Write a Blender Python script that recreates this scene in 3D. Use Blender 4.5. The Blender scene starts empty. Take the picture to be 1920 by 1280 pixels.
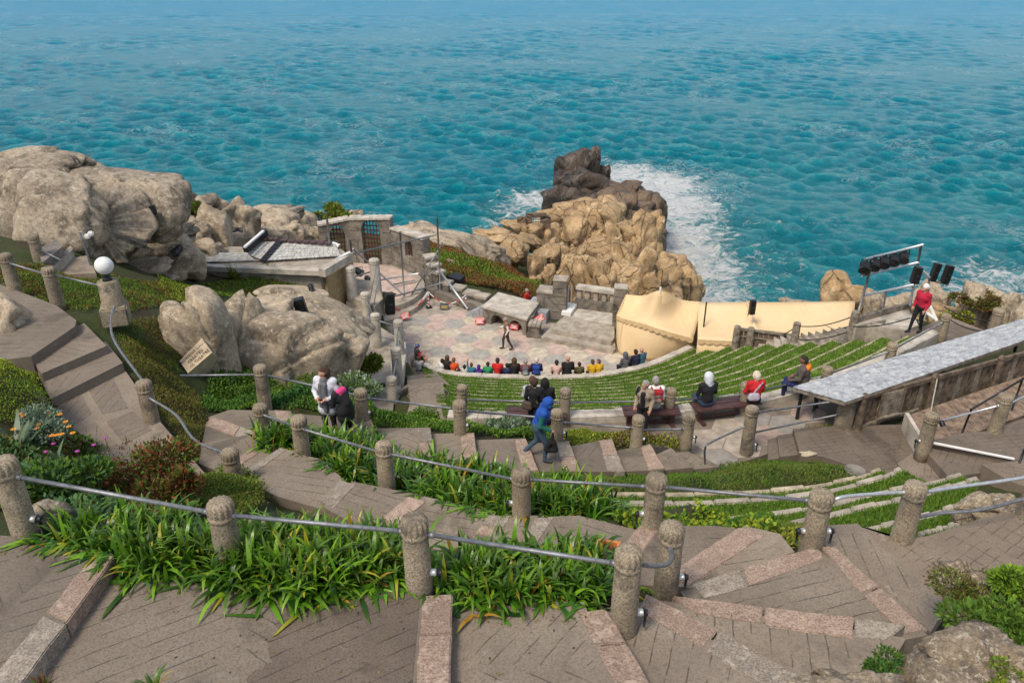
import bpy, bmesh, math, random
import numpy as np
from mathutils import Vector, Matrix, noise
R = math.radians
S = bpy.context.scene
COL = S.collection
# ---------------------------------------------------------------- camera, sky, sun, exposure
F, PITCH, H = 1500.0, R(26.5), 18.0          # focal length for a 1920 px wide frame, tilt, height over the stage
cam = bpy.data.cameras.new('camera'); co = bpy.data.objects.new('camera', cam); COL.objects.link(co)
cam.sensor_width = 36; cam.lens = F / 1920 * 36; cam.clip_end = 20000; cam.clip_start = .1
co.location = (0, 0, H); co.rotation_euler = (R(90) - PITCH, 0, 0); S.camera = co
SUN_EL, SUN_AZ = 56, 218                      # azimuth clockwise from +Y
w = bpy.data.worlds.new('World'); S.world = w; w.use_nodes = True
nt = w.node_tree; bg = nt.nodes['Background']
sky = nt.nodes.new('ShaderNodeTexSky'); sky.sky_type = 'NISHITA'; sky.sun_disc = False
sky.sun_elevation = R(SUN_EL); sky.sun_rotation = R(SUN_AZ); sky.air_density = 1.0; sky.dust_density = 1.5; sky.ozone_density = 1.0
hs = nt.nodes.new('ShaderNodeHueSaturation'); hs.inputs['Saturation'].default_value = .62   # thin cloud whitens the sky
nt.links.new(sky.outputs[0], hs.inputs['Color']); nt.links.new(hs.outputs[0], bg.inputs[0]); bg.inputs[1].default_value = .1
sl = bpy.data.lights.new('sun', 'SUN'); sl.energy = 1.5; sl.angle = R(16); sl.color = (1, .90, .74)
so = bpy.data.objects.new('sun', sl); COL.objects.link(so)
so.rotation_euler = (R(90 - SUN_EL), 0, R(180 - SUN_AZ) + math.pi*0)
so.rotation_euler = (Vector((math.sin(R(SUN_AZ))*math.cos(R(SUN_EL)), math.cos(R(SUN_AZ))*math.cos(R(SUN_EL)), math.sin(R(SUN_EL))))).to_track_quat('Z', 'Y').to_euler()
S.view_settings.view_transform = 'Standard'; S.view_settings.look = 'None'; S.view_settings.exposure = 0.92; S.view_settings.gamma = 1
S.view_settings.use_curve_mapping = False
S.render.engine = 'CYCLES'; S.cycles.max_bounces = 5; S.cycles.use_adaptive_sampling = True
# ---------------------------------------------------------------- photo geometry: pixel + height -> place
CP, SP = math.cos(PITCH), math.sin(PITCH)
def ray(px, py):
    a, b = px - 960, 640 - py
    return Vector((a, F*CP + b*SP, -F*SP + b*CP))
def W(px, py, z):
    d = ray(px, py); t = (z - H) / d.z
    return Vector((d.x*t, d.y*t, z))
def WY(px, py, Y):
    d = ray(px, py); t = Y / d.y
    return Vector((d.x*t, Y, H + d.z*t))
def proj(v):
    z = v[2] - H; f = v[1]*CP - z*SP; u = v[1]*SP + z*CP
    return 960 + F*v[0]/f, 640 - F*u/f
def depth(v): return v[1]*CP - (v[2]-H)*SP
def zat(base, pytop):                        # height above base whose projection reaches row pytop
    lo, hi = 0, 30
    for _ in range(50):
        m = (lo+hi)/2
        if proj((base[0], base[1], base[2]+m))[1] > pytop: lo = m
        else: hi = m
    return lo
# ---------------------------------------------------------------- materials
MATS = {}
def nodes(name):
    m = bpy.data.materials.new(name); m.use_nodes = True; MATS[name] = m
    return m, m.node_tree, m.node_tree.nodes['Principled BSDF']
def N(t, typ, **k):
    n = t.nodes.new(typ)
    for a, b in k.items(): setattr(n, a, b)
    return n
def L(t, a, b): t.links.new(a, b)
def ramp(t, fac, stops):
    r = N(t, 'ShaderNodeValToRGB'); L(t, fac, r.inputs[0]); e = r.color_ramp.elements
    while len(e) < len(stops): e.new(.5)
    for i, (p, c) in enumerate(stops):
        e[i].position = p; e[i].color = (*c, 1) if len(c) == 3 else c
    return r.outputs[0]
def ntex(t, vec, scale, detail=6, rough=.6, dist=0):
    n = N(t, 'ShaderNodeTexNoise'); n.inputs['Scale'].default_value = scale; n.inputs['Detail'].default_value = detail
    n.inputs['Roughness'].default_value = rough; n.inputs['Distortion'].default_value = dist
    L(t, vec, n.inputs['Vector']); return n.outputs['Fac']
def mix(t, fac, a, b, mode='MIX'):
    n = N(t, 'ShaderNodeMix', data_type='RGBA', blend_type=mode)
    for s, v in ((n.inputs[0], fac), (n.inputs[6], a), (n.inputs[7], b)):
        if hasattr(v, 'is_output'): L(t, v, s)
        elif isinstance(v, (int, float)): s.default_value = v
        else: s.default_value = (*v, 1)
    return n.outputs[2]
def math_(t, op, a, b=0.0, c=0.0):
    n = N(t, 'ShaderNodeMath', operation=op)
    for i, v in enumerate((a, b, c)):
        if hasattr(v, 'is_output'): L(t, v, n.inputs[i])
        else: n.inputs[i].default_value = v
    return n.outputs[0]
def bump(t, bs, h, strength=.4, dist=.02):
    b = N(t, 'ShaderNodeBump'); b.inputs['Strength'].default_value = strength; b.inputs['Distance'].default_value = dist
    L(t, h, b.inputs['Height']); L(t, b.outputs[0], bs.inputs['Normal'])
def pos(t):
    g = N(t, 'ShaderNodeNewGeometry'); return g.outputs['Position']
def plain(name, c, rough=.7, metal=0, var=.12, scale=9, bm=.15):
    m, t, bs = nodes(name); p = pos(t)
    f = ntex(t, p, scale, 5)
    a = tuple(max(0, x*(1-var*2)) for x in c); b = tuple(min(1, x*(1+var*2)) for x in c)
    L(t, ramp(t, f, [(.3, a), (.7, b)]), bs.inputs['Base Color'])
    bs.inputs['Roughness'].default_value = rough; bs.inputs['Metallic'].default_value = metal
    if bm: bump(t, bs, ntex(t, p, scale*6, 4), bm, .01)
    return m
def stone(name, c1, c2, speck, big=.6, fine=30, bs_=.5, lichen=None, moss=None, dark=None, rough=.9, cracks=0, fleck=(.34, .5), mott=None):
    m, t, bs = nodes(name); p = pos(t)
    col = ramp(t, ntex(t, p, big, 8, .65), [(.32, c1), (.68, c2)])
    f2 = ntex(t, p, fine, 4, .7)
    col = mix(t, ramp(t, f2, [(fleck[0], (.9, .9, .9)), (fleck[1], (0, 0, 0))]), col, speck)
    col = mix(t, 1.0, col, ramp(t, ntex(t, p, big*.35, 4, .55), [(.3, (.72, .70, .68)), (.7, (1.15, 1.13, 1.1))]), 'MULTIPLY')
    col = mix(t, .75, mix(t, 0.0, col, col), col)
    h = math_(t, 'ADD', math_(t, 'MULTIPLY', ntex(t, p, fine*.35, 6, .7), .7), math_(t, 'MULTIPLY', f2, .3))
    if dark:
        col = mix(t, ramp(t, ntex(t, p, dark[1], 7, .7, .5), [(dark[2], (0, 0, 0)), (dark[2]+.14, (1, 1, 1))]), col, dark[0])
    if mott:
        nm_ = ntex(t, p, mott[0], 7, .75, .4)
        col = mix(t, ramp(t, nm_, [(.36, (.85, .85, .85)), (.47, (0, 0, 0))]), col, mott[1]); col = mix(t, ramp(t, nm_, [(.53, (0, 0, 0)), (.64, (.85, .85, .85))]), col, mott[2])
        h = math_(t, 'ADD', h, math_(t, 'MULTIPLY', nm_, .8))
    if lichen:
        k = ramp(t, ntex(t, p, lichen[1], 9, .8, .3), [(lichen[2], (0, 0, 0)), (lichen[2]+.035, (1, 1, 1))])
        col = mix(t, math_(t, 'MULTIPLY', k, .8), col, lichen[0])
    if moss:
        g = N(t, 'ShaderNodeNewGeometry'); sx = N(t, 'ShaderNodeSeparateXYZ'); L(t, g.outputs['Normal'], sx.inputs[0])
        a = math_(t, 'ADD', math_(t, 'MULTIPLY', sx.outputs[2], .25), ntex(t, p, moss[1], 6, .7))
        col = mix(t, ramp(t, a, [(moss[2], (0, 0, 0)), (moss[2]+.1, (1, 1, 1))]), col, moss[0])
    if cracks:
        v = N(t, 'ShaderNodeTexVoronoi', feature='DISTANCE_TO_EDGE'); v.inputs['Scale'].default_value = cracks
        nv = N(t, 'ShaderNodeVectorMath', operation='ADD'); L(t, p, nv.inputs[0])
        n3 = N(t, 'ShaderNodeTexNoise'); n3.inputs['Scale'].default_value = cracks; L(t, p, n3.inputs['Vector'])
        sc = N(t, 'ShaderNodeVectorMath', operation='SCALE'); L(t, n3.outputs['Color'], sc.inputs[0]); sc.inputs['Scale'].default_value = .8/cracks
        L(t, sc.outputs[0], nv.inputs[1])
        mp = N(t, 'ShaderNodeMapping'); mp.inputs['Scale'].default_value = (1, 1, .55); L(t, nv.outputs[0], mp.inputs[0]); L(t, mp.outputs[0], v.inputs['Vector'])
        e = ramp(t, v.outputs['Distance'], [(0.0, (0, 0, 0)), (.022, (1, 1, 1))])
        col = mix(t, math_(t, 'MULTIPLY', math_(t, 'SUBTRACT', 1, e), .35), col, tuple(x*.45 for x in c1)); h = math_(t, 'ADD', h, math_(t, 'MULTIPLY', e, 1.2))
    L(t, col, bs.inputs['Base Color']); bs.inputs['Roughness'].default_value = rough
    bump(t, bs, h, bs_, .03 if not cracks else .12)
    return m
def attr_col(name, rough=.6, base=None, trans=0.0, attr='tone', spec=.3):
    m, t, bs = nodes(name); a = N(t, 'ShaderNodeAttribute', attribute_name=attr)
    L(t, a.outputs['Color'], bs.inputs['Base Color']); bs.inputs['Roughness'].default_value = rough
    bs.inputs['Specular IOR Level'].default_value = spec
    if trans: 
        tr = N(t, 'ShaderNodeBsdfTranslucent'); L(t, a.outputs['Color'], tr.inputs[0])
        mx = N(t, 'ShaderNodeMixShader'); mx.inputs[0].default_value = trans
        L(t, bs.outputs[0], mx.inputs[1]); L(t, tr.outputs[0], mx.inputs[2]); L(t, mx.outputs[0], t.nodes['Material Output'].inputs[0])
    return m
def paving(name, c1, c2, period=.20, width=.075, brick=False):
    """poured concrete with incised lines that follow the UV map; v counts the lines"""
    m, t, bs = nodes(name); p = pos(t)
    uv = N(t, 'ShaderNodeUVMap'); sx = N(t, 'ShaderNodeSeparateXYZ'); L(t, uv.outputs[0], sx.inputs[0])
    wob = math_(t, 'MULTIPLY', math_(t, 'SUBTRACT', ntex(t, p, 2.5, 4), .5), .06)
    v = math_(t, 'DIVIDE', math_(t, 'ADD', sx.outputs[1], wob), period)
    fr = math_(t, 'ABSOLUTE', math_(t, 'SUBTRACT', math_(t, 'FRACT', v), .5))
    line = math_(t, 'LESS_THAN', fr, width*.5)
    if brick:
        v2 = math_(t, 'DIVIDE', math_(t, 'ADD', sx.outputs[0], wob), period*1.7)
        fr2 = math_(t, 'ABSOLUTE', math_(t, 'SUBTRACT', math_(t, 'FRACT', v2), .5))
        line = math_(t, 'MAXIMUM', line, math_(t, 'LESS_THAN', fr2, width*.3))
    has = math_(t, 'GREATER_THAN', sx.outputs[1], -50)
    keep = ramp(t, ntex(t, p, 3.1, 3, .6), [(.40, (.0, .0, .0)), (.56, (1, 1, 1))])
    line = math_(t, 'MULTIPLY', math_(t, 'MULTIPLY', line, has), keep)
    col = ramp(t, ntex(t, p, .8, 8, .7), [(.3, c1), (.7, c2)])
    fine = ntex(t, p, 45, 4, .75)
    col = mix(t, ramp(t, fine, [(.3, (1, 1, 1)), (.55, (0, 0, 0))]), col, tuple(x*.66 for x in c1))
    st = ramp(t, ntex(t, p, .45, 6, .7, .8), [(.54, (0, 0, 0)), (.64, (1, 1, 1))])
    col = mix(t, math_(t, 'MULTIPLY', st, .6), col, tuple(x*.45 for x in c1))
    sm = ramp(t, ntex(t, p, 4.3, 5, .7), [(.62, (0, 0, 0)), (.72, (1, 1, 1))])
    col = mix(t, math_(t, 'MULTIPLY', sm, .35), col, (.46, .41, .36))
    oi = N(t, 'ShaderNodeObjectInfo'); col = mix(t, 1.0, col, ramp(t, oi.outputs['Random'], [(0.0, (.70, .70, .70)), (1.0, (1.12, 1.11, 1.09))]), 'MULTIPLY')
    col = mix(t, math_(t, 'MULTIPLY', line, .68), col, tuple(x*.22 for x in c1))
    L(t, col, bs.inputs['Base Color']); bs.inputs['Roughness'].default_value = .88
    h = math_(t, 'SUBTRACT', math_(t, 'ADD', math_(t, 'MULTIPLY', fine, .3), math_(t, 'MULTIPLY', ntex(t, p, 9, 5), .5)), math_(t, 'MULTIPLY', line, 1.5))
    bump(t, bs, h, .55, .012)
    return m
paving('paving', (.195, .155, .118), (.33, .272, .21))
paving('brick_paving', (.195, .15, .112), (.315, .248, .19), .15, .09, True)
paving('paving_damp', (.115, .088, .066), (.20, .155, .118))
plain('concrete', (.36, .31, .25), .9, 0, .2, 2.2, .5)
plain('concrete_pale', (.47, .42, .35), .9, 0, .2, 2.0, .5)
plain('concrete_dark', (.19, .165, .14), .9, 0, .3, 1.6, .6)
stone('post_stone', (.29, .235, .165), (.47, .39, .285), (.11, .09, .06), 3.0, 45, .8, fleck=(.36, .58), lichen=((.42, .40, .26), 12, .6), dark=((.10, .085, .065), 2.2, .52))
stone('granite_pink', (.40, .295, .225), (.53, .395, .31), (.17, .12, .095), 1.2, 42, .6, fleck=(.38, .60), mott=(7, (.25, .17, .13), (.48, .37, .295)), dark=((.24, .17, .14), 1.5, .60))
stone('granite_grey', (.34, .29, .235), (.47, .405, .33), (.14, .12, .10), 1.2, 42, .6, fleck=(.38, .60), mott=(7, (.19, .16, .13), (.45, .39, .32)), dark=((.20, .18, .15), 1.5, .60))
stone('rock', (.33, .26, .18), (.58, .48, .35), (.17, .13, .09), .6, 26, 1.0, mott=(5.0, (.19, .15, .105), (.60, .51, .385)), lichen=((.68, .60, .47), 2.2, .60), dark=((.13, .10, .07), .9, .50), moss=((.10, .12, .03), .55, .95))
stone('rock_near', (.25, .19, .125), (.48, .385, .27), (.13, .10, .07), 2.2, 55, 1.0, mott=(16, (.13, .10, .075), (.66, .57, .43)), lichen=((.66, .60, .48), 7, .58), dark=((.12, .095, .075), 3.5, .50), moss=((.10, .12, .03), 2, .98))
stone('rock_lichen', (.27, .215, .155), (.47, .39, .29), (.14, .11, .08), .7, 26, 1.0, mott=(5.5, (.13, .105, .075), (.52, .45, .35)), lichen=((.68, .62, .50), 1.4, .60), dark=((.12, .095, .065), 1.3, .49), moss=((.14, .14, .035), .5, .90))
stone('rock_warm', (.33, .215, .105), (.60, .42, .23), (.20, .14, .08), .28, 9, .9, mott=(1.3, (.20, .13, .065), (.62, .46, .28)), dark=((.13, .09, .055), .45, .55), moss=((.17, .165, .07), .3, .92), cracks=.42)
stone('rock_wet', (.052, .04, .031), (.16, .115, .08), (.03, .025, .02), .3, 5, .9, dark=((.02, .017, .014), .3, .5), rough=.55, cracks=.4)
stone('masonry', (.17, .15, .125), (.33, .29, .24), (.10, .09, .075), 1.4, 22, .8, dark=((.075, .065, .055), .9, .50), lichen=((.45, .43, .37), 3, .66))
stone('ochre_wall', (.38, .27, .12), (.55, .43, .25), (.22, .15, .07), .9, 16, .8, dark=((.24, .16, .08), 1.2, .55))
plain('soil', (.085, .058, .038), .95, 0, .35, 3.5, .8)
plain('hex_pink', (.50, .375, .315), .85, 0, .13, 3, .3); plain('hex_grey', (.36, .335, .295), .85, 0, .13, 3, .3); plain('hex_buff', (.525, .45, .345), .85, 0, .13, 3, .3); plain('flag_pink', (.36, .265, .215), .88, 0, .15, 3, .4); plain('flag_grey', (.28, .25, .215), .88, 0, .15, 3, .4); plain('flag_buff', (.37, .31, .245), .88, 0, .15, 3, .4)
plain('slate', (.40, .41, .42), .6, 0, .14, 5, .4); plain('slate_pale', (.49, .49, .48), .6, 0, .12, 5, .4); plain('slate_dark', (.31, .32, .33), .6, 0, .14, 5, .4); plain('roof_stone', (.48, .47, .43), .7, 0, .15, 5, .4)
plain('wood', (.13, .095, .065), .85, 0, .35, 6, .6); plain('wood_grey', (.23, .19, .145), .85, 0, .3, 5, .6); plain('deck', (.235, .165, .115), .85, 0, .3, 5, .6)
plain('bench_wood', (.075, .035, .032), .5, 0, .2, 6, .2)
plain('steel', (.22, .225, .235), .5, .6, .15, 12, .15); plain('steel_pale', (.62, .63, .64), .4, .7, .1, 12, .1)
plain('black', (.012, .012, .013), .5, 0, .2, 5, .1); plain('black_metal', (.02, .02, .022), .4, .3, .2, 5, .1)
plain('white', (.78, .77, .74), .5, 0, .05, 5, .1); plain('red', (.62, .025, .02), .5, 0, .1, 5, 0); plain('rust', (.10, .03, .018), .8, .2, .3, 9, .4)
plain('terracotta', (.50, .17, .05), .85, 0, .2, 6, .4); plain('gold', (.45, .30, .06), .6, 0, .1, 5, 0)
plain('rope', (.42, .36, .27), .9, 0, .2, 30, .3)
# ---------------------------------------------------------------- objects
def link(name, me, mat=None, parent=None):
    o = bpy.data.objects.new(name, me); COL.objects.link(o)
    if mat is not None and me is not None and not me.materials:
        for m in (mat if isinstance(mat, (list, tuple)) else [mat]): me.materials.append(MATS[m] if isinstance(m, str) else m)
    if parent is not None:
        o.parent = parent
        p = parent; off = Vector((0, 0, 0))
        while p is not None: off += p.location; p = p.parent
        o.location = -off
    return o
def tag(o, label=None, cat=None, group=None, kind=None):
    if label: o['label'] = label
    if cat: o['category'] = cat
    if group: o['group'] = group
    if kind: o['kind'] = kind
    return o
def thing(name, label, cat, loc, group=None, kind=None):
    o = bpy.data.objects.new(name, None); COL.objects.link(o); o.location = loc; o.empty_display_size = .2
    return tag(o, label, cat, group, kind)
class MB:
    def __init__(s): s.v = []; s.f = []; s.uv = None; s.mi = []; s.tone = []
    def add(s, vs, fs, mi=0):
        n = len(s.v); s.v += [tuple(v) for v in vs]; s.f += [tuple(i+n for i in f) for f in fs]; s.mi += [mi]*len(fs)
    def prism(s, poly, zt, zb, mi=0):
        """poly: list of Vector/xy, counter-clockwise or not; zt, zb heights (or lists)"""
        n = len(poly); a = sum(poly[i][0]*poly[(i+1) % n][1]-poly[(i+1) % n][0]*poly[i][1] for i in range(n))
        P = list(poly) if a > 0 else list(poly)[::-1]
        zts = zt if isinstance(zt, list) else [zt]*n
        if a <= 0: zts = zts[::-1]
        vs = [(p[0], p[1], z) for p, z in zip(P, zts)] + [(p[0], p[1], zb) for p in P]
        s.add(vs, [tuple(range(n)), tuple(range(2*n-1, n-1, -1))] + [(i+n, (i+1) % n+n, (i+1) % n, i) for i in range(n)], mi)
    def box(s, c, d, rz=0, mi=0, rx=0, ry=0):
        m = Matrix.Rotation(rz, 3, 'Z') @ Matrix.Rotation(ry, 3, 'Y') @ Matrix.Rotation(rx, 3, 'X'); c = Vector(c)
        vs = [c + m @ Vector((x*d[0]/2, y*d[1]/2, z*d[2]/2)) for z in (-1, 1) for x, y in ((-1, -1), (1, -1), (1, 1), (-1, 1))]
        s.add(vs, [(3, 2, 1, 0), (4, 5, 6, 7), (0, 1, 5, 4), (1, 2, 6, 5), (2, 3, 7, 6), (3, 0, 4, 7)], mi)
    def beam(s, a, b, wd, ht, mi=0):
        a, b = Vector(a), Vector(b); d = b-a; q = d.to_track_quat('X', 'Z'); c = (a+b)/2
        vs = [c + q @ Vector((x*d.length/2, y*wd/2, z*ht/2)) for z in (-1, 1) for x, y in ((-1, -1), (1, -1), (1, 1), (-1, 1))]
        s.add(vs, [(3, 2, 1, 0), (4, 5, 6, 7), (0, 1, 5, 4), (1, 2, 6, 5), (2, 3, 7, 6), (3, 0, 4, 7)], mi)
    def tube(s, pts, r, n=8, mi=0, cap=True):
        pts = [Vector(p) for p in pts]; rs = r if isinstance(r, (list, tuple)) else [r]*len(pts)
        vs, fs = [], []
        for i, p in enumerate(pts):
            d = (pts[min(i+1, len(pts)-1)] - pts[max(i-1, 0)]).normalized()
            u = d.cross(Vector((0, 0, 1)));  u = u.normalized() if u.length > 1e-3 else Vector((1, 0, 0)); v = d.cross(u)
            vs += [p + (u*math.cos(2*math.pi*k/n) + v*math.sin(2*math.pi*k/n))*rs[i] for k in range(n)]
        for i in range(len(pts)-1):
            fs += [(i*n+k, i*n+(k+1) % n, (i+1)*n+(k+1) % n, (i+1)*n+k) for k in range(n)]
        if cap: fs += [tuple(range(n)), tuple(range(len(vs)-1, len(vs)-1-n, -1))]
        s.add(vs, fs, mi)
    def lathe(s, c, prof, n=20, mi=0, flute=None):
        c = Vector(c); vs = []
        for j, (r, z) in enumerate(prof):
            for k in range(n):
                a = 2*math.pi*k/n; rr = r*(1 + (flute(j, a) if flute else 0))
                vs.append(c + Vector((rr*math.cos(a), rr*math.sin(a), z)))
        m = len(prof)
        fs = [(j*n+k, j*n+(k+1) % n, (j+1)*n+(k+1) % n, (j+1)*n+k) for j in range(m-1) for k in range(n)]
        s.add(vs, fs + [tuple(range((m-1)*n, m*n)), tuple(range(n-1, -1, -1))], mi)
    def build(s, name, mat, parent=None, smooth=False, tone=None, bevel=0):
        me = bpy.data.meshes.new(name); me.from_pydata(s.v, [], s.f)
        mats = mat if isinstance(mat, (list, tuple)) else [mat]
        for m in mats: me.materials.append(MATS[m] if isinstance(m, str) else m)
        if len(mats) > 1: me.polygons.foreach_set('material_index', s.mi)
        if smooth: me.polygons.foreach_set('use_smooth', [True]*len(me.polygons))
        if bevel:
            bm = bmesh.new(); bm.from_mesh(me)
            bmesh.ops.bevel(bm, geom=[e for e in bm.edges if len(e.link_faces) == 2 and e.calc_face_angle(0) > .4], offset=bevel, segments=2, affect='EDGES', clamp_overlap=True)
            bm.to_mesh(me); bm.free()
        if tone is not None:
            a = me.color_attributes.new('tone', 'FLOAT_COLOR', 'POINT'); arr = np.ones((len(me.vertices), 4), np.float32); arr[:, :3] = tone; a.data.foreach_set('color', arr.ravel())
        me.update(); return link(name, me, None, parent)
def rng(seed): return random.Random(seed)
# ---------------------------------------------------------------- slabs laid out from the photograph
SLABS = []                                   # (world polygon, z) of everything walked on; the ground is laid under these
def pxpoly(px, z): return [W(x, y, z) for x, y in px]
def lerp(a, b, t): return a + (b-a)*t
def quad_at(q, u, v): return lerp(lerp(q[0], q[1], u), lerp(q[3], q[2], u), v)
def slab(name, px, z, thick=.6, mat='paving', parent=None, panels=2, border=.09, ang=40, kind=None, reg=True, bev=0):
    """a tread or landing: prism with an incised pattern on the top (uv v counts the lines, v < -50 = smooth border)"""
    P = pxpoly(px, z)
    n = len(P); a = sum(P[i].x*P[(i+1) % n].y-P[(i+1) % n].x*P[i].y for i in range(n))
    if a < 0: P = P[::-1]
    if reg: SLABS.append(([Vector((p.x, p.y)) for p in P], z))
    c = sum(P, Vector()) / n
    vs = [(p.x, p.y, z) for p in P]; fs = []; uvs = []
    # inner ring (border) then panels, each with its own line direction
    if border == 0:                          # a thin patch: one face and its rim
        an = R(ang); me = bpy.data.meshes.new(name); me.from_pydata([(p.x, p.y, z) for p in P], [], [tuple(range(n))]); uvl = me.uv_layers.new(name='UVMap')
        for k, p in enumerate(P): uvl.data[k].uv = (p.x*math.cos(an)+p.y*math.sin(an), -p.x*math.sin(an)+p.y*math.cos(an))
        me.update(); return link(name, me, mat, parent)
    inn = []
    for i, p in enumerate(P):
        d = (c - p); inn.append(p + d*min(.35, border*2.2/max(d.length, .3)))
    base = len(vs); vs += [(p.x, p.y, z) for p in inn]
    NOL = (0, -99)
    for i in range(n):
        j = (i+1) % n; fs.append((i, j, base+j, base+i)); uvs.append([NOL]*4)
    if n == 4 and panels > 1:
        # split along the longest direction
        q = inn
        if (q[1]-q[0]).length + (q[2]-q[3]).length < (q[2]-q[1]).length + (q[3]-q[0]).length: q = [q[1], q[2], q[3], q[0]]
        for k in range(panels):
            g = .025
            cs = [quad_at(q, k/panels+(g if k else 0), 0), quad_at(q, (k+1)/panels-(g if k < panels-1 else 0), 0), quad_at(q, (k+1)/panels-(g if k < panels-1 else 0), 1), quad_at(q, k/panels+(g if k else 0), 1)]
            b = len(vs); vs += [(p.x, p.y, z) for p in cs]; fs.append((b, b+1, b+2, b+3))
            e = (q[1]-q[0]).normalized(); an = R(ang if k % 2 == 0 else -ang) + math.atan2(e.y, e.x)
            uvs.append([(p.x*math.cos(an)+p.y*math.sin(an), -p.x*math.sin(an)+p.y*math.cos(an)) for p in cs])
            if k:
                pb = b-4; fs.append((pb+1, b, b+3, pb+2)); uvs.append([NOL]*4)
    else:
        fs.append(tuple(base+i for i in range(n))); an = R(ang) + math.atan2((P[1]-P[0]).y, (P[1]-P[0]).x)
        uvs.append([(p.x*math.cos(an)+p.y*math.sin(an), -p.x*math.sin(an)+p.y*math.cos(an)) if panels else NOL for p in inn])
    b = len(vs); vs += [(p.x, p.y, z-thick) for p in P]
    for i in range(n):
        j = (i+1) % n; fs.append((i, b+i, b+j, j)); uvs.append([NOL]*4)
    me = bpy.data.meshes.new(name); me.from_pydata(vs, [], fs); uvl = me.uv_layers.new(name='UVMap')
    k = 0
    for u in uvs:
        for q in u: uvl.data[k].uv = q; k += 1
    me.update(); o = link(name, me, mat, parent)
    if kind: o['kind'] = kind
    return o
def nosing(px, z, n=2, mat=('granite_pink',), parent=None, seed=0, h=.16):
    """edge stones of a step: px = four corners (quad), cut in n stones along its length"""
    q = pxpoly(px, z+.004); r = rng(seed)
    if (q[1]-q[0]).length + (q[2]-q[3]).length < (q[2]-q[1]).length + (q[3]-q[0]).length: q = [q[1], q[2], q[3], q[0]]
    cuts = [0] + [(i+r.uniform(-.25, .25))/n for i in range(1, n)] + [1]
    for i in range(n):
        a, b = cuts[i]+.004, cuts[i+1]-.004
        cs = [quad_at(q, a, 0), quad_at(q, b, 0), quad_at(q, b, 1), quad_at(q, a, 1)]
        # a few extra points with a slight wander so that the edges are not ruled
        pts = []
        for j in range(4):
            p0, p1 = cs[j], cs[(j+1) % 4]
            for k in range(4):
                p = lerp(p0, p1, k/4); pts.append(p + Vector((r.uniform(-1, 1), r.uniform(-1, 1), 0))*(.008))
        m = MB(); m.prism(pts, z+.004+r.uniform(0, .012), z-h); m.build('edge_stone', mat[i % len(mat)], parent, bevel=.012)
def pip(poly, X, Y):
    """vectorised point in polygon"""
    ins = np.zeros(X.shape, bool); n = len(poly)
    for i in range(n):
        x0, y0 = poly[i][0], poly[i][1]; x1, y1 = poly[(i+1) % n][0], poly[(i+1) % n][1]
        if y0 == y1: continue
        c = ((Y < y0) != (Y < y1)) & (X < (x1-x0)*(Y-y0)/(y1-y0)+x0); ins ^= c
    return ins
def smooth_curve(pts, n):
    """Catmull-Rom resampling of a list of Vectors to n points"""
    P = [pts[0]*2-pts[1]] + list(pts) + [pts[-1]*2-pts[-2]]; out = []
    m = len(pts)-1
    for i in range(n):
        t = i/(n-1)*m; k = min(int(t), m-1); u = t-k; a, b, c, d = P[k:k+4]
        out.append(.5*((2*b)+(c-a)*u+(2*a-5*b+4*c-d)*u*u+(3*b-a-3*c+d)*u**3))
    return out
# ================================================================ THE SETTING
# ---------------------------------------------------------------- stage floor with its hexagonal flags
stage_px = [(700, 640), (735, 585), (780, 560), (860, 560), (1000, 600), (1160, 620), (1330, 640), (1330, 680), (1240, 700), (1120, 722), (960, 726), (800, 716), (745, 700)]
stage = slab('stage_floor', stage_px, 0, 1.2, 'concrete', None, 0); tag(stage, kind='structure')
def hex_mesh(nm, r, mat, h=.03):
    m = MB(); m.prism([Vector((r*math.cos(k*math.pi/3), r*math.sin(k*math.pi/3))) for k in range(6)], h, -.05)
    me = bpy.data.meshes.new(nm); me.from_pydata(m.v, [], m.f); me.materials.append(MATS[mat])
    bm = bmesh.new(); bm.from_mesh(me); bmesh.ops.bevel(bm, geom=[e for e in bm.edges if all(v.co.z > 0 for v in e.verts)], offset=.012, segments=1, affect='EDGES'); bm.to_mesh(me); bm.free()
    return me
def hexes(parent, region_px, z, rad, rot, cols, org, seed, shrink=.975):
    ms = [hex_mesh('flag_'+c, rad*shrink, c, .012) for c in cols]; r = rng(seed)
    poly = pxpoly(region_px, z); xs = [p.x for p in poly]; ys = [p.y for p in poly]
    for i in range(-20, 21):
        for j in range(-24, 25):
            x, y = 1.5*rad*i, math.sqrt(3)*rad*(j+i*.5)
            X = org[0]+x*math.cos(rot)-y*math.sin(rot); Y = org[1]+x*math.sin(rot)+y*math.cos(rot)
            if pip(poly, np.array([X]), np.array([Y]))[0]:
                k = (i-j) % 3
                if r.random() < .18: k = r.randrange(3)
                o = bpy.data.objects.new('flagstone', ms[k % len(ms)]); COL.objects.link(o); o.parent = parent
                o.location = (X, Y, z+r.uniform(0, .004)); o.rotation_euler = (0, 0, rot)
hexes(stage, [(742, 640), (775, 603), (800, 592), (890, 590), (900, 606), (985, 622), (1010, 646), (1150, 660), (1180, 682), (1225, 690), (1130, 716), (960, 722), (820, 712), (762, 697)], 0, .63, R(-8), ['hex_pink', 'hex_grey', 'hex_buff'], W(881.6, 617, 0), 3)
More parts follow.
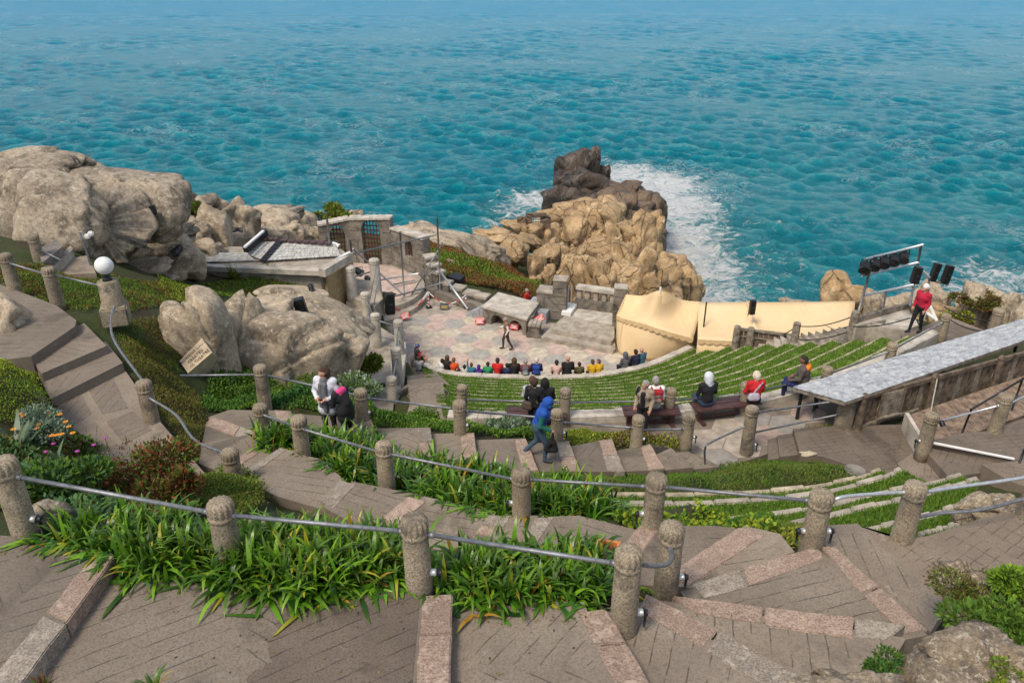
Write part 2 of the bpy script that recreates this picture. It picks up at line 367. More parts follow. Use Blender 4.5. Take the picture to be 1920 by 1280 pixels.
# ---------------------------------------------------------------- the flights: topmost, middle, lower
top = thing('stone_staircase', 'broad flight of incised concrete treads with granite edge stones nearest the viewer', 'staircase', W(600, 1200, 11.6))
T = [11.85, 11.66, 11.48, 11.30, 11.10, 10.9]
slab('tread', [(-200, 985), (100, 1012), (212, 1038), (-60, 1420)], T[0], .9, parent=top, panels=3, ang=38)
nosing([(135, 1165), (176, 1036), (215, 1040), (127, 1165)][0:0] or [(178, 1034), (215, 1042), (125, 1168), (84, 1150)], T[0], 1, ('granite_pink',), top, 1, .22)
nosing([(82, 1152), (124, 1170), (-20, 1360), (-70, 1340)], T[0], 1, ('granite_grey',), top, 2, .22)
slab('tread', [(190, 1050), (800, 1105), (775, 1420), (-60, 1420)], T[1], .9, parent=top, panels=2, ang=32)
nosing([(790, 1116), (849, 1112), (840, 1420), (772, 1420)], T[1], 3, ('granite_pink',), top, 3, .22)
slab('damp_patch', [(545.0, 1105.0), (542.2, 1108.5), (537.2, 1116.7), (543.9, 1126.2), (538.0, 1130.0), (534.4, 1132.2), (526.7, 1134.8), (523.1, 1145.4), (522.0, 1146.0), (527.0, 1147.0), (524.1, 1154.0), (530.3, 1159.3), (530.0, 1160.0), (527.1, 1163.9), (522.1, 1162.4), (517.7, 1164.2), (514.0, 1170.0), (516.0, 1172.4), (521.1, 1178.6), (522.3, 1184.8), (520.0, 1186.0), (517.5, 1187.9), (509.6, 1189.4), (512.6, 1189.8), (506.0, 1196.0), (502.3, 1201.3), (502.7, 1204.7), (506.5, 1208.6), (500.0, 1216.0), (504.3, 1220.2), (504.6, 1230.0), (507.2, 1234.5), (512.0, 1240.0), (497.1, 1243.3), (493.7, 1251.9), (477.9, 1255.1), (470.0, 1262.0), (461.7, 1273.1), (466.5, 1284.6), (461.1, 1294.2), (455.0, 1300.0), (455.9, 1312.2), (446.6, 1323.5), (445.0, 1332.5), (440, 1340), (768, 1340), (788, 1112), (650, 1094)], T[1]+.004, .003, 'paving_damp', top, 1, 0, ang=32, reg=False)
slab('tread', [(838, 1115), (1095, 1128), (1200, 1400), (830, 1420)], T[2], .9, parent=top, panels=2, ang=50)
nosing([(1080, 1145), (1136, 1140), (1290, 1400), (1215, 1400)], T[2], 3, ('granite_pink',), top, 4, .22)
slab('tread', [(1130, 1140), (1205, 1128), (1520, 1300), (1480, 1420), (1280, 1420)], T[3], .9, parent=top, panels=1, ang=70)
nosing([(1211, 1113), (1240, 1128), (1540, 1298), (1480, 1310), (1195, 1152)][0:4], T[3], 1, ('granite_pink',), top, 5, .22) if False else None
nosing([(1211, 1112), (1345, 1180), (1318, 1216), (1196, 1146)], T[3], 1, ('granite_pink',), top, 5, .22)
nosing([(1347, 1182), (1560, 1300), (1530, 1350), (1324, 1220)], T[3], 1, ('granite_grey',), top, 6, .22)
slab('tread', [(1240, 1125), (1700, 1195), (1660, 1260), (1540, 1300), (1330, 1180)], T[4], .9, parent=top, panels=1, ang=-60)
nosing([(1254, 1114), (1432, 1137), (1428, 1170), (1300, 1150)], T[4], 1, ('granite_pink',), top, 7, .22)
nosing([(1434, 1138), (1601, 1156), (1600, 1196), (1432, 1174)], T[4], 1, ('granite_pink',), top, 8, .22)
nosing([(1603, 1157), (1700, 1170), (1660, 1200), (1602, 1197)], T[4], 1, ('granite_grey',), top, 9, .22)
slab('tread', [(1530, 1026), (1740, 1190), (1690, 1200), (1290, 1130), (1275, 1108)], T[5], .9, parent=top, panels=1, ang=90)
nosing([(1390, 1064), (1533, 1022), (1545, 1048), (1404, 1100)], T[5], 1, ('granite_pink',), top, 10, .22)
nosing([(1296, 1095), (1386, 1066), (1402, 1102), (1320, 1122)], T[5], 1, ('granite_grey',), top, 11, .22)
nosing([(1537, 1021), (1645, 1085), (1612, 1112), (1543, 1044)][0:0] or [(1538, 1022), (1566, 1024), (1648, 1098), (1616, 1114)], T[5], 1, ('granite_pink',), top, 12, .22)
nosing([(1650, 1100), (1740, 1180), (1694, 1190), (1618, 1116)], T[5], 1, ('granite_pink',), top, 13, .22)
slab('tread', [(1553, 984), (1608, 981), (1775, 1135), (1745, 1185), (1545, 1020)], 10.74, .9, parent=top, panels=1, ang=-30)
slab('landing', [(1604, 984), (1690, 1012), (1740, 1004), (1850, 968), (1960, 950), (2060, 1060), (1800, 1140), (1770, 1140)], 10.6, .9, 'brick_paving', parent=top, panels=1, ang=35)
mid = thing('stone_staircase', 'middle flight of concrete steps descending leftwards between the agapanthus beds', 'staircase', W(900, 990, 10))
ZM = [10.7, 10.5, 10.3, 10.1, 9.9, 9.7, 9.48]
slab('tread', [(1395, 985), (1462, 1000), (1490, 1034), (1300, 1102), (1268, 1098)], ZM[0], .8, parent=mid, panels=1, ang=20)
nosing([(1385, 988), (1440, 1000), (1290, 1100), (1252, 1075)], ZM[0], 2, ('granite_pink',), mid, 14)
slab('tread', [(1232, 986), (1340, 985), (1400, 992), (1268, 1102), (1195, 1095), (1170, 1035)], ZM[1], .8, parent=mid, panels=1, ang=80)
nosing([(1200, 984), (1238, 986), (1196, 1045), (1164, 1025)], ZM[1], 1, ('granite_pink',), mid, 15)
slab('tread', [(1030, 968), (1085, 966), (1200, 994), (1165, 1040), (1110, 1065), (1005, 1015)], ZM[2], .8, parent=mid, panels=1, ang=10)
nosing([(1005, 970), (1040, 968), (1010, 1015), (985, 1005)], ZM[2], 1, ('granite_grey',), mid, 16)
slab('tread', [(940, 966), (1020, 966), (1005, 1015), (960, 1060), (880, 1015)], ZM[3], .8, parent=mid, panels=1, ang=30)
nosing([(917, 965), (958, 968), (934, 1010), (890, 1000)], ZM[3], 2, ('granite_grey', 'granite_pink'), mid, 17)
slab('tread', [(795, 930), (930, 960), (900, 1012), (830, 1035), (722, 985)], ZM[4], .8, parent=mid, panels=1, ang=15)
nosing([(766, 930), (800, 940), (745, 985), (716, 970)], ZM[4], 1, ('granite_pink',), mid, 18)
slab('tread', [(660, 902), (800, 930), (735, 978), (690, 995), (605, 950)], ZM[5], .8, parent=mid, panels=2, ang=10)
nosing([(637, 900), (668, 908), (628, 952), (600, 940)], ZM[5], 1, ('granite_grey',), mid, 19)
slab('landing', [(556, 850), (600, 860), (650, 903), (606, 955), (520, 930), (470, 905)], ZM[6], .8, parent=mid, panels=1, ang=20)
slab('tread', [(527, 838), (562, 850), (510, 912), (440, 895)], 9.28, .8, parent=mid, panels=1, ang=20)
slab('tread', [(500, 826), (532, 840), (462, 900), (405, 880)], 9.06, .8, parent=mid, panels=1, ang=20)
nosing([(527, 838), (540, 843), (456, 900), (440, 895)], 9.28, 1, ('granite_grey',), mid, 51)
nosing([(500, 826), (513, 832), (422, 888), (405, 880)], 9.06, 1, ('granite_pink',), mid, 52)
slab('tread', [(478, 812), (505, 828), (425, 890), (372, 868), (380, 830)], 8.82, .8, parent=mid, panels=1, ang=20)
slab('tread', [(388, 790), (486, 815), (430, 850), (375, 845)], 8.58, .8, parent=mid, panels=1, ang=20)
nosing([(396, 779), (488, 812), (478, 830), (384, 797)], 8.6, 2, ('granite_pink', 'granite_grey'), mid, 20)
low = thing('stone_staircase', 'lower flight of concrete steps with granite edges passing the walker in blue', 'staircase', W(1000, 850, 7.2))
slab('landing', [(390, 782), (430, 768), (545, 770), (560, 815), (470, 812)], 8.3, .8, parent=low, panels=1, ang=15)
nosing([(512, 768), (540, 770), (556, 805), (527, 805)], 8.3, 1, ('granite_pink',), low, 22)
slab('landing', [(540, 775), (690, 785), (705, 835), (560, 830)], 8.02, .8, parent=low, panels=2, ang=15)
nosing([(672, 783), (696, 786), (712, 832), (684, 832)], 8.02, 1, ('granite_pink',), low, 23)
zl = 7.84
for i, (q, ns, cl) in enumerate([
        ([(690, 803), (806, 801), (812, 856), (705, 856)], [(783, 803), (807, 801), (814, 856), (786, 856)], ('granite_grey', 'granite_pink')),
        ([(800, 813), (889, 811), (894, 862), (805, 860)], [(864, 813), (889, 811), (896, 862), (867, 862)], ('granite_pink',)),
        ([(885, 825), (985, 821), (1010, 882), (885, 872)], [(964, 824), (986, 821), (1010, 882), (978, 882)], ('granite_pink',)),
        ([(985, 832), (1065, 826), (1089, 884), (1000, 884)], [(1043, 829), (1066, 826), (1090, 884), (1058, 884)], ('granite_grey', 'granite_pink')),
        ([(1070, 836), (1145, 822), (1170, 884), (1085, 884)], [(1122, 825), (1147, 822), (1172, 884), (1140, 884)], ('granite_pink', 'granite_grey')),
        ([(1150, 846), (1217, 832), (1244, 880), (1165, 884)], [(1202, 838), (1219, 832), (1246, 878), (1216, 882)], ('granite_pink',)),
        ([(1230, 852), (1258, 839), (1300, 876), (1238, 882)], None, None),
        ([(1262, 848), (1292, 846), (1336, 876), (1296, 880)], None, None),
        ([(1288, 848), (1312, 853), (1350, 874), (1330, 878)], None, None)]):
    z = zl - .185*(i+1)
    slab('tread', q, z, .8, parent=low, panels=1 if i % 2 else 2, ang=35)
    if ns: nosing(ns, z, 2 if len(cl) > 1 else 1, cl, low, 30+i)
ZP = 5.98                                   # the bench path
path = slab('path', [(690, 800), (690, 772), (842, 790), (930, 793), (1050, 792), (1200, 786), (1380, 771), (1500, 742), (1620, 700), (1640, 790), (1480, 812), (1440, 850), (1350, 880), (1270, 856), (1100, 850), (830, 826)], ZP, .8, 'paving', None, 0); tag(path, kind='structure')
hexes(path, [(1290, 800), (1440, 770), (1560, 770), (1490, 800), (1440, 845), (1345, 872), (1300, 850)], ZP, .55, R(6), ['flag_pink', 'flag_grey', 'flag_buff'], W(1325, 823, ZP), 9)
# ---------------------------------------------------------------- upper left terrace, its steps and the landing with the cross
ul = thing('stone_staircase', 'three wide weathered steps below the globe lamp at the left', 'staircase', W(130, 700, 9.4))
slab('landing', [(-260, 470), (0, 533), (105, 572), (143, 600), (140, 612), (58, 668), (-40, 680), (-300, 640)], 9.98, .9, parent=ul, panels=1, ang=15)
slab('step', [(60, 655), (158, 612), (160, 632), (62, 684)][0:0] or [(45, 650), (158, 606), (200, 648), (78, 700)], 9.76, .8, parent=ul, panels=2, ang=30)
slab('step', [(66, 690), (198, 640), (230, 680), (95, 748)], 9.56, .8, parent=ul, panels=2, ang=30)
xl = [(90, 745), (215, 695), (232, 690), (300, 790), (400, 905), (420, 960), (330, 960), (150, 880)]
q = xl
slab('landing', q, 9.34, .8, parent=ul, panels=0)
# the incised panels on the landing, four fields about a plain cross
for i, f in enumerate([[(105, 757), (152, 738), (172, 775), (135, 800)], [(166, 732), (210, 705), (240, 765), (192, 776)], [(135, 812), (178, 790), (222, 835), (170, 860)], [(200, 790), (248, 770), (285, 805), (232, 832)], [(232, 840), (290, 815), (330, 880), (270, 905)]]):
    s_ = slab('incised_panel', f, 9.345, .02, parent=ul, panels=1, border=.01, ang=(15, 60, 60, -5, 70)[i], reg=False)
# small stone seat and stair beside the big boulders, far left
fl = thing('stone_staircase', 'small stone seat and steps squeezed against the big lichened boulder', 'staircase', W(110, 480, 8.9))
slab('seat_slab', [(68, 468), (106, 449), (117, 462), (80, 492)], 9.5, .7, 'concrete_dark', fl, 0)
slab('seat_slab', [(86, 496), (132, 461), (137, 466), (100, 505)], 9.2, .7, 'concrete', fl, 0)
slab('landing', [(115, 488), (165, 478), (180, 512), (110, 515)], 8.95, .7, 'paving', fl, 1)
# ---------------------------------------------------------------- grassed seating terraces above the stage
plain('grass', (.105, .165, .015), .95, 0, .32, 3.0, .9); plain('turf_dark', (.045, .065, .014), .95, 0, .4, 3, .9)
plain('kerb_stone', (.38, .315, .22), .9, 0, .3, 2.4, .6)
FR = smooth_curve([W(*p, .95) for p in [(790, 690), (830, 705), (900, 712), (1000, 715), (1100, 713), (1160, 705), (1225, 689), (1300, 657)]], 60)
BK = smooth_curve([W(*p, ZP) for p in [(840, 790), (900, 792), (1000, 793), (1100, 790), (1250, 782), (1400, 765), (1510, 738), (1640, 690), (1755, 632)]], 60)
NR = 11
def row_pt(k, s):                            # k = 0 (front wall) .. NR (kerb of the bench path)
    f = FR[s]; b = BK[s]; t = k/NR
    return Vector((lerp(f.x, b.x, t), lerp(f.y, b.y, t), lerp(.95, ZP, t)))
TERR = []
r = rng(5)
for k in range(NR):
    z = .95 + (ZP-.95)*(k)/NR + .12
    lab = ('lowest grassed seating terrace, just behind the front row of spectators' if k == 0 else
           'topmost grassed seating terrace under the kerb of the bench path' if k == NR-1 else
           f'{["second","third","fourth","fifth","sixth","seventh","eighth","ninth","tenth"][k-1]} grassed seating terrace counted up from the stage')
    tr = thing('seating_terrace', lab, 'terrace', row_pt(k, 30), 'curved grassed seating terraces')
    front = [row_pt(k, s) for s in range(60)]; back = [row_pt(k+1, s) for s in range(60)]
    e = []
    for s in range(60):
        wob = .03*math.sin(s*1.1+k)+r.uniform(-.02, .02)
        e.append((front[s], lerp(front[s], back[s], .105+wob*.7), lerp(front[s], back[s], 1.0)))
    zl_, zr_ = z-.75, z
    kb = MB(); gr = MB()
    for s in range(59):
        dz = r.uniform(-.008, .008)
        a0, b0, c0 = e[s]; a1, b1, c1 = e[s+1]
        kb.prism([a0, a1, b1, b0], z+dz, z-.9)
        gr.add([(b0.x, b0.y, z+.03), (b1.x, b1.y, z+.03), (c1.x, c1.y, z+.09), (c0.x, c0.y, z+.09)], [(0, 1, 2, 3) if True else ()])
    g_ = gr.build('turf', 'grass', tr); kb.build('kerb', 'kerb_stone', tr)
    TERR.append((k, z, e))
    SLABS.append(([Vector((p.x, p.y)) for p in front] + [Vector((p.x, p.y)) for p in back[::-1]], z-.1))
fw = thing('seat_wall', 'pale curved stone wall behind the front row of spectators', 'wall', FR[30])
m = MB()
for s in range(59):
    a, b = FR[s], FR[s+1]; n = Vector((b.y-a.y, -(b.x-a.x), 0)).normalized(); n = n if n.y > 0 else -n
    n0 = Vector((0, 1, 0))*0 + n
    m.prism([a, b, b+n*.32, a+n*.32], 1.12+.012*math.sin(s*2.1), -.1)
m.build('wall_coping', 'concrete_pale', fw)
m = MB()
for s in range(59):
    a, b = FR[s], FR[s+1]; n = Vector((b.y-a.y, -(b.x-a.x), 0)).normalized(); n = n if n.y > 0 else -n
    m.prism([a+n*.32, b+n*.32, b+n*.78, a+n*.78], .48, -.1)
m.build('seat', 'concrete', fw)
kb = thing('kerb', 'pale stone kerb between the top grassed terrace and the benches', 'kerb', BK[25])
m = MB()
for s in range(0, 59):
    a, b = BK[s], BK[s+1]; n = Vector((b.y-a.y, -(b.x-a.x), 0)).normalized(); n = n if n.y > 0 else -n
    m.prism([a-n*.12, lerp(a, b, .985)-n*.12, lerp(a, b, .985)+n*.28, a+n*.28], ZP+.22+.015*math.sin(s*3.3), ZP-.6)
m.build('kerb_course', 'concrete_pale', kb)
# ---------------------------------------------------------------- left ramp of broad slabs from the bench path to the stage
rp = thing('stone_staircase', 'broad slab stairway with an incised oval beside the grassed terraces', 'staircase', W(795, 745, 3))
xs = [(690, 845, 795, ZP-.02), (752, 842, 776, 5.3), (757, 838, 760, 4.6), (760, 835, 725, 3.4), (762, 832, 717, 2.7), (764, 826, 709, 2.0), (764, 818, 702, 1.3), (764, 812, 697, .6)]
prev = None
slabs_px = [([(735, 782), (842, 784), (845, 800), (700, 800)], ZP-.25), ([(768, 758), (836, 755), (842, 784), (760, 786)], 5.2), ([(765, 722), (830, 716), (837, 758), (770, 760)], 4.35), ([(763, 712), (826, 706), (832, 720), (765, 726)], 3.2), ([(763, 704), (822, 700), (828, 710), (764, 715)], 2.3), ([(762, 698), (816, 695), (823, 703), (763, 707)], 1.5), ([(762, 690), (806, 688), (818, 697), (762, 700)], .8)]
for i, (p, z) in enumerate(slabs_px): slab('tread', p, z, 1.0, 'paving', rp, 0)
slab('tread', [(826, 704), (850, 728), (842, 730), (828, 716)], 2.6, .8, 'paving', rp, 0)
m = MB()                                     # the oval incised on the large slab with its radial strokes
c = W(803, 739, 4.352)
for rr in (.62, .38):
    pts = [c + Vector((rr*1.1*math.cos(a), rr*.95*math.sin(a), 0)) for a in [math.pi*(-.15+1.3*i/28) for i in range(29)]]
    m.tube(pts, .012, 4)
for i in range(11):
    a = math.pi*(-.1+1.2*i/10); m.tube([c+Vector((.43*1.1*math.cos(a), .43*.95*math.sin(a), 0)), c+Vector((.57*1.1*math.cos(a+.05), .57*.95*math.sin(a+.05), 0))], .014, 4)
m.build('incised_oval', 'concrete_dark', rp)
# ---------------------------------------------------------------- raised walk at the left of the stage, with retaining wall and stairs
wk = thing('raised_walk', 'raised walk of pale concrete between the boulders and the stage', 'walkway', W(715, 660, 2.7))
slab('walk_slab', [(640, 610), (700, 605), (757, 640), (760, 660), (745, 742), (700, 760), (600, 745), (660, 690)], 2.7, 3.2, 'concrete', wk, 0)
slab('wall_coping', [(735, 650), (760, 640), (762, 660), (748, 745), (728, 745)], 2.78, 3.3, 'concrete_pale', wk, 0)
slab('walk_slab', [(655, 735), (740, 735), (735, 790), (640, 790)], 4.0, 4.2, 'concrete_dark', wk, 0)
st = thing('stone_staircase', 'four narrow stone steps rising beside the ochre wall at stage left', 'staircase', W(680, 590, 2.8))
for i, (a, b, c_, d, z) in enumerate([(640, 702, 590, 603, 2.95), (645, 704, 572, 583, 3.2), (650, 703, 557, 567, 3.45), (652, 706, 532, 552, 3.7)]):
    slab('step', [(a+3, c_), (b, c_), (b+2, d), (a-1, d)], z, 3.0, 'concrete', st, 0)
# platform at the head of these steps
slab('landing', [(655, 520), (707, 528), (718, 560), (702, 575), (650, 553)], 3.68, 3.6, 'concrete', st, 0)
# ---------------------------------------------------------------- round platform before the gates
ap = thing('round_platform', 'round two-stepped platform paved with pink flags before the iron gates', 'platform', W(720, 530, .5))
def arc_pts(c, rx, ry, a0, a1, n): return [Vector((c.x+rx*math.cos(R(a0+(a1-a0)*i/n)), c.y+ry*math.sin(R(a0+(a1-a0)*i/n)), 0)) for i in range(n+1)]
cpl = W(705, 540, .6)
PLC = Vector((W(700, 535, .6).x, W(700, 535, .6).y, 0))
def px_arc(lst, z, n=26): return smooth_curve([W(x, y, z) for x, y in lst], n)
o1 = px_arc([(640, 488), (700, 492), (760, 503), (790, 520), (795, 540), (770, 563), (735, 575), (700, 582)], .62)
o2 = px_arc([(650, 488), (715, 492), (780, 505), (806, 525), (806, 548), (785, 572), (755, 590), (735, 600), (690, 605)], .3)
for o_, z, mt in ((o2, .3, 'concrete'), (o1, .62, 'concrete')):
    m = MB(); m.prism(o_ + [W(640, 560, z)], z, -.6); m.build('platform_step', mt, ap)
m = MB(); m.prism([lerp(p, W(690, 530, .62), .12) for p in o1] + [W(645, 555, .62)], .626, .3); m.build('paved_top', 'hex_pink', ap)
# ---------------------------------------------------------------- right stairs, brick path, deck
rs = thing('stone_staircase', 'long straight flight of narrow steps beside the beige tent', 'staircase', W(1500, 650, 3))
A0, A1 = W(1262, 690, .2), W(1735, 626, 5.55)
B0, B1 = W(1322, 655, .2), W(1650, 610, 5.55)
ns = 26
for i in range(ns):
    t0, t1 = i/ns, (i+1)/ns
    z = .2 + 5.35*(i+1)/ns
    P_ = [lerp(A0, A1, t0), lerp(A0, A1, t1+.01), lerp(B0, B1, t1+.01), lerp(B0, B1, t0)]
    m = MB(); m.prism(P_, z, z-1.2); m.build('step', 'concrete', rs, bevel=.02)
    SLABS.append(([Vector((p.x, p.y)) for p in P_], z-.15))
slab('landing', [(1690, 628), (1760, 600), (1850, 620), (1800, 660), (1700, 660)], 5.56, 1.2, 'brick_paving', rs, 1, ang=20)
pl = thing('lighting_platform', 'whitewashed concrete platform under the lighting rig', 'platform', W(1650, 600, 4.5))
slab('platform_slab', [(1606, 600), (1706, 575), (1722, 610), (1655, 632), (1606, 618)], 4.9, 1.6, 'concrete_pale', pl, 0, reg=True)
m = MB()
for a, b in (((1606, 600), (1706, 572)), ((1706, 572), (1716, 590))):
    m.beam(W(*a, 5.0), W(*b, 5.0), .12, .25)
m.build('upstand', 'wood_grey', pl)
m = MB(); m.beam(W(1600, 630, 4.95), W(1655, 618, 4.95), .12, .9); m.build('side_wall', 'concrete', pl)
slab('brick_landing', [(1770, 590), (1900, 640), (1800, 660), (1745, 630)], 5.2, 1.0, 'brick_paving', None, 1); bpy.data.objects['brick_landing']['kind'] = 'structure'
bp = thing('brick_path', 'path of small brick-patterned concrete by the shed fence', 'path', W(1580, 830, 6.3), kind='structure')
slab('path_slab', [(1487, 803), (1570, 798), (1700, 795), (1735, 850), (1700, 895), (1640, 888), (1545, 856), (1500, 850)], 6.3, .8, 'brick_paving', bp, 1, ang=25)
slab('step', [(1457, 816), (1488, 812), (1500, 852), (1462, 856)], 6.14, .8, 'brick_paving', bp, 1, ang=25)
slab('step', [(1440, 824), (1460, 818), (1466, 858), (1440, 862)], 6.06, .8, 'brick_paving', bp, 1, ang=25)
rs2 = thing('stone_staircase', 'dark-sided brick-patterned steps at the right edge by the wooden deck', 'staircase', W(1780, 860, 6.6))
slab('step', [(1683, 868), (1727, 838), (1775, 895), (1718, 912)], 6.62, .8, 'brick_paving', rs2, 1, ang=40)
slab('step', [(1724, 832), (1750, 826), (1906, 858), (1880, 880), (1780, 895)], 6.86, .8, 'brick_paving', rs2, 1, ang=40)
slab('landing', [(1748, 826), (1800, 812), (1850, 808), (1960, 770), (2080, 880), (1905, 862)], 7.05, .9, 'brick_paving', rs2, 1, ang=20)
m = MB(); m.beam(W(1750, 830, 7.075), W(1902, 860, 7.075), .07, .03); m.build('white_edge', 'white', rs2)
slab('landing', [(1840, 870), (1925, 862), (2050, 880), (2000, 940), (1890, 900)], 7.06, .7, 'brick_paving', rs2, 1, ang=20)
dk = thing('wooden_deck', 'brown plank deck behind the shed fence', 'deck', W(1830, 760, 6.75))
D0, D1, D2, D3 = W(1703, 778, 6.75), W(1960, 690, 6.75), W(2010, 745, 6.75), W(1742, 842, 6.75)
nb = 64
for i in range(nb):
    a, b = i/nb, (i+.93)/nb
    m = MB(); m.prism([lerp(D0, D1, a), lerp(D0, D1, b), lerp(D3, D2, b), lerp(D3, D2, a)], 6.75+.004*math.sin(i*2.3), 6.6); m.build('plank', 'deck', dk)
SLABS.append(([Vector((p.x, p.y)) for p in (D0, D1, D2, D3)], 6.5))
m = MB(); m.beam(D0+Vector((-.05, 0, -.2)), D3+Vector((-.05, 0, -.2)), .1, .55); m.build('deck_edge', 'concrete_pale', dk)
# ---------------------------------------------------------------- lawn and its kerbed terraces on the right
LAWN = [(1000, 893), (1100, 884), (1250, 879), (1330, 876), (1430, 862), (1500, 854), (1540, 856), (1620, 882), (1655, 886), (1600, 904), (1370, 926), (1110, 928), (1000, 912)]
KB = [(7.55, [(1060, 925), (1220, 926), (1370, 923), (1500, 914), (1600, 897), (1652, 880)], 'pale uneven kerbstones below the round lawn'),
      (8.1, [(1060, 941), (1260, 942), (1400, 937), (1530, 924), (1650, 895), (1690, 878)], 'second curved kerb below the lawn, running behind the stone posts'),
      (8.75, [(1300, 985), (1380, 971), (1460, 962), (1560, 945), (1640, 925), (1740, 906), (1805, 890)], 'third curved kerb below the lawn'),
      (9.2, [(1420, 995), (1540, 968), (1640, 945), (1700, 934), (1780, 912), (1835, 897)], 'fourth curved kerb below the lawn, with bare soil behind'),
      (9.65, [(1590, 1002), (1660, 985), (1760, 960), (1815, 938)], 'short kerb beside the dark rock at the right'),
      (10.2, [(1725, 1003), (1780, 988), (1836, 972)], 'shortest kerb, against the paving with the incised figures')]
KBW = []
for z, px, lab in KB:
    c = smooth_curve([W(x, y, z) for x, y in px], 40); KBW.append((z, c))
    k_ = thing('stone_kerb', lab, 'kerb', c[20]); 
    nst = 10
    for i in range(nst):
        seg = c[i*4:i*4+5] if i < nst-1 else c[i*4:]
        if len(seg) < 2: continue
        m = MB(); po = [p+Vector((0, .09, 0)) for p in seg] + [p-Vector((0, .09+.025*math.sin(i*4.1), 0)) for p in seg[::-1]]
        po[len(seg)-1] = lerp(po[len(seg)-1], po[0], .012); po[len(seg)] = lerp(po[len(seg)], po[-1], .012)
        m.prism(po, z+.02*math.sin(i*2.9), z-.7); m.build('kerb_stone', 'kerb_stone' if z < 8 else 'concrete', k_, bevel=.025)

STRIPS = []
for i_, (z, c) in enumerate(KBW):              # turf between one kerb and the next one up
    far = [q_-Vector((0, .06, 0)) for q_ in c]
    if i_+1 < len(KBW): near_ = [q_+Vector((0, .05, 0)) for q_ in smooth_curve(KBW[i_+1][1], 40)]
    else: near_ = [q_-Vector((0, .7, 0)) for q_ in c]
    for k_ in range(40):
        if near_[k_].y > far[k_].y-.25: near_[k_] = Vector((near_[k_].x, far[k_].y-.25, 0))
    m = MB(); m.add([Vector((a.x, a.y, z-.03)) for a in far]+[Vector((b.x, b.y, z+.06)) for b in near_], [(40+j, 41+j, j+1, j) for j in range(39)])
    o_ = m.build('turf_strip', 'grass', None); tag(o_, kind='structure'); STRIPS.append((z, far, near_))
# ---------------------------------------------------------------- the ground sheet laid under everything
CTRL = []
for poly, z in SLABS:
    c = sum(poly, Vector((0, 0))) / len(poly)
    if len(poly) > 40:
        n = len(poly)//2
        for s in range(2, n, 9):
            m_ = (poly[s]+poly[2*n-1-s])/2; CTRL.append((m_.x, m_.y, z-.3))
    else: CTRL.append((c.x, c.y, z-.25))
    if len(poly) <= 12:
        for p in poly: q_ = lerp(p, c, .25); CTRL.append((q_.x, q_.y, z-.25))
def cpx(lst):
    for x, y, z in lst: p = W(x, y, z); CTRL.append((p.x, p.y, p.z))
# beds between the flights
cpx([(60, 1010, 11.7), (300, 1060, 11.55), (430, 1075, 11.6), (600, 1095, 11.6), (900, 1110, 11.45), (1080, 1120, 11.3), (150, 960, 11.2), (400, 990, 10.9), (700, 1000, 10.7), (1000, 1060, 10.8), (1110, 1075, 11.0), (1210, 1115, 11.0), (250, 930, 10.4), (120, 900, 10.4), (60, 860, 10.4), (20, 800, 10.3), (330, 910, 10.0), (60, 740, 10.4), (20, 690, 10.6), (-60, 700, 10.9), (-100, 850, 11), (450, 925, 9.75)])
cpx([(520, 830, 8.9), (620, 880, 9.0), (720, 910, 9.2), (850, 935, 9.4), (980, 960, 9.7), (1100, 965, 9.8), (650, 850, 8.4), (800, 880, 8.3), (950, 890, 7.9), (1060, 895, 7.6), (1150, 950, 9.2), (1230, 985, 10.1), (1350, 985, 10.1), (1450, 1000, 10.3), (1300, 960, 9.0), (1430, 980, 9.6)])
cpx([(560, 760, 8.0), (700, 780, 7.5), (780, 790, 7.0), (860, 805, 6.9), (950, 812, 6.7), (1100, 825, 6.5), (1240, 835, 6.3), (620, 745, 7.2), (700, 755, 6.6)])
cpx([(1300, 900, 7.35), (1150, 905, 7.4), (1450, 880, 7.15), (1580, 880, 6.95), (1500, 815, 6.35), (1560, 800, 6.4)])
for z, c in KBW:
    for p in c[::8]: CTRL.append((p.x, p.y-.35, z-.05)); CTRL.append((p.x, p.y+.3, z-.5))
# left: green slope by the globe lamp, boulder feet, building
cpx([(40, 510, 9.6), (150, 540, 9.3), (215, 590, 9.5), (200, 520, 8.6), (300, 520, 6.6), (300, 555, 7.8), (345, 535, 5.2), (400, 540, 5.0), (480, 535, 4.9), (560, 525, 4.7), (600, 530, 4.5), (350, 560, 7.2), (230, 650, 9.3), (260, 700, 9.2), (330, 740, 8.3), (375, 775, 8.2), (420, 745, 6.9), (385, 755, 7.2), (300, 700, 8.7), (300, 640, 8.3), (470, 730, 6.6), (340, 830, 8.9), (330, 480, 5.5), (280, 470, 6.2), (180, 470, 8.0), (60, 450, 8.6), (-100, 420, 9.5), (450, 470, 4.0), (520, 650, 6.0), (600, 640, 4.5), (470, 600, 6.6), (-300, 520, 10), (-400, 900, 12), (640, 700, 3.8)])
for x, y, z in [(-22, 40, 3.0), (-16, 48, 1.5), (-12, 56, -.8), (5, 50, -5.5), (7, 46, -4.5), (0, 62, -6), (6, 56, -9), (8, 44, -4.5), (-8, 60, -4), (-12, 62, -3), (-8, 48, .0), (-10, 42, .3), (-30, 30, 9), (-35, 20, 11), (-20, 12, 11.5), (-20, 3, 13), (0, 1.5, 12.2), (12, 1.5, 11.8), (25, 3, 12), (14, 8, 10.5), (20, 12, 9), (25, 18, 7.5), (22, 24, 5.5), (22, 30, 3.0), (16, 34, 1.0), (12, 38, .2), (18, 27.5, 4.4), (28, 30, 4), (40, 20, 8), (10, 3.5, 11.6), (8, 4.0, 11.3)]:
    CTRL.append((x, y, z))
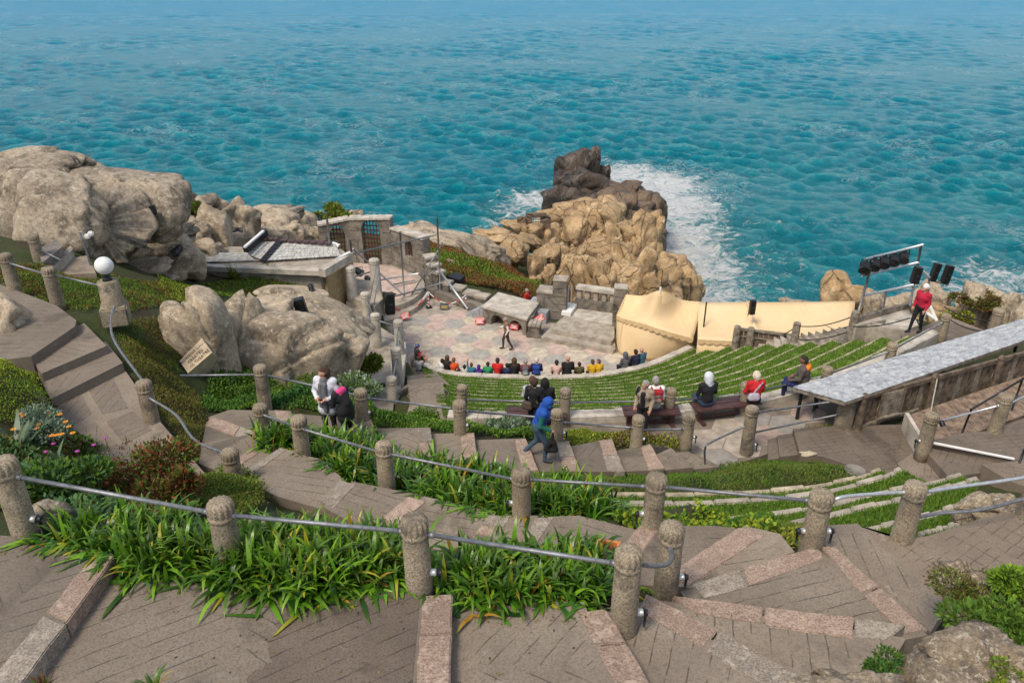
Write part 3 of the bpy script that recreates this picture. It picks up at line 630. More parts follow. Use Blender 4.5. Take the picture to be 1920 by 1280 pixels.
for x, y, Y in [(1000, 555, 45), (900, 512, 50), (850, 472, 56), (950, 502, 53), (1022, 532, 49), (800, 472, 51), (880, 455, 60), (930, 545, 46), (860, 528, 47), (960, 530, 48.5), (770, 445, 58)]:
    p = WY(x, y, Y); CTRL.append((p.x, p.y, p.z))
C = np.array(CTRL); 
# drop near-duplicates
keep = []
for i in range(len(C)):
    if all((C[i, 0]-C[j, 0])**2+(C[i, 1]-C[j, 1])**2 > .12 for j in keep): keep.append(i)
C = C[keep]
Dm = np.sqrt((C[:, None, 0]-C[None, :, 0])**2+(C[:, None, 1]-C[None, :, 1])**2)
n_ = len(C); A_ = np.zeros((n_+1, n_+1)); A_[:n_, :n_] = -Dm + np.eye(n_)*-.05*0 + np.eye(n_)*.15*-1; A_[:n_, n_] = 1; A_[n_, :n_] = 1
wts = np.linalg.solve(A_, np.append(C[:, 2], 0))
COAST = [(-90, -30), (-90, 36), (-34, 33), (-24, 36), (-19, 44), (-15, 57), (-8, 63), (0, 67), (5, 66), (9, 58), (10, 46), (13, 40), (20, 37.5), (24, 35), (50, 34), (90, -30)]
def coast_d(X, Y):
    d = np.full(X.shape, 1e9)
    for i in range(len(COAST)):
        x0, y0 = COAST[i]; x1, y1 = COAST[(i+1) % len(COAST)]; dx, dy = x1-x0, y1-y0
        t = np.clip(((X-x0)*dx+(Y-y0)*dy)/(dx*dx+dy*dy), 0, 1); d = np.minimum(d, np.hypot(X-x0-t*dx, Y-y0-t*dy))
    return np.where(pip(COAST, X, Y), -d, d)
def height(X, Y):
    X = np.atleast_1d(np.asarray(X, float)); Y = np.atleast_1d(np.asarray(Y, float)); out = np.empty(X.shape)
    for i in range(0, X.size, 20000):
        s = slice(i, i+20000)
        out[s] = -np.sqrt((X[s, None]-C[None, :, 0])**2+(Y[s, None]-C[None, :, 1])**2) @ wts[:n_] + wts[n_]
    cd = coast_d(X, Y); out = np.where(cd > 0, np.maximum(out-cd*1.7-cd*cd*.02, -23), out)
    return out
def hit(px, py):                             # where the line of sight meets the ground
    d = ray(px, py); t0, t1 = 1.2/abs(d.z), 60/abs(d.y)
    ts = np.linspace(t0, t1, 240); g = height(d.x*ts, d.y*ts); zz = H+d.z*ts
    k = np.argmax(zz < g); k = k if (zz < g).any() else 239
    a, b = ts[max(k-1, 0)], ts[k]
    for _ in range(14):
        m_ = (a+b)/2
        if H+d.z*m_ < height([d.x*m_], [d.y*m_])[0]: b = m_
        else: a = m_
    return Vector((d.x*b, d.y*b, H+d.z*b))
gx = np.arange(-46, 46.01, .3); gy = np.arange(1.0, 82, .3)
GX, GY = np.meshgrid(gx, gy); GZ = height(GX.ravel(), GY.ravel()).reshape(GX.shape)
rs_ = np.random.RandomState(2)
GZ += rs_.uniform(-.04, .04, GZ.shape)
for poly, z in SLABS:
    c = sum(poly, Vector((0, 0))) / len(poly)
    ex = [c + (p-c)*(1+.28/max((p-c).length, .3)) for p in poly]
    bx = (GX > min(p.x for p in ex)) & (GX < max(p.x for p in ex)) & (GY > min(p.y for p in ex)) & (GY < max(p.y for p in ex))
    if not bx.any(): continue
    ii = np.where(bx); ins = pip(ex, GX[ii], GY[ii]); v = GZ[ii]; v[ins] = np.minimum(v[ins], z-.12); GZ[ii] = v
me = bpy.data.meshes.new('ground'); nx, ny = len(gx), len(gy)
V = np.stack([GX.ravel(), GY.ravel(), GZ.ravel()], 1)
idx = np.arange(nx*ny).reshape(ny, nx)
Fc = np.stack([idx[:-1, :-1].ravel(), idx[:-1, 1:].ravel(), idx[1:, 1:].ravel(), idx[1:, :-1].ravel()], 1)
me.from_pydata(V.tolist(), [], Fc.tolist()); me.polygons.foreach_set('use_smooth', [True]*len(me.polygons))
m, t, bs = nodes('ground'); p = pos(t)
col = ramp(t, ntex(t, p, .9, 8, .7), [(.3, (.028, .042, .008)), (.45, (.05, .068, .012)), (.58, (.055, .042, .016)), (.72, (.05, .036, .022))])
g_ = N(t, 'ShaderNodeNewGeometry'); sx = N(t, 'ShaderNodeSeparateXYZ'); L(t, g_.outputs['Normal'], sx.inputs[0])
st_ = ramp(t, math_(t, 'ADD', sx.outputs[2], math_(t, 'MULTIPLY', math_(t, 'SUBTRACT', ntex(t, p, 1.2, 5), .5), .5)), [(.48, (1, 1, 1)), (.62, (0, 0, 0))])
rk = ramp(t, ntex(t, p, .7, 8, .7), [(.3, (.11, .08, .05)), (.7, (.34, .26, .17))])
col = mix(t, st_, col, rk); L(t, col, bs.inputs['Base Color']); bs.inputs['Roughness'].default_value = .95
bump(t, bs, ntex(t, p, 6, 8, .75), .8, .15)
tag(link('ground', me, 'ground'), kind='structure')
# ---------------------------------------------------------------- the sea
ZS = -20.0
def make_sea():
    nr, na = 760, 760
    rad = 58*np.power(2600/58, np.linspace(0, 1, nr)); ang = np.radians(np.linspace(-45, 45, na))
    RR, AA = np.meshgrid(rad, ang, indexing='ij'); X = RR*np.sin(AA); Y = RR*np.cos(AA)
    rs = np.random.RandomState(11); Z = np.zeros_like(X); DX = np.zeros_like(X); DY = np.zeros_like(X)
    wind = R(200)                            # direction of travel (from +X axis): towards the viewer, a little leftwards
    patch = np.zeros_like(X)
    for i in range(5):
        a = rs.uniform(0, 6.28); l = rs.uniform(40, 130); patch += np.sin((X*np.cos(a)+Y*np.sin(a))*2*np.pi/l+rs.uniform(0, 6.28))
    patch = np.clip(.8+.2*patch, .25, 1.5)
    for i in range(84):
        lam = 1.2*np.power(18/1.2, rs.uniform(0, 1)); th = R(244) + rs.normal(0, .75); k = 2*np.pi/lam
        amp = .0195*lam*min(1, (4.0/lam)**1.6)*rs.uniform(.5, 1.3)
        cell = RR*np.radians(90)/na + RR*(np.log(2600/58)/nr); fade = np.clip(lam/(2.2*cell)-.6, 0, 1)
        ph = (X*np.cos(th)+Y*np.sin(th))*k + rs.uniform(0, 6.28)
        ph = ph + .5*np.sin(ph*.31+i)
        A = amp*fade*patch; Z += A*np.cos(ph); s = -A*np.sin(ph)*.9; DX += s*np.cos(th); DY += s*np.sin(th)
    V = np.stack([(X+DX).ravel(), (Y+DY).ravel(), (ZS+Z).ravel()], 1)
    # foam: round the rocks and on the steepest crests
    def fb(px, py): q = W(px, py, ZS); return q.x, q.y
    foam = np.zeros_like(X)
    blobs = [((1180, 330), 13, 1.0), ((1225, 345), 14, 1.1), ((1262, 385), 13, 1.1), ((1290, 430), 12, .9), ((1265, 470), 12, 1.15), ((1300, 500), 13, .95), ((1330, 560), 9, .95), ((1350, 420), 15, .5), ((1400, 490), 16, .55), ((1480, 540), 14, .45), ((1430, 330), 14, .35), ((1010, 375), 9, .95), ((965, 390), 9, .7), ((925, 420), 7, .6), ((1130, 300), 8, .55), ((1880, 525), 12, .75), ((1790, 545), 8, .7), ((1560, 480), 16, .3), ((1380, 590), 8, .6), ((1600, 540), 12, .35), ((1340, 370), 12, .5)]
    for (px, py), rr, s in blobs:
        x, y = fb(px, py); foam = np.maximum(foam, s*.62*np.exp(-(((X-x)/(rr*.82))**2+((Y-y)/(rr*1.0))**2)))
    crest = np.clip((Z-.55)/.5, 0, 1)*.30
    foam = np.clip(foam+crest*(1+foam), 0, 1.3)
    me = bpy.data.meshes.new('sea'); idx = np.arange(nr*na).reshape(nr, na)
    Fq = np.stack([idx[:-1, :-1].ravel(), idx[1:, :-1].ravel(), idx[1:, 1:].ravel(), idx[:-1, 1:].ravel()], 1).astype(np.int32)
    me.vertices.add(len(V)); me.vertices.foreach_set('co', V.ravel().astype(np.float32))
    me.loops.add(Fq.size); me.loops.foreach_set('vertex_index', Fq[:, ::-1].ravel()); me.polygons.add(len(Fq))
    me.polygons.foreach_set('loop_start', np.arange(0, Fq.size, 4, dtype=np.int32)); me.polygons.foreach_set('use_smooth', np.ones(len(Fq), bool))
    me.update(calc_edges=True)
    a = me.attributes.new('foam', 'FLOAT', 'POINT'); a.data.foreach_set('value', foam.ravel().astype(np.float32))
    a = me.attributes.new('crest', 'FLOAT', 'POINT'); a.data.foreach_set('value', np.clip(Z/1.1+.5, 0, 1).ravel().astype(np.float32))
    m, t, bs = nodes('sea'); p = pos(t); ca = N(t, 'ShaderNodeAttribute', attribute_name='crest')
    at = N(t, 'ShaderNodeAttribute', attribute_name='foam'); fo = at.outputs['Fac']
    mp = N(t, 'ShaderNodeMapping'); mp.inputs['Scale'].default_value = (.7, 1.0, 1); mp.inputs['Rotation'].default_value = (0, 0, R(22)); L(t, p, mp.inputs[0])
    n1 = ntex(t, mp.outputs[0], .7, 10, .78, 1.0); n2 = ntex(t, p, .05, 5, .6)
    wc = ramp(t, ntex(t, p, .012, 4, .6), [(.3, (.005, .325, .365)), (.7, (.005, .285, .38))])
    wc = mix(t, math_(t, 'MULTIPLY', n2, .5), wc, (.0, .14, .20))
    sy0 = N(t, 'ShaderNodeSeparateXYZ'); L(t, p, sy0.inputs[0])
    wc = mix(t, ramp(t, math_(t, 'DIVIDE', sy0.outputs[1], 700), [(.15, (0, 0, 0)), (.75, (1, 1, 1))]), wc, (.01, .30, .50))    # blue sky reflection painted into the water colour, growing with distance
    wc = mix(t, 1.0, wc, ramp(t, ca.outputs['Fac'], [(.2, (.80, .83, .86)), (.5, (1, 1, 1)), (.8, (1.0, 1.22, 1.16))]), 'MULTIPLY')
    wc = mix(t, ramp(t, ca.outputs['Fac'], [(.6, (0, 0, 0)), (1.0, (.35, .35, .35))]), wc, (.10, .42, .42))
    milky = ramp(t, fo, [(.12, (0, 0, 0)), (.9, (.75, .75, .75))])
    wc = mix(t, milky, wc, (.16, .40, .40))
    k = math_(t, 'ADD', math_(t, 'MULTIPLY', fo, .62), math_(t, 'SUBTRACT', n1, .02))
    fm = ramp(t, k, [(.70, (0, 0, 0)), (.82, (1, 1, 1))])
    # thin streaks where the noise folds
    ridge = math_(t, 'ADD', math_(t, 'ABSOLUTE', math_(t, 'SUBTRACT', ntex(t, mp.outputs[0], .33, 7, .66, 1.6), .5)), math_(t, 'MULTIPLY', ramp(t, ntex(t, p, .045, 4, .6), [(.42, (1, 1, 1)), (.62, (0, 0, 0))]), .05))
    strk = math_(t, 'MULTIPLY', ramp(t, ridge, [(0.0, (1, 1, 1)), (.03, (0, 0, 0))]), ramp(t, fo, [(.03, (.4, .4, .4)), (.4, (.9, .9, .9))]))
    fm = math_(t, 'MAXIMUM', fm, strk)
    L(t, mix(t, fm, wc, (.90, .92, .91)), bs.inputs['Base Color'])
    sy = N(t, 'ShaderNodeSeparateXYZ'); L(t, p, sy.inputs[0]); far_ = ramp(t, math_(t, 'DIVIDE', sy.outputs[1], 700), [(.12, (.10, .10, .10)), (.8, (.3, .3, .3))])
    L(t, math_(t, 'ADD', far_, math_(t, 'MULTIPLY', fm, .5)), bs.inputs['Roughness']); bs.inputs['IOR'].default_value = 1.33; bs.inputs['Specular IOR Level'].default_value = .26
    h1 = ntex(t, mp.outputs[0], 2.2, 6, .7, .4); h2 = ntex(t, mp.outputs[0], .7, 5, .62, .6)
    bump(t, bs, math_(t, 'ADD', math_(t, 'MULTIPLY', h1, .6), h2), 1.0, 2.2)
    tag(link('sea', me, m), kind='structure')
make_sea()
m_ = MB(); m_.box((0, 0, ZS-4), (24000, 24000, .5)); 
mm, tt, bb = nodes('deep_sea'); bb.inputs['Base Color'].default_value = (0, .10, .13, 1); bb.inputs['Roughness'].default_value = .2
tag(m_.build('water', 'deep_sea'), kind='structure')
# ---------------------------------------------------------------- rocks
_ico = {}
def ico(sub):
    if sub not in _ico:
        bm = bmesh.new(); bmesh.ops.create_icosphere(bm, subdivisions=sub, radius=1)
        _ico[sub] = (np.array([v.co[:] for v in bm.verts]), [tuple(v.index for v in f.verts) for f in bm.faces]); bm.free()
    return _ico[sub]
def vfbm(P, seed, octs=5):
    rs = np.random.RandomState(seed % 100000); o = np.zeros(len(P)); a, f = 1.0, 1.0
    for k in range(octs):
        w_ = np.zeros(len(P))
        for j in range(5): d = rs.normal(0, 1, 3); d /= np.linalg.norm(d); w_ += np.sin((P @ d)*f*rs.uniform(1.6, 3.4)+rs.uniform(0, 6.28)+.8*o)
        o = o+a*w_/3.2; a *= .55; f *= 2.05
    return o
def rock_mesh(name, c, half, seed, sub=4, p=20, planes=15, amp=.06, rot=(0, 0, 0), bottom=None, fs=1.0, mat='rock', joints=0, dl=.82, cells=11, groove=.10, step=1.0):
    """a jointed boulder: a rounded polyhedron (soft maximum of planes) with noise"""
    D, fs_ = ico(sub); rs = np.random.RandomState(seed)
    nrm = [(1, 0, 0), (-1, 0, 0), (0, 1, 0), (0, -1, 0), (0, 0, 1), (0, 0, -1)]; d = [1 + rs.uniform(-.08, .12) for _ in nrm]
    nrm = [np.array(n)+rs.normal(0, .16, 3) for n in nrm]
    for i in range(planes):
        n = rs.normal(0, 1, 3); n /= np.linalg.norm(n); nrm.append(n); d.append(rs.uniform(dl, dl+.3))
    Nn = np.array([n/np.linalg.norm(n) for n in nrm]); q = np.maximum(D @ Nn.T / np.array(d)[None, :], 0)
    r = np.power(np.power(q, p).sum(1), -1/p); Pv = D*r[:, None]
    hs = np.array(half); off = Vector(rs.uniform(-50, 50, 3)); sc = 1.0
    P3 = Pv*hs
    M = np.array(Matrix.Rotation(rot[2], 3, 'Z') @ Matrix.Rotation(rot[1], 3, 'Y') @ Matrix.Rotation(rot[0], 3, 'X'))
    P3 = P3 @ M.T
    for i in range(joints):                  # open joints: narrow grooves along planes
        n = rs.normal(0, 1, 3); n[2] *= .7; n /= np.linalg.norm(n); dd = np.abs(P3 @ n - rs.uniform(-.45, .45)*min(hs)+.08*min(hs)*np.sin(P3 @ rs.normal(0, 2/min(hs), 3)))
        P3 = P3*(1-.14*np.exp(-(dd/(.045*min(hs)+.02))**2))[:, None]
    size = float(min(hs))
    # jointing: the surface falls into cells, each with its own level and tilt, parted by narrow open joints
    if cells:
        sd = rs.uniform(-1, 1, (cells, 3))*hs*1.05; asp = np.array([1, 1, .8])
        dd = np.linalg.norm((P3[:, None, :]+.12*size*vfbm(P3/size*1.3, seed+3)[:, None, None]-sd[None])*asp, axis=2); o2 = np.argsort(dd, axis=1)[:, :2]; ii = np.arange(len(P3))
        d1, d2 = dd[ii, o2[:, 0]], dd[ii, o2[:, 1]]; lev = rs.uniform(-.07, .07, cells); tl = rs.normal(0, .09, (cells, 3)); dn = P3/np.linalg.norm(P3, axis=1)[:, None]
        k = lev[o2[:, 0]]+(tl[o2[:, 0]]*dn).sum(1); gr = np.exp(-((d2-d1)/(.07*size+.03))**2); P3 = P3*(1+step*k*2-groove*gr)[:, None]
    nd = vfbm(P3/size*fs*1.1, seed)*.55+vfbm(P3/size*fs*4.5, seed+1)*.22+np.abs(vfbm(P3/size*fs*2.2, seed+2))*.35
    nn = P3/np.linalg.norm(P3, axis=1)[:, None]; P3 = P3 + nn*(nd*amp*size*1.6)[:, None]
    if bottom is not None:
        zc = c[2]; lowest = P3[:, 2].min(); k = (zc-bottom)/max(-lowest, .01)
        P3[:, 2] = np.where(P3[:, 2] < 0, P3[:, 2]*max(k, 1), P3[:, 2])
    P3 = P3 + np.array(c)[None, :]
    me = bpy.data.meshes.new(name); me.from_pydata(P3.tolist(), [], fs_); me.polygons.foreach_set('use_smooth', [True]*len(me.polygons)); me.materials.append(MATS[mat]); me.update()
    return me
def rock(px, py, Y, w, h, seed, label=None, dp=.8, tilt=0, mat='rock', parent=None, name='boulder', bottom=None, **k):
    """px, py = centre of what the photo shows of it; w, h in photo pixels; tilt in degrees in the picture plane"""
    c = WY(px, py, Y); s = depth(c)/F
    dip = math.atan2(H-c.z, c.y); hh = h/2*s; b_ = min(w/2*s*dp, .85*hh/math.sin(dip)); cz = math.sqrt(max(hh*hh-(b_*math.sin(dip))**2, (.45*hh)**2))/math.cos(dip)
    k.setdefault('joints', 1)
    me = rock_mesh(name, c, (w/2*s, b_, cz), seed, mat=mat, rot=(k.pop('rx', 0), R(tilt), k.pop('rz', 0)), bottom=bottom, **k)
    o = link(name, me, None, parent)
    if label: tag(o, label, 'rock')
    return o
# big boulders, far left
rock(30, 316, 30, 215, 66, 1, 'long flat lichened boulder lying on top of the big boulders, far left', .7, 4, 'rock_lichen', sub=5, p=13, planes=12, dl=.9, cells=5, amp=.045)
rock(168, 424, 26.5, 185, 140, 22, 'huge lichen-spotted boulder above the small stone seat', .8, 8, 'rock_lichen', sub=5, p=13, planes=12, dl=.9, cells=5, amp=.045)
rock(288, 408, 28.3, 118, 106, 33, 'rounded boulder carrying a small black speaker box, beside the huge one', .9, 14, 'rock_lichen', sub=5, p=13, planes=12, dl=.9, cells=5, amp=.045)
rock(8, 420, 26.5, 140, 150, 4, 'lichened boulder cut by the left edge of the picture', .8, 0, 'rock_lichen', sub=5, p=13, planes=12, dl=.9, cells=5, amp=.045)
rock(210, 346, 29.3, 200, 52, 5, 'mossy shelf of rock capping the huge boulder', .9, 6, 'rock_lichen', p=13, planes=12, dl=.9, cells=5, amp=.045)
rock(300, 372, 29.6, 84, 54, 112, 'sloping end of the capping ledge above the speaker boulder', .9, 26, 'rock_lichen')
rock(300, 458, 30.5, 150, 60, 113, 'shaded rock filling the hollow under the speaker boulder', .8, 0, 'rock')
rock(120, 340, 32, 170, 56, 6, 'brown slab wedged under the flat top boulder', .9, -6, 'rock')
rock(332, 398, 31, 36, 40, 7, 'small round boulder at the right foot of the large lichened ones', 1, 0, 'rock')
rock(238, 482, 27.5, 95, 26, 8, 'long narrow slab of rock lying under the huge boulder', .6, -22, 'rock')
rock(280, 500, 28, 120, 44, 9, 'low brown rock above the globe lamp bed', .9, -8, 'rock')
rock(332, 490, 29.5, 74, 66, 10, 'rock with a dark floodlight on it', .9, 10, 'rock')
rock(308, 522, 28, 40, 18, 111, 'pale small rock at the edge of the green slope', .9, 0, 'rock')
for i, (x, y, Y, w_, h_, lab) in enumerate([
        (400, 425, 36, 50, 96, 'upright cleft rock left of the slate roofs'), (362, 395, 38, 70, 40, 'rock with grass behind the black speaker boulder'), (366, 438, 35, 56, 56, 'rounded rock above the green cleft'),
        (330, 446, 33, 44, 34, 'small wedged rock below the speaker boulder'), (414, 402, 39, 40, 50, 'rock bearing a short white post'), (384, 470, 34, 60, 40, 'low rock left of the stone bowl'),
        (456, 420, 42, 52, 70, 'standing rock behind the slate roofs'), (437, 440, 41, 40, 50, 'dark rock between two standing rocks'), (515, 408, 46, 96, 40, 'long smooth rock on the skyline behind the slate roof'),
        (545, 432, 45, 60, 36, 'pale rock above the slate roof'), (585, 442, 46, 50, 40, 'rock against the end of the gate wall'), (500, 440, 44, 70, 36, 'rock just behind the dark ridge tiles'),
        (560, 405, 50, 66, 26, 'flat rock behind the gate wall skyline'), (668, 402, 60, 34, 18, 'small rock peeping over the gate wall'), (425, 470, 37, 60, 50, 'rock behind the stone bowl')]):
    rock(x, y, Y, w_, h_, 40+i, lab, 1.0, (i*37 % 30)-15, 'rock', bottom=WY(x, y, Y).z-3.5)
# boulders carrying the plaque
rock(374, 660, 20.2, 128, 200, 60, 'boulder carrying the carved memorial stone', .8, -2, 'rock', sub=5, p=9, planes=8, dl=.98, amp=.035, joints=1, cells=4, groove=.05, step=.5)
rock(446, 642, 21.8, 112, 125, 61, 'tall rounded boulder between the memorial boulder and the large pale one', 1, -20, 'rock', sub=5, p=9, planes=8, dl=.98, amp=.035, joints=1, cells=4, groove=.05, step=.5)
rock(488, 592, 23.8, 120, 64, 62, 'rounded boulder behind the memorial boulders', 1, -10, 'rock', sub=5, p=9, planes=8, dl=.98, amp=.035, joints=1, cells=4, groove=.05, step=.5)
rock(552, 676, 22.4, 190, 160, 63, 'large pale boulder behind the woman in the white jacket', .8, 8, 'rock', sub=5, p=9, planes=8, dl=.98, amp=.035, joints=1, cells=4, groove=.05, step=.5)
rock(578, 596, 25.2, 190, 80, 64, 'long sloping pale boulder carrying a black speaker', .7, 24, 'rock', sub=5, p=9, planes=8, dl=.98, amp=.035, joints=1, cells=4, groove=.05, step=.5)
rock(640, 676, 23.2, 80, 104, 65, 'right-hand pale boulder beside the raised walk', .9, 18, 'rock', sub=5, p=9, planes=8, dl=.98, amp=.035, joints=1, cells=4, groove=.05, step=.5)
rock(545, 548, 27.5, 140, 26, 66, 'low pale rock along the edge of the green bank', .8, 4, 'rock', p=9, planes=8, dl=.98, amp=.035, joints=1, cells=4, groove=.05, step=.5)
rock(175, 620, 23.0, 110, 46, 67, 'low lichened rock at the head of the three wide steps', .9, 0, 'rock_lichen')
rock(225, 655, 21.5, 60, 60, 68, 'small rock beneath the globe lamp pillar', 1, 0, 'rock_lichen')
rock(2, 606, 17.0, 95, 96, 69, 'rock at the left edge beside the upper landing', .8, 0, 'rock')
rock(95, 975, 7.8, 90, 64, 70, 'pale garden rock beside the nearest left post', .8, -10, 'rock_lichen')
rock(820, 1070, 7.1, 40, 24, 71, 'small lumpy stone beside the centre post in the agapanthus', .9, 0, 'rock_lichen')
# rocks behind the stage slope
for i, (x, y, Y, w_, h_, tl, lab) in enumerate([
        (785, 432, 61, 70, 28, 5, 'first rock behind the stepped end of the gate wall'), (850, 452, 58, 130, 40, 14, 'long pale slab rock at the head of the red slope'), (905, 462, 57, 90, 40, 20, 'pale rock in the middle of the slope behind the stage'),
        (890, 482, 54, 90, 16, 48, 'narrow slab tumbled down the red and green slope'), (838, 500, 50, 20, 26, 40, 'small pointed rock on the red slope'), (918, 492, 55, 18, 26, 25, 'small leaning stone on the green slope'),
        (962, 476, 60, 58, 44, 10, 'rounded boulder on the slope left of the tall outcrop'), (935, 442, 66, 80, 24, 3, 'flat rock on the sea edge'), (985, 425, 70, 60, 26, 0, 'square rock by the tiny seaward gate'),
        (985, 455, 64, 60, 30, 8, 'broken rock between slope and outcrop'), (1010, 505, 56, 40, 60, 10, 'upright pale rock at the foot of the outcrop'), (1028, 520, 53, 26, 50, 12, 'thin upright rock left of the stage pillar'), (1000, 532, 52, 22, 30, 20, 'low rock above the red-jacketed passer-by'),
        (1060, 516, 56, 50, 30, 0, 'block behind the stage pillar'), (1025, 478, 58, 60, 40, -6, 'stepped rock under the left side of the outcrop')]):
    rock(x, y, Y, w_, h_, 90+i, lab, .9, tl, 'rock_warm' if x > 930 else 'rock', bottom=WY(x, y, Y).z-(1.3 if x < 1000 else 3))
# the outcrop: jointed granite blocks down to the sea
oc = thing('rock_outcrop', 'tall jointed golden granite outcrop above the surf', 'rock', WY(1100, 480, 70))
for i, (x, y, Y, w_, h_, tl) in enumerate([
        (1085, 405, 80, 120, 60, 0), (1050, 425, 76, 90, 66, -8), (1120, 425, 78, 100, 80, 4), (1160, 436, 76, 90, 80, 6), (1042, 455, 72, 62, 60, 8), (1073, 452, 71, 40, 76, 4), (1090, 458, 70, 60, 80, -6), (1122, 458, 70, 56, 70, 5),
        (1148, 452, 69, 30, 60, 0), (1152, 428, 70, 18, 18, 0), (1168, 458, 71, 44, 70, 0), (1190, 482, 70, 50, 120, 2), (1083, 490, 66, 44, 50, 0), (1106, 484, 65, 44, 48, 8), (1140, 480, 64, 64, 44, 6), (1178, 492, 63, 50, 60, 4),
        (1060, 495, 62, 44, 36, -5), (1088, 500, 60, 34, 40, 10), (1112, 506, 59, 30, 30, 0), (1134, 500, 59, 28, 36, -6), (1160, 506, 58, 40, 30, 4), (1090, 535, 54, 46, 70, 0), (1132, 538, 53, 46, 72, 0), (1175, 535, 54, 50, 80, 2), (1205, 520, 58, 36, 110, 6),
        (1012, 448, 70, 30, 50, 12), (1032, 470, 67, 40, 36, 0), (1050, 480, 65, 36, 34, 14), (1200, 462, 82, 60, 100, 3)]):
    k_ = WY(x, y, Y)
    rock(x, y, Y, w_*.97, h_*.97, 200+i, None, .95, tl, 'rock_warm', oc, 'granite_block', bottom=-21.5 if x > 1140 or Y > 69 else k_.z-6, p=24, planes=9, sub=5 if w_ > 55 else 4, cells=9, groove=.13, amp=.04)
lobe = thing('rock_outcrop', 'rounded cracked granite lobe right of the outcrop behind the tent', 'rock', WY(1255, 530, 60))
for i, (x, y, Y, w_, h_, tl) in enumerate([(1248, 530, 62, 100, 90, 6), (1285, 540, 62, 50, 74, 14), (1222, 540, 58, 50, 90, 0), (1262, 505, 66, 70, 50, 10), (1298, 560, 62, 30, 50, 20), (1240, 560, 58, 90, 50, 0)]):
    rock(x, y, Y, w_, h_, 260+i, None, .95, tl, 'rock_warm', lobe, 'granite_block', bottom=-21.5, p=22, amp=.06)
pin = thing('rock_outcrop', 'dark wet rock pinnacle standing in the sea beyond the outcrop', 'rock', WY(1090, 380, 112))
for i, (x, y, Y, w_, h_, tl) in enumerate([(1098, 318, 110, 40, 84, 3), (1112, 322, 111, 22, 84, 2), (1080, 320, 112, 40, 62, -3), (1066, 322, 113, 44, 50, 0), (1088, 348, 108, 86, 60, -2), (1064, 350, 108, 48, 54, 2), (1126, 336, 112, 34, 54, 8), (1128, 356, 111, 36, 50, 6), (1088, 376, 106, 104, 64, 0), (1126, 378, 108, 50, 60, 0), (1096, 398, 103, 120, 60, 0), (1056, 390, 104, 56, 76, 6)]):
    rock(x, y, Y, w_, h_, 300+i, None, .9, tl, 'rock_wet', pin, 'rock_block', bottom=-21.5, p=26, planes=10, cells=9, groove=.14, amp=.05)
stone('rock_brown', (.11, .075, .05), (.25, .175, .115), (.07, .05, .035), .3, 5, .9, dark=((.05, .035, .025), .4, .52), rough=.7, cracks=.35)
sk = thing('rock_outcrop', 'low brown wave-washed rock shelf right of the pinnacle', 'rock', WY(1190, 400, 104))
for i, (x, y, Y, w_, h_, tl) in enumerate([(1160, 372, 108, 90, 46, 6), (1200, 378, 108, 70, 44, 10), (1185, 405, 102, 110, 60, 8), (1222, 395, 104, 50, 60, 14), (1215, 430, 98, 70, 70, 10), (1150, 395, 100, 60, 60, 0), (1236, 376, 106, 18, 14, 30), (1225, 445, 94, 40, 50, 5)]):
    rock(x, y, Y, w_, h_, 330+i, None, .95, tl, 'rock_brown', sk, 'rock_block', bottom=-21.5, p=22, amp=.06)
# right-hand shore rocks
for i, (x, y, Y, w_, h_, lab, mt) in enumerate([
        (1575, 556, 42, 50, 60, 'orange-streaked rock left of the lighting rig', 'rock_warm'), (1605, 572, 41, 60, 60, 'rock leaning behind the tent end', 'rock_warm'), (1645, 568, 40, 34, 44, 'upright rock seen through the lighting rig', 'rock'), (1690, 570, 39, 60, 40, 'low rock under the rig rail', 'rock'),
        (1745, 556, 38, 66, 50, 'striped rock under the twin speakers', 'rock'), (1760, 590, 36, 70, 40, 'brown rock behind the red jacket', 'rock_warm'), (1495, 567, 46, 70, 16, 'flat rock just over the tent roof', 'rock'), (1805, 572, 37, 30, 34, 'small rock in the gap beside the column rock', 'rock'),
        (1838, 580, 35, 46, 90, 'fluted column-like rock at the right shore', 'rock'), (1890, 590, 34, 50, 70, 'rock beside the fluted column at the right edge', 'rock'), (1850, 552, 37, 60, 30, 'heather-topped dark rock at the right shore', 'rock'), (1930, 590, 33, 60, 60, 'rock at the right edge above the slate roof', 'rock')]):
    rock(x, y, Y, w_, h_, 370+i, lab, .9, (i*23 % 20)-10, mt, bottom=WY(x, y, Y).z-7, p=16)
# near right rocks
rock(1850, 1272, 4.6, 360, 170, 400, 'large crusty foreground rock in the lower right corner', .8, -6, 'rock_near', sub=5, amp=.1)
rock(1950, 1225, 4.9, 240, 110, 401, 'rock rising at the right edge of the foreground', .8, 0, 'rock_near', sub=5, amp=.1)
rock(1600, 1290, 4.5, 210, 60, 402, 'low crusty rock at the bottom edge beside the grey edge stone', .8, 0, 'rock_near', sub=5, amp=.1)
rock(1850, 1128, 6.4, 190, 130, 403, 'mossy rock beside the incised figures', .8, 10, 'rock_near', sub=5, amp=.1)
rock(1920, 1125, 6.3, 80, 66, 404, 'pale rounded rock half hidden by moss at the right edge', .9, 0, 'rock')
rock(1870, 955, 9.6, 130, 76, 405, 'dark crusty rock behind the bright handrail', .8, -12, 'rock_near', sub=5, amp=.12)
rock(1512, 851, 16.3, 36, 12, 406, 'small pale stone at the edge of the lawn', .8, 0, 'kerb_stone')
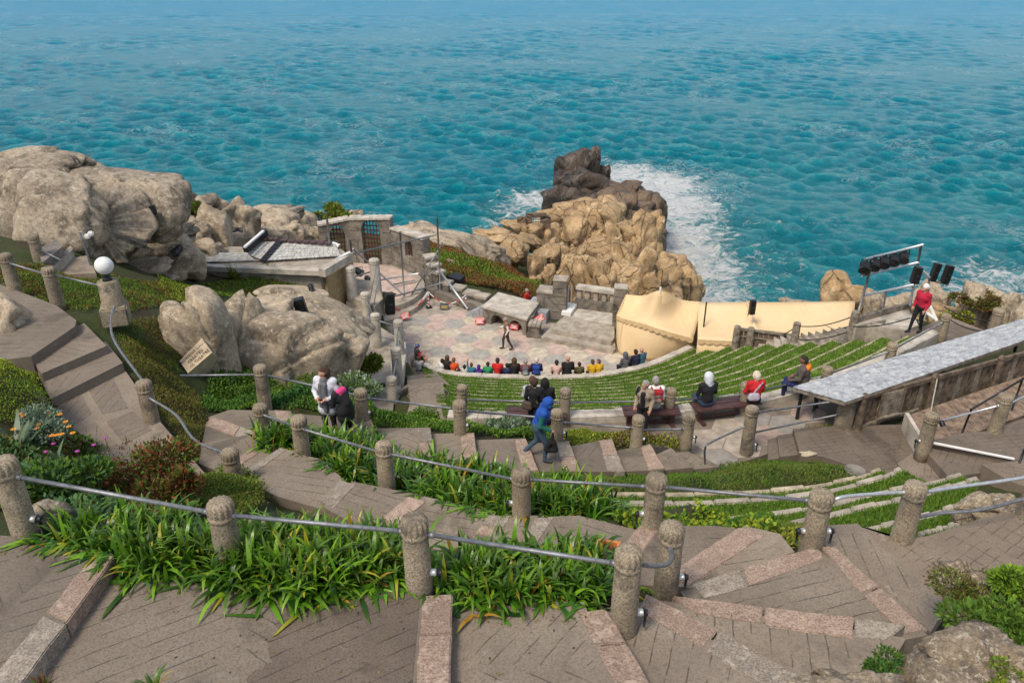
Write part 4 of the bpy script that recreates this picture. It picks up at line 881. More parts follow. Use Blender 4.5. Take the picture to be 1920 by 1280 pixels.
# ================================================================ BUILT THINGS
# ---------------------------------------------------------------- posts and handrails
def post_mesh(m, base, h, r, flutes=14):
    prof = [(r*1.03, -.35), (r*1.0, .02), (r*.97, h*.5), (r*.93, h-.26*1), (r*.93, h-.235), (r*1.0, h-.225), (r*1.0, h-.185), (r*.93, h-.175), (r*.97, h-.16), (r*1.01, h-.12), (r*.99, h-.065), (r*.86, h-.022), (r*.5, h-.002), (r*.12, h-.012)]
    k = min(1, h/.6)
    prof = [(a, (b if b < h*.6 else h-(h-b)*k)) for a, b in prof]
    m.lathe(base, prof, 56, flute=lambda j, a: (.17*(abs(math.cos(a*flutes/2))**.7-.8) if 8 <= j <= 12 else 0))
def railing(label, posts, rails, rad=.148, rr=.026, mat='steel', lights=(), extra=(), cap='post_stone', group=None):
    """posts: (base px, base py, base z, top py[, radius]); rails: (i, j, height fraction) or px/z lists"""
    P = []
    for p in posts: b = W(p[0], p[1], p[2]); P.append((b, zat(b, p[3]), p[4] if len(p) > 4 else rad))
    t = thing('railing', label, 'railing', P[0][0], group)
    for b, h, r_ in P:
        m = MB(); post_mesh(m, b, h, r_); rq = rng(int(b.x*97+b.y*31)); tx, ty_ = rq.uniform(-.022, .022), rq.uniform(-.022, .022); a_ = rq.uniform(0, 1); ca_, sa_ = math.cos(a_), math.sin(a_)
        m.v = [(b.x+(x-b.x)*ca_-(y-b.y)*sa_+tx*(z-b.z), b.y+(x-b.x)*sa_+(y-b.y)*ca_+ty_*(z-b.z), z) for x, y, z in m.v]; m.build('post', cap, t, smooth=True)
    for i, j, f in rails:
        (b0, h0, r0), (b1, h1, r1) = P[i], P[j]
        a, b = b0+Vector((0, 0, h0*f)), b1+Vector((0, 0, h1*f)); d = (b-a).normalized()
        m = MB(); m.tube([a+d*r0*.75, b-d*r1*.75], rr, 10); m.build('rail', mat, t, smooth=True)
        for x0, x1 in ((a+d*r0*.9, a+d*(r0+.05)), (b-d*r1*.9, b-d*(r1+.05))): m = MB(); m.tube([x0, x1], rr*1.35, 10); m.build('rail_socket', mat, t, smooth=True)
    for pts in extra:
        m = MB(); m.tube(pts, rr, 10); m.build('rail', mat, t, smooth=True)
    for i, dx in lights:
        b, h, r_ = P[i]; c = b+Vector((dx*(r_+.03), -.02, .26))
        m = MB(); m.tube([c-Vector((dx*.05, 0, 0)), c+Vector((dx*.02, 0, 0))], .042, 10); l_ = m.build('step_light', 'steel_pale', t, smooth=True)
        m = MB(); m.tube([c+Vector((dx*.02, 0, 0)), c+Vector((dx*.07, 0, -.005))], [.05, .03], 10); m.tube([c+Vector((dx*.05, 0, -.02)), c+Vector((dx*.04, -.01, -.2))], .016, 6); m.build('light_hood', 'black', l_, smooth=True)
    return P
P_top = railing('nearest handrail on five carved stone posts along the agapanthus bed', [(50, 1003, 11.75, 860), (433, 1062, 11.6, 938), (787, 1104, 11.62, 970), (1168, 1178, 11.32, 1028), (1247, 1110, 11.05, 982)],
        [(0, 1, .80), (1, 2, .80), (2, 3, .80)], lights=[(0, 1), (2, 1), (3, 1), (4, 1)],
        extra=[[(lambda a, b, t: lerp(a, b, t)+Vector((.10*math.sin(t*math.pi), -.12*math.sin(t*math.pi), 0)))(W(1168, 1178, 11.32)+Vector((.14, 0, .9)), W(1247, 1110, 11.05)+Vector((-.03, -.14, .80)), i/8) for i in range(9)]])
railing('middle handrail on stone posts above the second agapanthus bed', [(497, 822, 8.75, 758), (568, 855, 9.3, 781), (725, 906, 9.6, 828), (978, 966, 10.05, 878), (1221, 988, 10.45, 891), (1521, 1022, 10.85, 919), (1690, 1010, 10.6, 906)],
        [(0, 1, .72), (1, 2, .72), (2, 3, .74), (3, 4, .78), (4, 5, .80)], rad=.15, lights=[(3, -1), (4, -1), (5, -1), (5, 1)])
b7 = W(1521, 1022, 10.85); b8 = W(1690, 1010, 10.6)
rl = thing('handrail', 'bright steel handrail sweeping off to the right edge from two stone posts', 'handrail', b8)
for pts in ([b7+Vector((.14, 0, .70)), b7+Vector((.3, 0, .80)), b8+Vector((-.14, 0, .80))], [b8+Vector((.14, 0, .8)), W(1800, 912, 11.35), W(1930, 893, 11.4), W(2010, 870, 11.4)], [b8+Vector((.14, 0, .38)), W(1760, 962, 10.95), W(1840, 955, 11.0), W(1930, 932, 11.05)]):
    m = MB(); m.tube(smooth_curve(pts, 16), .025, 10); m.build('rail', 'steel_pale' if pts[-1].z > 11.1 or len(pts) == 3 else 'steel', rl, smooth=True)
m = MB(); post_mesh(m, W(1925, 968, 10.6), .75, .15); m.build('post', 'post_stone', rl, smooth=True)
railing('third handrail on stone posts along the lower flight', [(498, 766, 8.1, 684), (681, 790, 7.95, 730), (863, 813, 7.45, 752), (1044, 827, 7.0, 768), (1192, 838, 6.65, 780), (1286, 834, 6.4, 778)],
        [(0, 1, .80), (1, 2, .76), (2, 3, .72), (3, 4, .62), (4, 5, .55)], rad=.155, rr=.028, lights=[(1, 1), (2, 1), (3, 1), (4, 1), (5, 1)], extra=[[W(498, 766, 8.1)+Vector((-.15, 0, .92)), W(338, 704, 9.02)]])
railing('handrail on stone posts in front of the benches, above the grassed terraces', [(867, 792, ZP, 722, .15), (1057, 795, ZP, 729), (1252, 788, ZP, 728), (1393, 776, ZP, 716), (1543, 733, ZP, 687), (1665, 688, ZP, 642), (1764, 634, ZP, 588)],
        [(0, 1, .62), (1, 2, .62), (2, 3, .62), (3, 4, .64), (4, 5, .66), (5, 6, .7)], rad=.16, rr=.028)
railing('bent handrail on two posts beside the three wide left steps', [(285, 789, 9.34, 714), (440, 900, 9.4, 842)], [], rad=.155, lights=(),
        extra=[smooth_curve([W(285, 789, 9.34)+Vector((.1, -.1, .6)), W(330, 778, 9.85), W(365, 825, 9.85), W(422, 850, 9.9)], 12), smooth_curve([W(214, 575, 10.4), W(208, 600, 10.35), W(215, 640, 10.2), W(268, 715, 10.05)], 14)])
railing('low handrail on leaning stone posts along the upper left landing', [(27, 541, 9.98, 475), (107, 565, 9.9, 500), (76, 497, 9.2, 440)], [(0, 1, .75), ], rad=.165,
        extra=[[W(107, 565, 9.9)+Vector((.1, 0, .72)), W(193, 537, 10.3)], [W(-60, 470, 10.4), W(26, 490, 10.6)], [W(76, 497, 9.2)+Vector((.1, 0, .5)), W(115, 488, 9.4)]])
railing('double handrail on pale round posts along the raised walk', [(690, 612, 2.75, 548), (708, 648, 2.75, 587), (750, 664, 2.75, 600), (747, 716, 2.8, 652), (737, 752, 3.9, 707)],
        [(0, 1, .8), (0, 1, .4), (1, 2, .8), (1, 2, .35), (2, 3, .85), (2, 3, .45), (3, 4, .7), (3, 4, .3)], rad=.2, rr=.035, cap='concrete_pale')
railing('thick pale round posts at the head of the stage-left steps', [(660, 553, 3.7, 498), (706, 540, 3.7, 485)], [], rad=.24, cap='concrete_pale', extra=[[W(705, 500, 5.0), W(694, 560, 4.2)], [W(712, 512, 4.7), W(700, 575, 3.9)]])
railing('single stone post with two bright rails beside the shed corner', [(1399, 848, 6.02, 762), (1580, 798, 6.3, 740, .24)], [(0, 1, .86), (0, 1, .42)], rad=.17, rr=.026, lights=[(0, 1)],
        extra=[smooth_curve([W(1322, 876, 6.2), W(1322, 840, 7.0), W(1335, 828, 7.1), W(1395, 800, 7.05)], 12)])
railing('handrail on two stone posts above the wooden deck, right edge', [(1731, 842, 6.9, 775), (1865, 808, 7.05, 738)], [(0, 1, .72)], rad=.17, mat='steel_pale', lights=[(0, -1)],
        extra=[[W(1865, 808, 7.05)+Vector((.1, 0, .75)), W(1960, 722, 7.95)]])
t = thing('handrail', 'dark steel handrail across the wooden deck', 'handrail', W(1800, 815, 6.8))
m = MB(); m.tube([W(1820, 768, 7.55), W(1935, 700, 7.6)], .028, 8)
for a, b in (((1803, 813), (1822, 766)), ((1897, 768), (1918, 708)), ((1902, 890), (1930, 820))): m.tube([W(*a, 6.8), W(*b, 7.6)], .026, 8)
m.build('frame', 'black_metal', t, smooth=True)
# wooden posts with rope along the right stairs
t = thing('rope_fence', 'weathered timber posts with two sagging ropes beside the tent', 'fence', W(1493, 650, 3))
wp = [(1445, 648, 1.9, 622), (1487, 652, 3.0, 604), (1594, 638, 4.6, 583)]
WPn = []
for x, y, z, ty in wp:
    b = W(x, y, z); h = zat(b, ty); WPn.append((b, h)); m = MB(); m.lathe(b, [(.17, -.4), (.165, h*.5), (.15, h-.03), (.11, h)], 10); m.build('post', 'wood_grey', t)
for (b0, h0), (b1, h1) in zip(WPn[:-1], WPn[1:]):
    for f in (.85, .35):
        a, b = b0+Vector((0, 0, h0*f)), b1+Vector((0, 0, h1*f)); m = MB(); m.tube([lerp(a, b, i/8)-Vector((0, 0, .18*math.sin(i/8*math.pi))) for i in range(9)], .022, 6); m.build('rope', 'black_metal', t, smooth=True)
for a, b in (((1770, 575), (1858, 602)), ((1775, 595), (1850, 622)), ((1600, 612), (1706, 596))):
    m = MB(); m.tube([lerp(W(*a, 6.2), W(*b, 6.2), i/8)-Vector((0, 0, .12*math.sin(i/8*math.pi))) for i in range(9)], .02, 6); m.build('rope', 'black_metal', t, smooth=True)
m = MB(); post_mesh(m, W(1861, 625, 5.3), 1.0, .2); m.build('post', 'post_stone', t, smooth=True)
# small paling gate beside the tent
t = thing('picket_gate', 'grey timber picket fence panel at the foot of the long steps', 'gate', W(1420, 645, 2.2))
a, b = W(1376, 655, 2.0), W(1478, 668, 2.0)
for i in range(12):
    p = lerp(a, b, i/11); m = MB(); m.box(p+Vector((0, 0, .5)), (.2, .06, 1.0), math.atan2(b.y-a.y, b.x-a.x)); m.build('picket', 'wood', t)
m = MB(); m.beam(a+Vector((0, -.06, 1.05)), b+Vector((0, -.06, 1.05)), .1, .1); m.beam(a+Vector((0, -.06, .7)), b+Vector((0, -.06, .7)), .05, .05); m.build('top_rail', 'wood_grey', t)
for p in (a, lerp(a, b, .25)): m = MB(); m.lathe(p+Vector((0, -.1, 0)), [(.17, -.3), (.16, .9), (.15, 1.15), (.11, 1.2)], 10); m.build('post', 'wood_grey', t)
# ---------------------------------------------------------------- gate wall behind the round platform
def masonry_wall(name, label, segs, th=.5, cap=.12):
    """segs: (p0, p1, zb, top0, top1, opening or None); opening = (u0, u1, sill z, spring z, crown z)"""
    t = thing(name, label, 'wall', segs[0][0]); r = rng(77)
    for p0, p1, zb, t0, t1, op in segs:
        d = (p1-p0); d.z = 0; ln = d.length; e = d/ln; n = Vector((-e.y, e.x, 0)); n = n if n.y > 0 else -n
        def top_of(u):
            if not op: return None
            u0, u1, sz, sp, cr = op; 
            if u < u0 or u > u1: return None
            k = (u-(u0+u1)/2)/((u1-u0)/2); return sp+(cr-sp)*math.sqrt(max(0, 1-k*k))
        us = sorted(set([0, ln] + [i*ln/30 for i in range(31)] + ([op[0], op[1]] if op else [])))
        m = MB()
        for u, v in zip(us[:-1], us[1:]):
            if v-u < 1e-4: continue
            mid_ = (u+v)/2; tp0, tp1 = lerp(t0, t1, u/ln), lerp(t0, t1, v/ln); a, b = p0+e*u, p0+e*v
            o_ = top_of(mid_)
            if o_ is None: m.prism([a, b, b+n*th, a+n*th], max(tp0, tp1), zb)
            else:
                m.prism([a, b, b+n*th, a+n*th], max(tp0, tp1), o_)
                if op[2] > zb+.05: m.prism([a, b, b+n*th, a+n*th], op[2], zb)
        m.build('wall_core', 'masonry', t)
        m = MB()
        a, b = p0-e*.02, p1+e*.02
        for k in range(6):
            x0, x1 = lerp(a, b, k/6), lerp(a, b, (k+.992)/6); z0 = lerp(t0, t1, k/6)
            m.prism([x0-n*.08, x1-n*.08, x1+n*(th+.08), x0+n*(th+.08)], z0+cap+.006, z0+.005)
        m.build('coping', 'concrete_pale', t)
        z = zb+.04; row = 0
        while z < min(t0, t1)-.2:
            hh = r.uniform(.26, .34); u = -.2*(row % 2)
            while u < ln:
                l = r.uniform(.45, .9); u0_, u1_ = max(u, .02), min(u+l-.03, ln-.02)
                bad = False
                if op and u1_ > op[0]-.02 and u0_ < op[1]+.02 and z+hh > op[2] and z < op[4]+.04: bad = True
                if u1_-u0_ > .15 and not bad and z+hh < min(t0, t1)-.02:
                    m = MB(); pr = r.uniform(.015, .05); a, b = p0+e*u0_, p0+e*u1_
                    m.prism([a-n*pr, b-n*pr, b+n*.03, a+n*.03], z+hh-.03, z); m.build('stone_block', 'masonry' if r.random() < .75 else 'concrete_dark', t)
                u += l
            z += hh; row += 1
    return t
def grille(t, p0, p1, op, depth_=.22, nv=5, mat='rust'):
    e = (p1-p0); e.z = 0; e.normalize(); n = Vector((-e.y, e.x, 0)); n = n if n.y > 0 else -n
    u0, u1, sz, sp, cr = op
    def tp(u): k = (u-(u0+u1)/2)/((u1-u0)/2); return sp+(cr-sp)*math.sqrt(max(0, 1-k*k))
    for i in range(nv):
        u = u0+(u1-u0)*(i+.5)/nv; a = p0+e*u+n*depth_; m = MB(); m.beam(Vector((a.x, a.y, sz)), Vector((a.x, a.y, tp(u))), .07, .05); m.build('bar', mat, t)
    k = 0; z = sz+.15
    while z < cr-.05:
        us = [u0+(u1-u0)*i/40 for i in range(41) if tp(u0+(u1-u0)*i/40) > z]
        if len(us) > 1: a, b = p0+e*us[0]+n*(depth_+.045), p0+e*us[-1]+n*(depth_+.045); m = MB(); m.beam(Vector((a.x, a.y, z)), Vector((b.x, b.y, z)), .04, .06); m.build('bar', mat, t)
        z += .27
g0, g1, g2, g3 = W(604, 497, .6), W(660, 492, .6), W(737, 498, .6), W(797, 520, .6)
def topz(p, py): return p.z+zat(p, py)
segA = (g0, g1, .0, topz(g0, 424), topz(g1, 412), ((g1-g0).length*.34, (g1-g0).length*.86, .62, .62+1.6, .62+2.35))
segB = (g1, g2, .0, topz(g1, 412), topz(g2, 411), ((g2-g1).length*.30, (g2-g1).length*.74, .62, .62+2.1, .62+2.75))
segC = (g2, g3, .0, topz(g2, 430), topz(g3, 450), ((g3-g2).length*.42, (g3-g2).length*.66, .62+.9, .62+1.5, .62+1.95))
gw = masonry_wall('gate_wall', 'angled granite gate wall with three arched openings at the back of the stage', [segA, segB, segC])
for s_, nv in ((segA, 5), (segB, 6), (segC, 3)): grille(gw, s_[0], s_[1], s_[5], nv=nv)
# the wall steps down beside the platform
stp = [(g3, W(803, 527, .6), 480), (W(803, 527, .6), W(812, 535, .5), 497), (W(812, 535, .5), W(822, 545, .3), 512)]
ms = []
for a, b, py in stp:
    z = a.z+zat(a, py); ms.append((a, b, -.3, z, z, None))
masonry_wall('stepped_wall', 'stepped end of the gate wall descending to the stage', ms, .55)
# crenellated blocks along the back of the stage
t = thing('block_wall', 'row of square granite blocks along the seaward edge of the stage', 'wall', W(850, 560, 0))
for x, y, ty, wpx in ((815, 548, 520, 24), (835, 556, 530, 24), (860, 566, 540, 24), (884, 574, 550, 26), (905, 580, 556, 24)):
    b = W(x, y, 0); h = zat(b, ty); s = depth(b)/F; m = MB(); m.box(b+Vector((0, .35, h/2-.1)), (wpx*s, .6, h+.2-.28), R(-24)); m.build('granite_block', 'masonry', t, bevel=.03)
    m = MB(); m.box(b+Vector((0, .35, h-.11)), (wpx*s+.06, .66, .16), R(-24)); m.build('cap_stone', 'concrete', t, bevel=.02)
m = MB(); m.beam(W(800, 545, .2), W(915, 584, .2), .4, .5); m.build('wall_base', 'masonry', t)
# stone table with arches
t = thing('stone_table', 'large flat-topped stone altar block with two arched niches on the stage', 'stage block', W(960, 600, 0))
zt_ = .98
q = [W(903, 573, zt_), W(934, 547, zt_), W(1011, 567, zt_), W(988, 598, zt_)]
m = MB(); m.prism(q, zt_, zt_-.14); m.build('top_slab', 'concrete_pale', t, bevel=.02)
c_ = sum(q, Vector())/4; inn = [lerp(p, c_, .04) for p in q]
e = inn[3]-inn[0]; e.z = 0; ln = e.length; e.normalize(); nn = Vector((-e.y, e.x, 0)); nn = nn if nn.y > 0 else -nn
m = MB()
NB = 48
for i in range(NB):
    u0_, u1_ = ln*i/NB, ln*(i+1)/NB; mid_ = (u0_+u1_)/2; z0 = -.1
    for uc in (.34, .76):
        k = (mid_-uc*ln)/(.15*ln)
        if abs(k) < 1: z0 = .25+.42*math.sqrt(1-k*k)
    a, b = inn[0]+e*u0_, inn[0]+e*u1_
    m.prism([a, b, b+nn*.7, a+nn*.7], zt_-.14, z0)
m.build('arched_front', 'masonry', t)
m = MB(); m.prism([p+nn*.0 for p in (inn[0]+nn*.7, inn[3]+nn*.7, inn[2], inn[1])], zt_-.14, -.1); m.build('core', 'concrete_dark', t)
t = thing('stone_steps', 'little dark stepped block against the left end of the stone altar', 'steps', W(885, 590, 0))
for i in range(5):
    a, b = W(872+i*7, 589-i*1, 0), W(905+i*5, 578-i*3, 0)
    f = lerp(W(874, 592, 0), W(906, 604, 0), i/5); f1 = lerp(W(874, 592, 0), W(906, 604, 0), (i+1)/5)
    m = MB(); m.prism([f, f1, f1+nn*.9, f+nn*.9], .17*(i+1), -.1); m.build('step', 'slate_dark', t, bevel=.015)
t = thing('stone_steps', 'two dark blocks stepping down from the right end of the altar', 'steps', W(1005, 612, 0))
m = MB(); m.box(W(1000, 606, 0)+Vector((.1, .9, .35)), (.75, 1.7, .85), R(-20)); m.build('step', 'slate_dark', t, bevel=.02)
m = MB(); m.box(W(1016, 612, 0)+Vector((.15, .9, .3)), (.6, 1.2, .7), R(-20)); m.build('step', 'slate_dark', t, bevel=.02)
t = thing('stone_pedestal', 'squat square pedestal with a moss-edged foot beside the altar', 'pedestal', W(1003, 632, 0))
b = W(1003, 633, 0); m = MB(); m.box(b+Vector((0, .3, .08)), (.75, .75, .18), R(-12)); m.build('foot', 'masonry', t, bevel=.02)
m = MB(); m.box(b+Vector((0, .3, .38)), (.58, .58, .46), R(-12)); m.build('die', 'masonry', t, bevel=.02)
for i in range(3): m = MB(); m.box(b+Vector((-.21+.21*i, .3-.045*i, .69)), (.2, .66, .16), R(-12)); m.build('cap_stone', 'concrete', t, bevel=.02)
# balcony platform with pillars and balustrade
t = thing('stage_dais', 'two-stepped stone dais before the balustrade', 'platform', W(1090, 610, .2))
slab('dais_step', [(1014, 631), (1060, 590), (1150, 600), (1154, 654), (1150, 657)], .22, .6, 'concrete', t, 0, reg=False)
slab('dais_top', [(1034, 617), (1074, 575), (1152, 583), (1152, 634), (1146, 640)], .46, .8, 'concrete', t, 0, reg=False)
for i, px in enumerate([[(1040, 616), (1062, 597), (1082, 600), (1066, 622)], [(1068, 622), (1084, 601), (1106, 605), (1092, 627)], [(1094, 627), (1108, 605), (1146, 611), (1140, 636)], [(1065, 594), (1078, 579), (1148, 587), (1148, 608), (1110, 602)]]):
    slab('flagstone', px, .475, .05, 'concrete_pale' if i == 3 else 'concrete', t, 0, reg=False)
def pillar(name, lab, px, py, z, ty, wpx, mat='masonry'):
    b = W(px, py, z); h = zat(b, ty); s = depth(b)/F*wpx; t = thing(name, lab, 'pillar', b); nb_ = int(h/.42)
    for i in range(nb_):
        m = MB(); m.box(b+Vector((0, s/2, h*(i+.5)/nb_)), (s*(1 if i % 2 else .97), s*(1 if i % 2 else .97), h/nb_-.015), R(-10)); m.build('stone_block', mat, t, bevel=.025)
    m = MB(); m.box(b+Vector((0, s/2, h+.03)), (s*1.04, s*1.04, .07), R(-10)); m.build('cap_stone', 'concrete', t, bevel=.02)
pillar('stone_pillar', 'tall square granite pillar left of the balustrade', 1050, 600, .1, 528, 26)
pillar('stone_pillar', 'square granite pillar between the balustrade and the tent', 1161, 618, .3, 543, 24)
t = thing('balustrade', 'short stone balustrade with stubby balusters between the two pillars', 'balustrade', W(1110, 580, .46))
a, b = W(1078, 577, .46), W(1152, 588, .46); e = (b-a); ln = e.length; e.normalize(); nn = Vector((-e.y, e.x, 0))
m = MB(); m.prism([a, b, b+nn*.4, a+nn*.4], 1.0, 0); m.build('parapet', 'masonry', t, bevel=.02)
m = MB(); m.prism([a-nn*.05, b-nn*.05, b+nn*.45, a+nn*.45], 1.72, 1.52); m.build('hand_rail', 'concrete_pale', t, bevel=.03)
for i in range(5): m = MB(); m.box(a+e*ln*(.08+.21*i)+nn*.2+Vector((0, 0, .8)), (.26, .28, .54), math.atan2(e.y, e.x)); m.build('baluster', 'concrete', t, bevel=.03)
t = thing('block_wall', 'rough granite wall block between altar and pillar', 'wall', W(1025, 600, 0)); m = MB(); m.box(W(1026, 602, 0)+Vector((0, .6, .75)), (.95, .9, 1.5), R(-14)); m.build('wall_core', 'masonry', t, bevel=.03)
m = MB(); m.box(W(1026, 602, 0)+Vector((0, .6, 1.56)), (1.0, .95, .12), R(-14)); m.build('cap_stone', 'concrete', t, bevel=.02)
t = thing('metal_gate', 'small pale metal gate between pillar and balustrade', 'gate', W(1068, 580, .5))
for x in (1064, 1070): m = MB(); bb_ = W(x, 584, .5); m.tube([bb_, bb_+Vector((0, 0, 1.5))], .03, 8); m.build('bar', 'steel_pale', t)
m = MB(); m.box(W(1068, 586, .5)+Vector((0, .2, .1)), (.5, 1.3, .2), R(-20)); m.build('threshold', 'white', t)
# ---------------------------------------------------------------- slate-roofed dressing rooms
t = thing('stone_building', 'low stone building with slate roofs and ochre end wall at stage left', 'building', W(500, 530, 4))
zr = 5.4
rf = [W(328, 497, zr), W(452, 470, zr+.15), W(640, 478, zr-.1), W(602, 508, zr-.15)]
wl = [W(332, 500, zr), W(600, 512, zr-.2), W(655, 482, zr-.2), W(640, 470, zr-.2), W(420, 465, zr-.2)]
m = MB(); m.prism([Vector((p.x, p.y, 0)) for p in wl], zr-.12, .5); m.build('wall', 'concrete', t)
m = MB(); m.beam(W(330, 499, zr), W(605, 510, zr-.1), .35, .22); m.build('coping', 'concrete_pale', t)
m = MB(); m.beam(W(604, 512, zr-.05), W(657, 480, zr-.05), .32, .34); m.build('coping', 'concrete_pale', t)
m = MB(); m.beam(W(330, 494, zr+.1), W(405, 472, zr+.1), .25, .22); m.build('coping', 'concrete', t)
pa = W(660, 485, zr-.6); m = MB(); m.prism([W(603, 516, 5.0), W(657, 486, 5.0), W(662, 488, 5.0), W(612, 520, 5.0)], 4.98, 1.5); m.build('ochre_wall', 'ochre_wall', t)
m = MB(); m.beam(W(626, 575, 3.0)+Vector((0, -.12, .2)), W(632, 575, 3.0)+Vector((0, -.12, .2)), .3, 1.9); m.build('doorway', 'black', t)
def slates(t, q, z, nr, nc, seed, mats=('slate', 'slate_pale', 'slate_dark'), gap=.03, name='slates', lift=.03):
    """q: four corners (eave left, eave right, ridge right, ridge left) in space; overlapping slates, row by row"""
    r = rng(seed); m = MB()
    nrm = (q[1]-q[0]).cross(q[3]-q[0]).normalized(); nrm = nrm if nrm.z > 0 else -nrm
    for i in range(nr):
        u = -r.random()
        while u < nc:
            wd = r.uniform(.7, 1.3); u0_, u1_ = max(u, 0)/nc, min(u+wd-gap, nc)/nc; u += wd
            if u1_ <= u0_: continue
            v0, v1 = i/nr, min((i+1.25)/nr, 1.0)
            a, b, c, d = quad_at(q, u0_, v0), quad_at(q, u1_, v0), quad_at(q, u1_, v1), quad_at(q, u0_, v1)
            l0 = lift*r.uniform(.7, 1.3)
            k = r.random(); mi = 0 if k < .66 else (1 if k < .88 else 2)
            m.add([a+nrm*l0, b+nrm*l0, c+nrm*.004, d+nrm*.004, a, b], [(0, 1, 2, 3), (4, 5, 1, 0)], mi)
    o = m.build(name, list(mats), t); o['kind'] = 'stuff'; return o
slates(t, [W(345, 493, zr), W(478, 488, zr), W(462, 474, zr+.25), W(395, 474, zr+.25)], zr, 6, 14, 1, ('roof_stone', 'slate_pale', 'slate'))
slates(t, [W(497, 489, zr), W(640, 480, zr), W(628, 457, zr+.3), W(528, 452, zr+.3)], zr, 7, 16, 2, ('roof_stone', 'slate_pale', 'roof_stone'), .08)
slates(t, [W(462, 476, zr), W(492, 488, zr), W(520, 452, zr+.3), W(482, 450, zr+.3)], zr, 6, 6, 3, ('roof_stone', 'slate_pale', 'slate'))
m = MB(); m.prism([W(478, 490, zr-.05), W(640, 481, zr-.05), W(630, 457, zr-.05), W(480, 452, zr-.05)], zr-.06, zr-.6); m.build('eaves', 'concrete_dark', t)
for i in range(7):                            # dark hip and ridge tiles
    a, b = W(492, 490, zr+.02), W(526, 450, zr+.38); m = MB(); m.beam(lerp(a, b, i/7+.01), lerp(a, b, (i+.93)/7), .3, .06); m.build('ridge_tile', 'black_metal', t)
for i in range(7):
    a, b = W(526, 450, zr+.38), W(622, 456, zr+.38); m = MB(); m.beam(lerp(a, b, i/7+.01), lerp(a, b, (i+.93)/7), .28, .06); m.build('ridge_tile', 'bench_wood', t)
for i in range(4):
    a, b = W(486, 448, zr+.38), W(522, 448, zr+.38); m = MB(); m.beam(lerp(a, b, i/4+.01), lerp(a, b, (i+.9)/4), .3, .08); m.build('ridge_tile', 'bench_wood', t)
m = MB(); m.beam(W(460, 468, zr+.3), W(498, 436, zr+.6), .25, .3); m.build('verge', 'black_metal', t)
m = MB(); m.beam(W(458, 464, zr+.55), W(494, 433, zr+.85), .12, .08); m.build('verge_trim', 'white', t)
t = thing('stone_bowl', 'hollowed stone basin behind the slate roofs', 'basin', W(415, 475, 4.5)); b = WY(418, 470, 37); m = MB(); m.lathe(b, [(.5, -1.2), (.85, -.5), (1.0, .25), (.85, .28), (.6, -.1)], 20); m.build('bowl', 'concrete', t, smooth=True)
# ---------------------------------------------------------------- shed with the long slate roof
t = thing('shed', 'open shed with a long grey slate roof at the right', 'shed', W(1600, 800, 6.3))
zn, zf = 7.42, 6.98
Q = [W(1487, 727, zf), W(2060, 557, zf), W(2060, 590, zn), W(1585, 754, zn)]
slates(t, [Q[0], Q[1], Q[2], Q[3]], 0, 16, 62, 5)
m = MB(); m.prism([Vector((p.x, p.y, 0)) for p in Q], [zf-.03, zf-.03, zn-.03, zn-.03] , zf-.09) if False else None
m = MB(); up = Vector((0, 0, -.02)); dn = Vector((0, 0, -.10)); m.add([p+up for p in Q]+[p+dn for p in Q], [(0, 1, 2, 3), (7, 6, 5, 4), (0, 4, 5, 1), (1, 5, 6, 2), (2, 6, 7, 3), (3, 7, 4, 0)]); m.build('roof_deck', 'wood_grey', t)
for u in (.02, .35, .7): 
    for k in ((0,) if u < .1 else (0, 1)):
        p = lerp(Q[0], Q[1], u) if k == 0 else lerp(Q[3], Q[2], u); p = p+Vector((0, .1 if k else -.15, 0)); m = MB(); m.tube([Vector((p.x, p.y, 5.9)), Vector((p.x, p.y, p.z-.08))], .05, 8); m.build('support', 'black_metal', t)
fa, fb_ = W(1600, 803, 6.28), W(1990, 690, 6.6)
t2 = thing('board_fence', 'brown timber fence of shaped boards with keyhole gaps along the shed', 'fence', fa)
e = fb_-fa; ln = e.length; e.z = 0; e.normalize(); nn = Vector((-e.y, e.x, 0)); fh = 1.02
nbd = 34
for i in range(nbd):
    c = lerp(fa, fb_, (i+.5)/nbd); wd = ln/nbd; h2 = wd*.47; zb = c.z-.1
    outl = [(-h2, 0), (h2, 0), (h2, .25), (h2*.82, .32), (h2, .42), (h2*.7, .62), (h2*.78, .8), (h2, .86), (h2, fh), (-h2, fh), (-h2, .86), (-h2*.78, .8), (-h2*.7, .62), (-h2, .42), (-h2*.82, .32), (-h2, .25)]
    m = MB(); n_o = len(outl); vs = [c+e*x+Vector((0, 0, z-.1))-nn*.02 for x, z in outl]+[c+e*x+Vector((0, 0, z-.1))+nn*.02 for x, z in outl]
    m.add(vs, [tuple(range(n_o)), tuple(range(2*n_o-1, n_o-1, -1))]+[(k+n_o, (k+1) % n_o+n_o, (k+1) % n_o, k) for k in range(n_o)]); m.build('board', 'wood' if i % 3 else 'wood_grey', t2)
m = MB(); m.beam(fa+Vector((0, 0, fh-.04))-nn*.06, fb_+Vector((0, 0, fh-.04))-nn*.06, .09, .11); m.build('top_rail', 'wood', t2)
m = MB(); m.beam(fa+Vector((0, 0, .05))-nn*.05, lerp(fa, fb_, .28)+Vector((0, 0, .05))-nn*.05, .08, .07); m.build('bottom_rail', 'wood_grey', t2)
for u in (.0, .31, .62, .93): c = lerp(fa, fb_, u)-nn*.14; m = MB(); m.lathe(c, [(.09, -.2), (.085, fh), (.10, fh+.06), (.06, fh+.14)], 12); m.build('post', 'wood', t2)
c = lerp(fa, fb_, .13)-nn*.12; m = MB(); m.beam(c-e*.38+Vector((0, 0, .6)), c+e*.38+Vector((0, 0, .6)), .04, .72); nb_ = m.build('notice_board', 'wood_grey', t2)
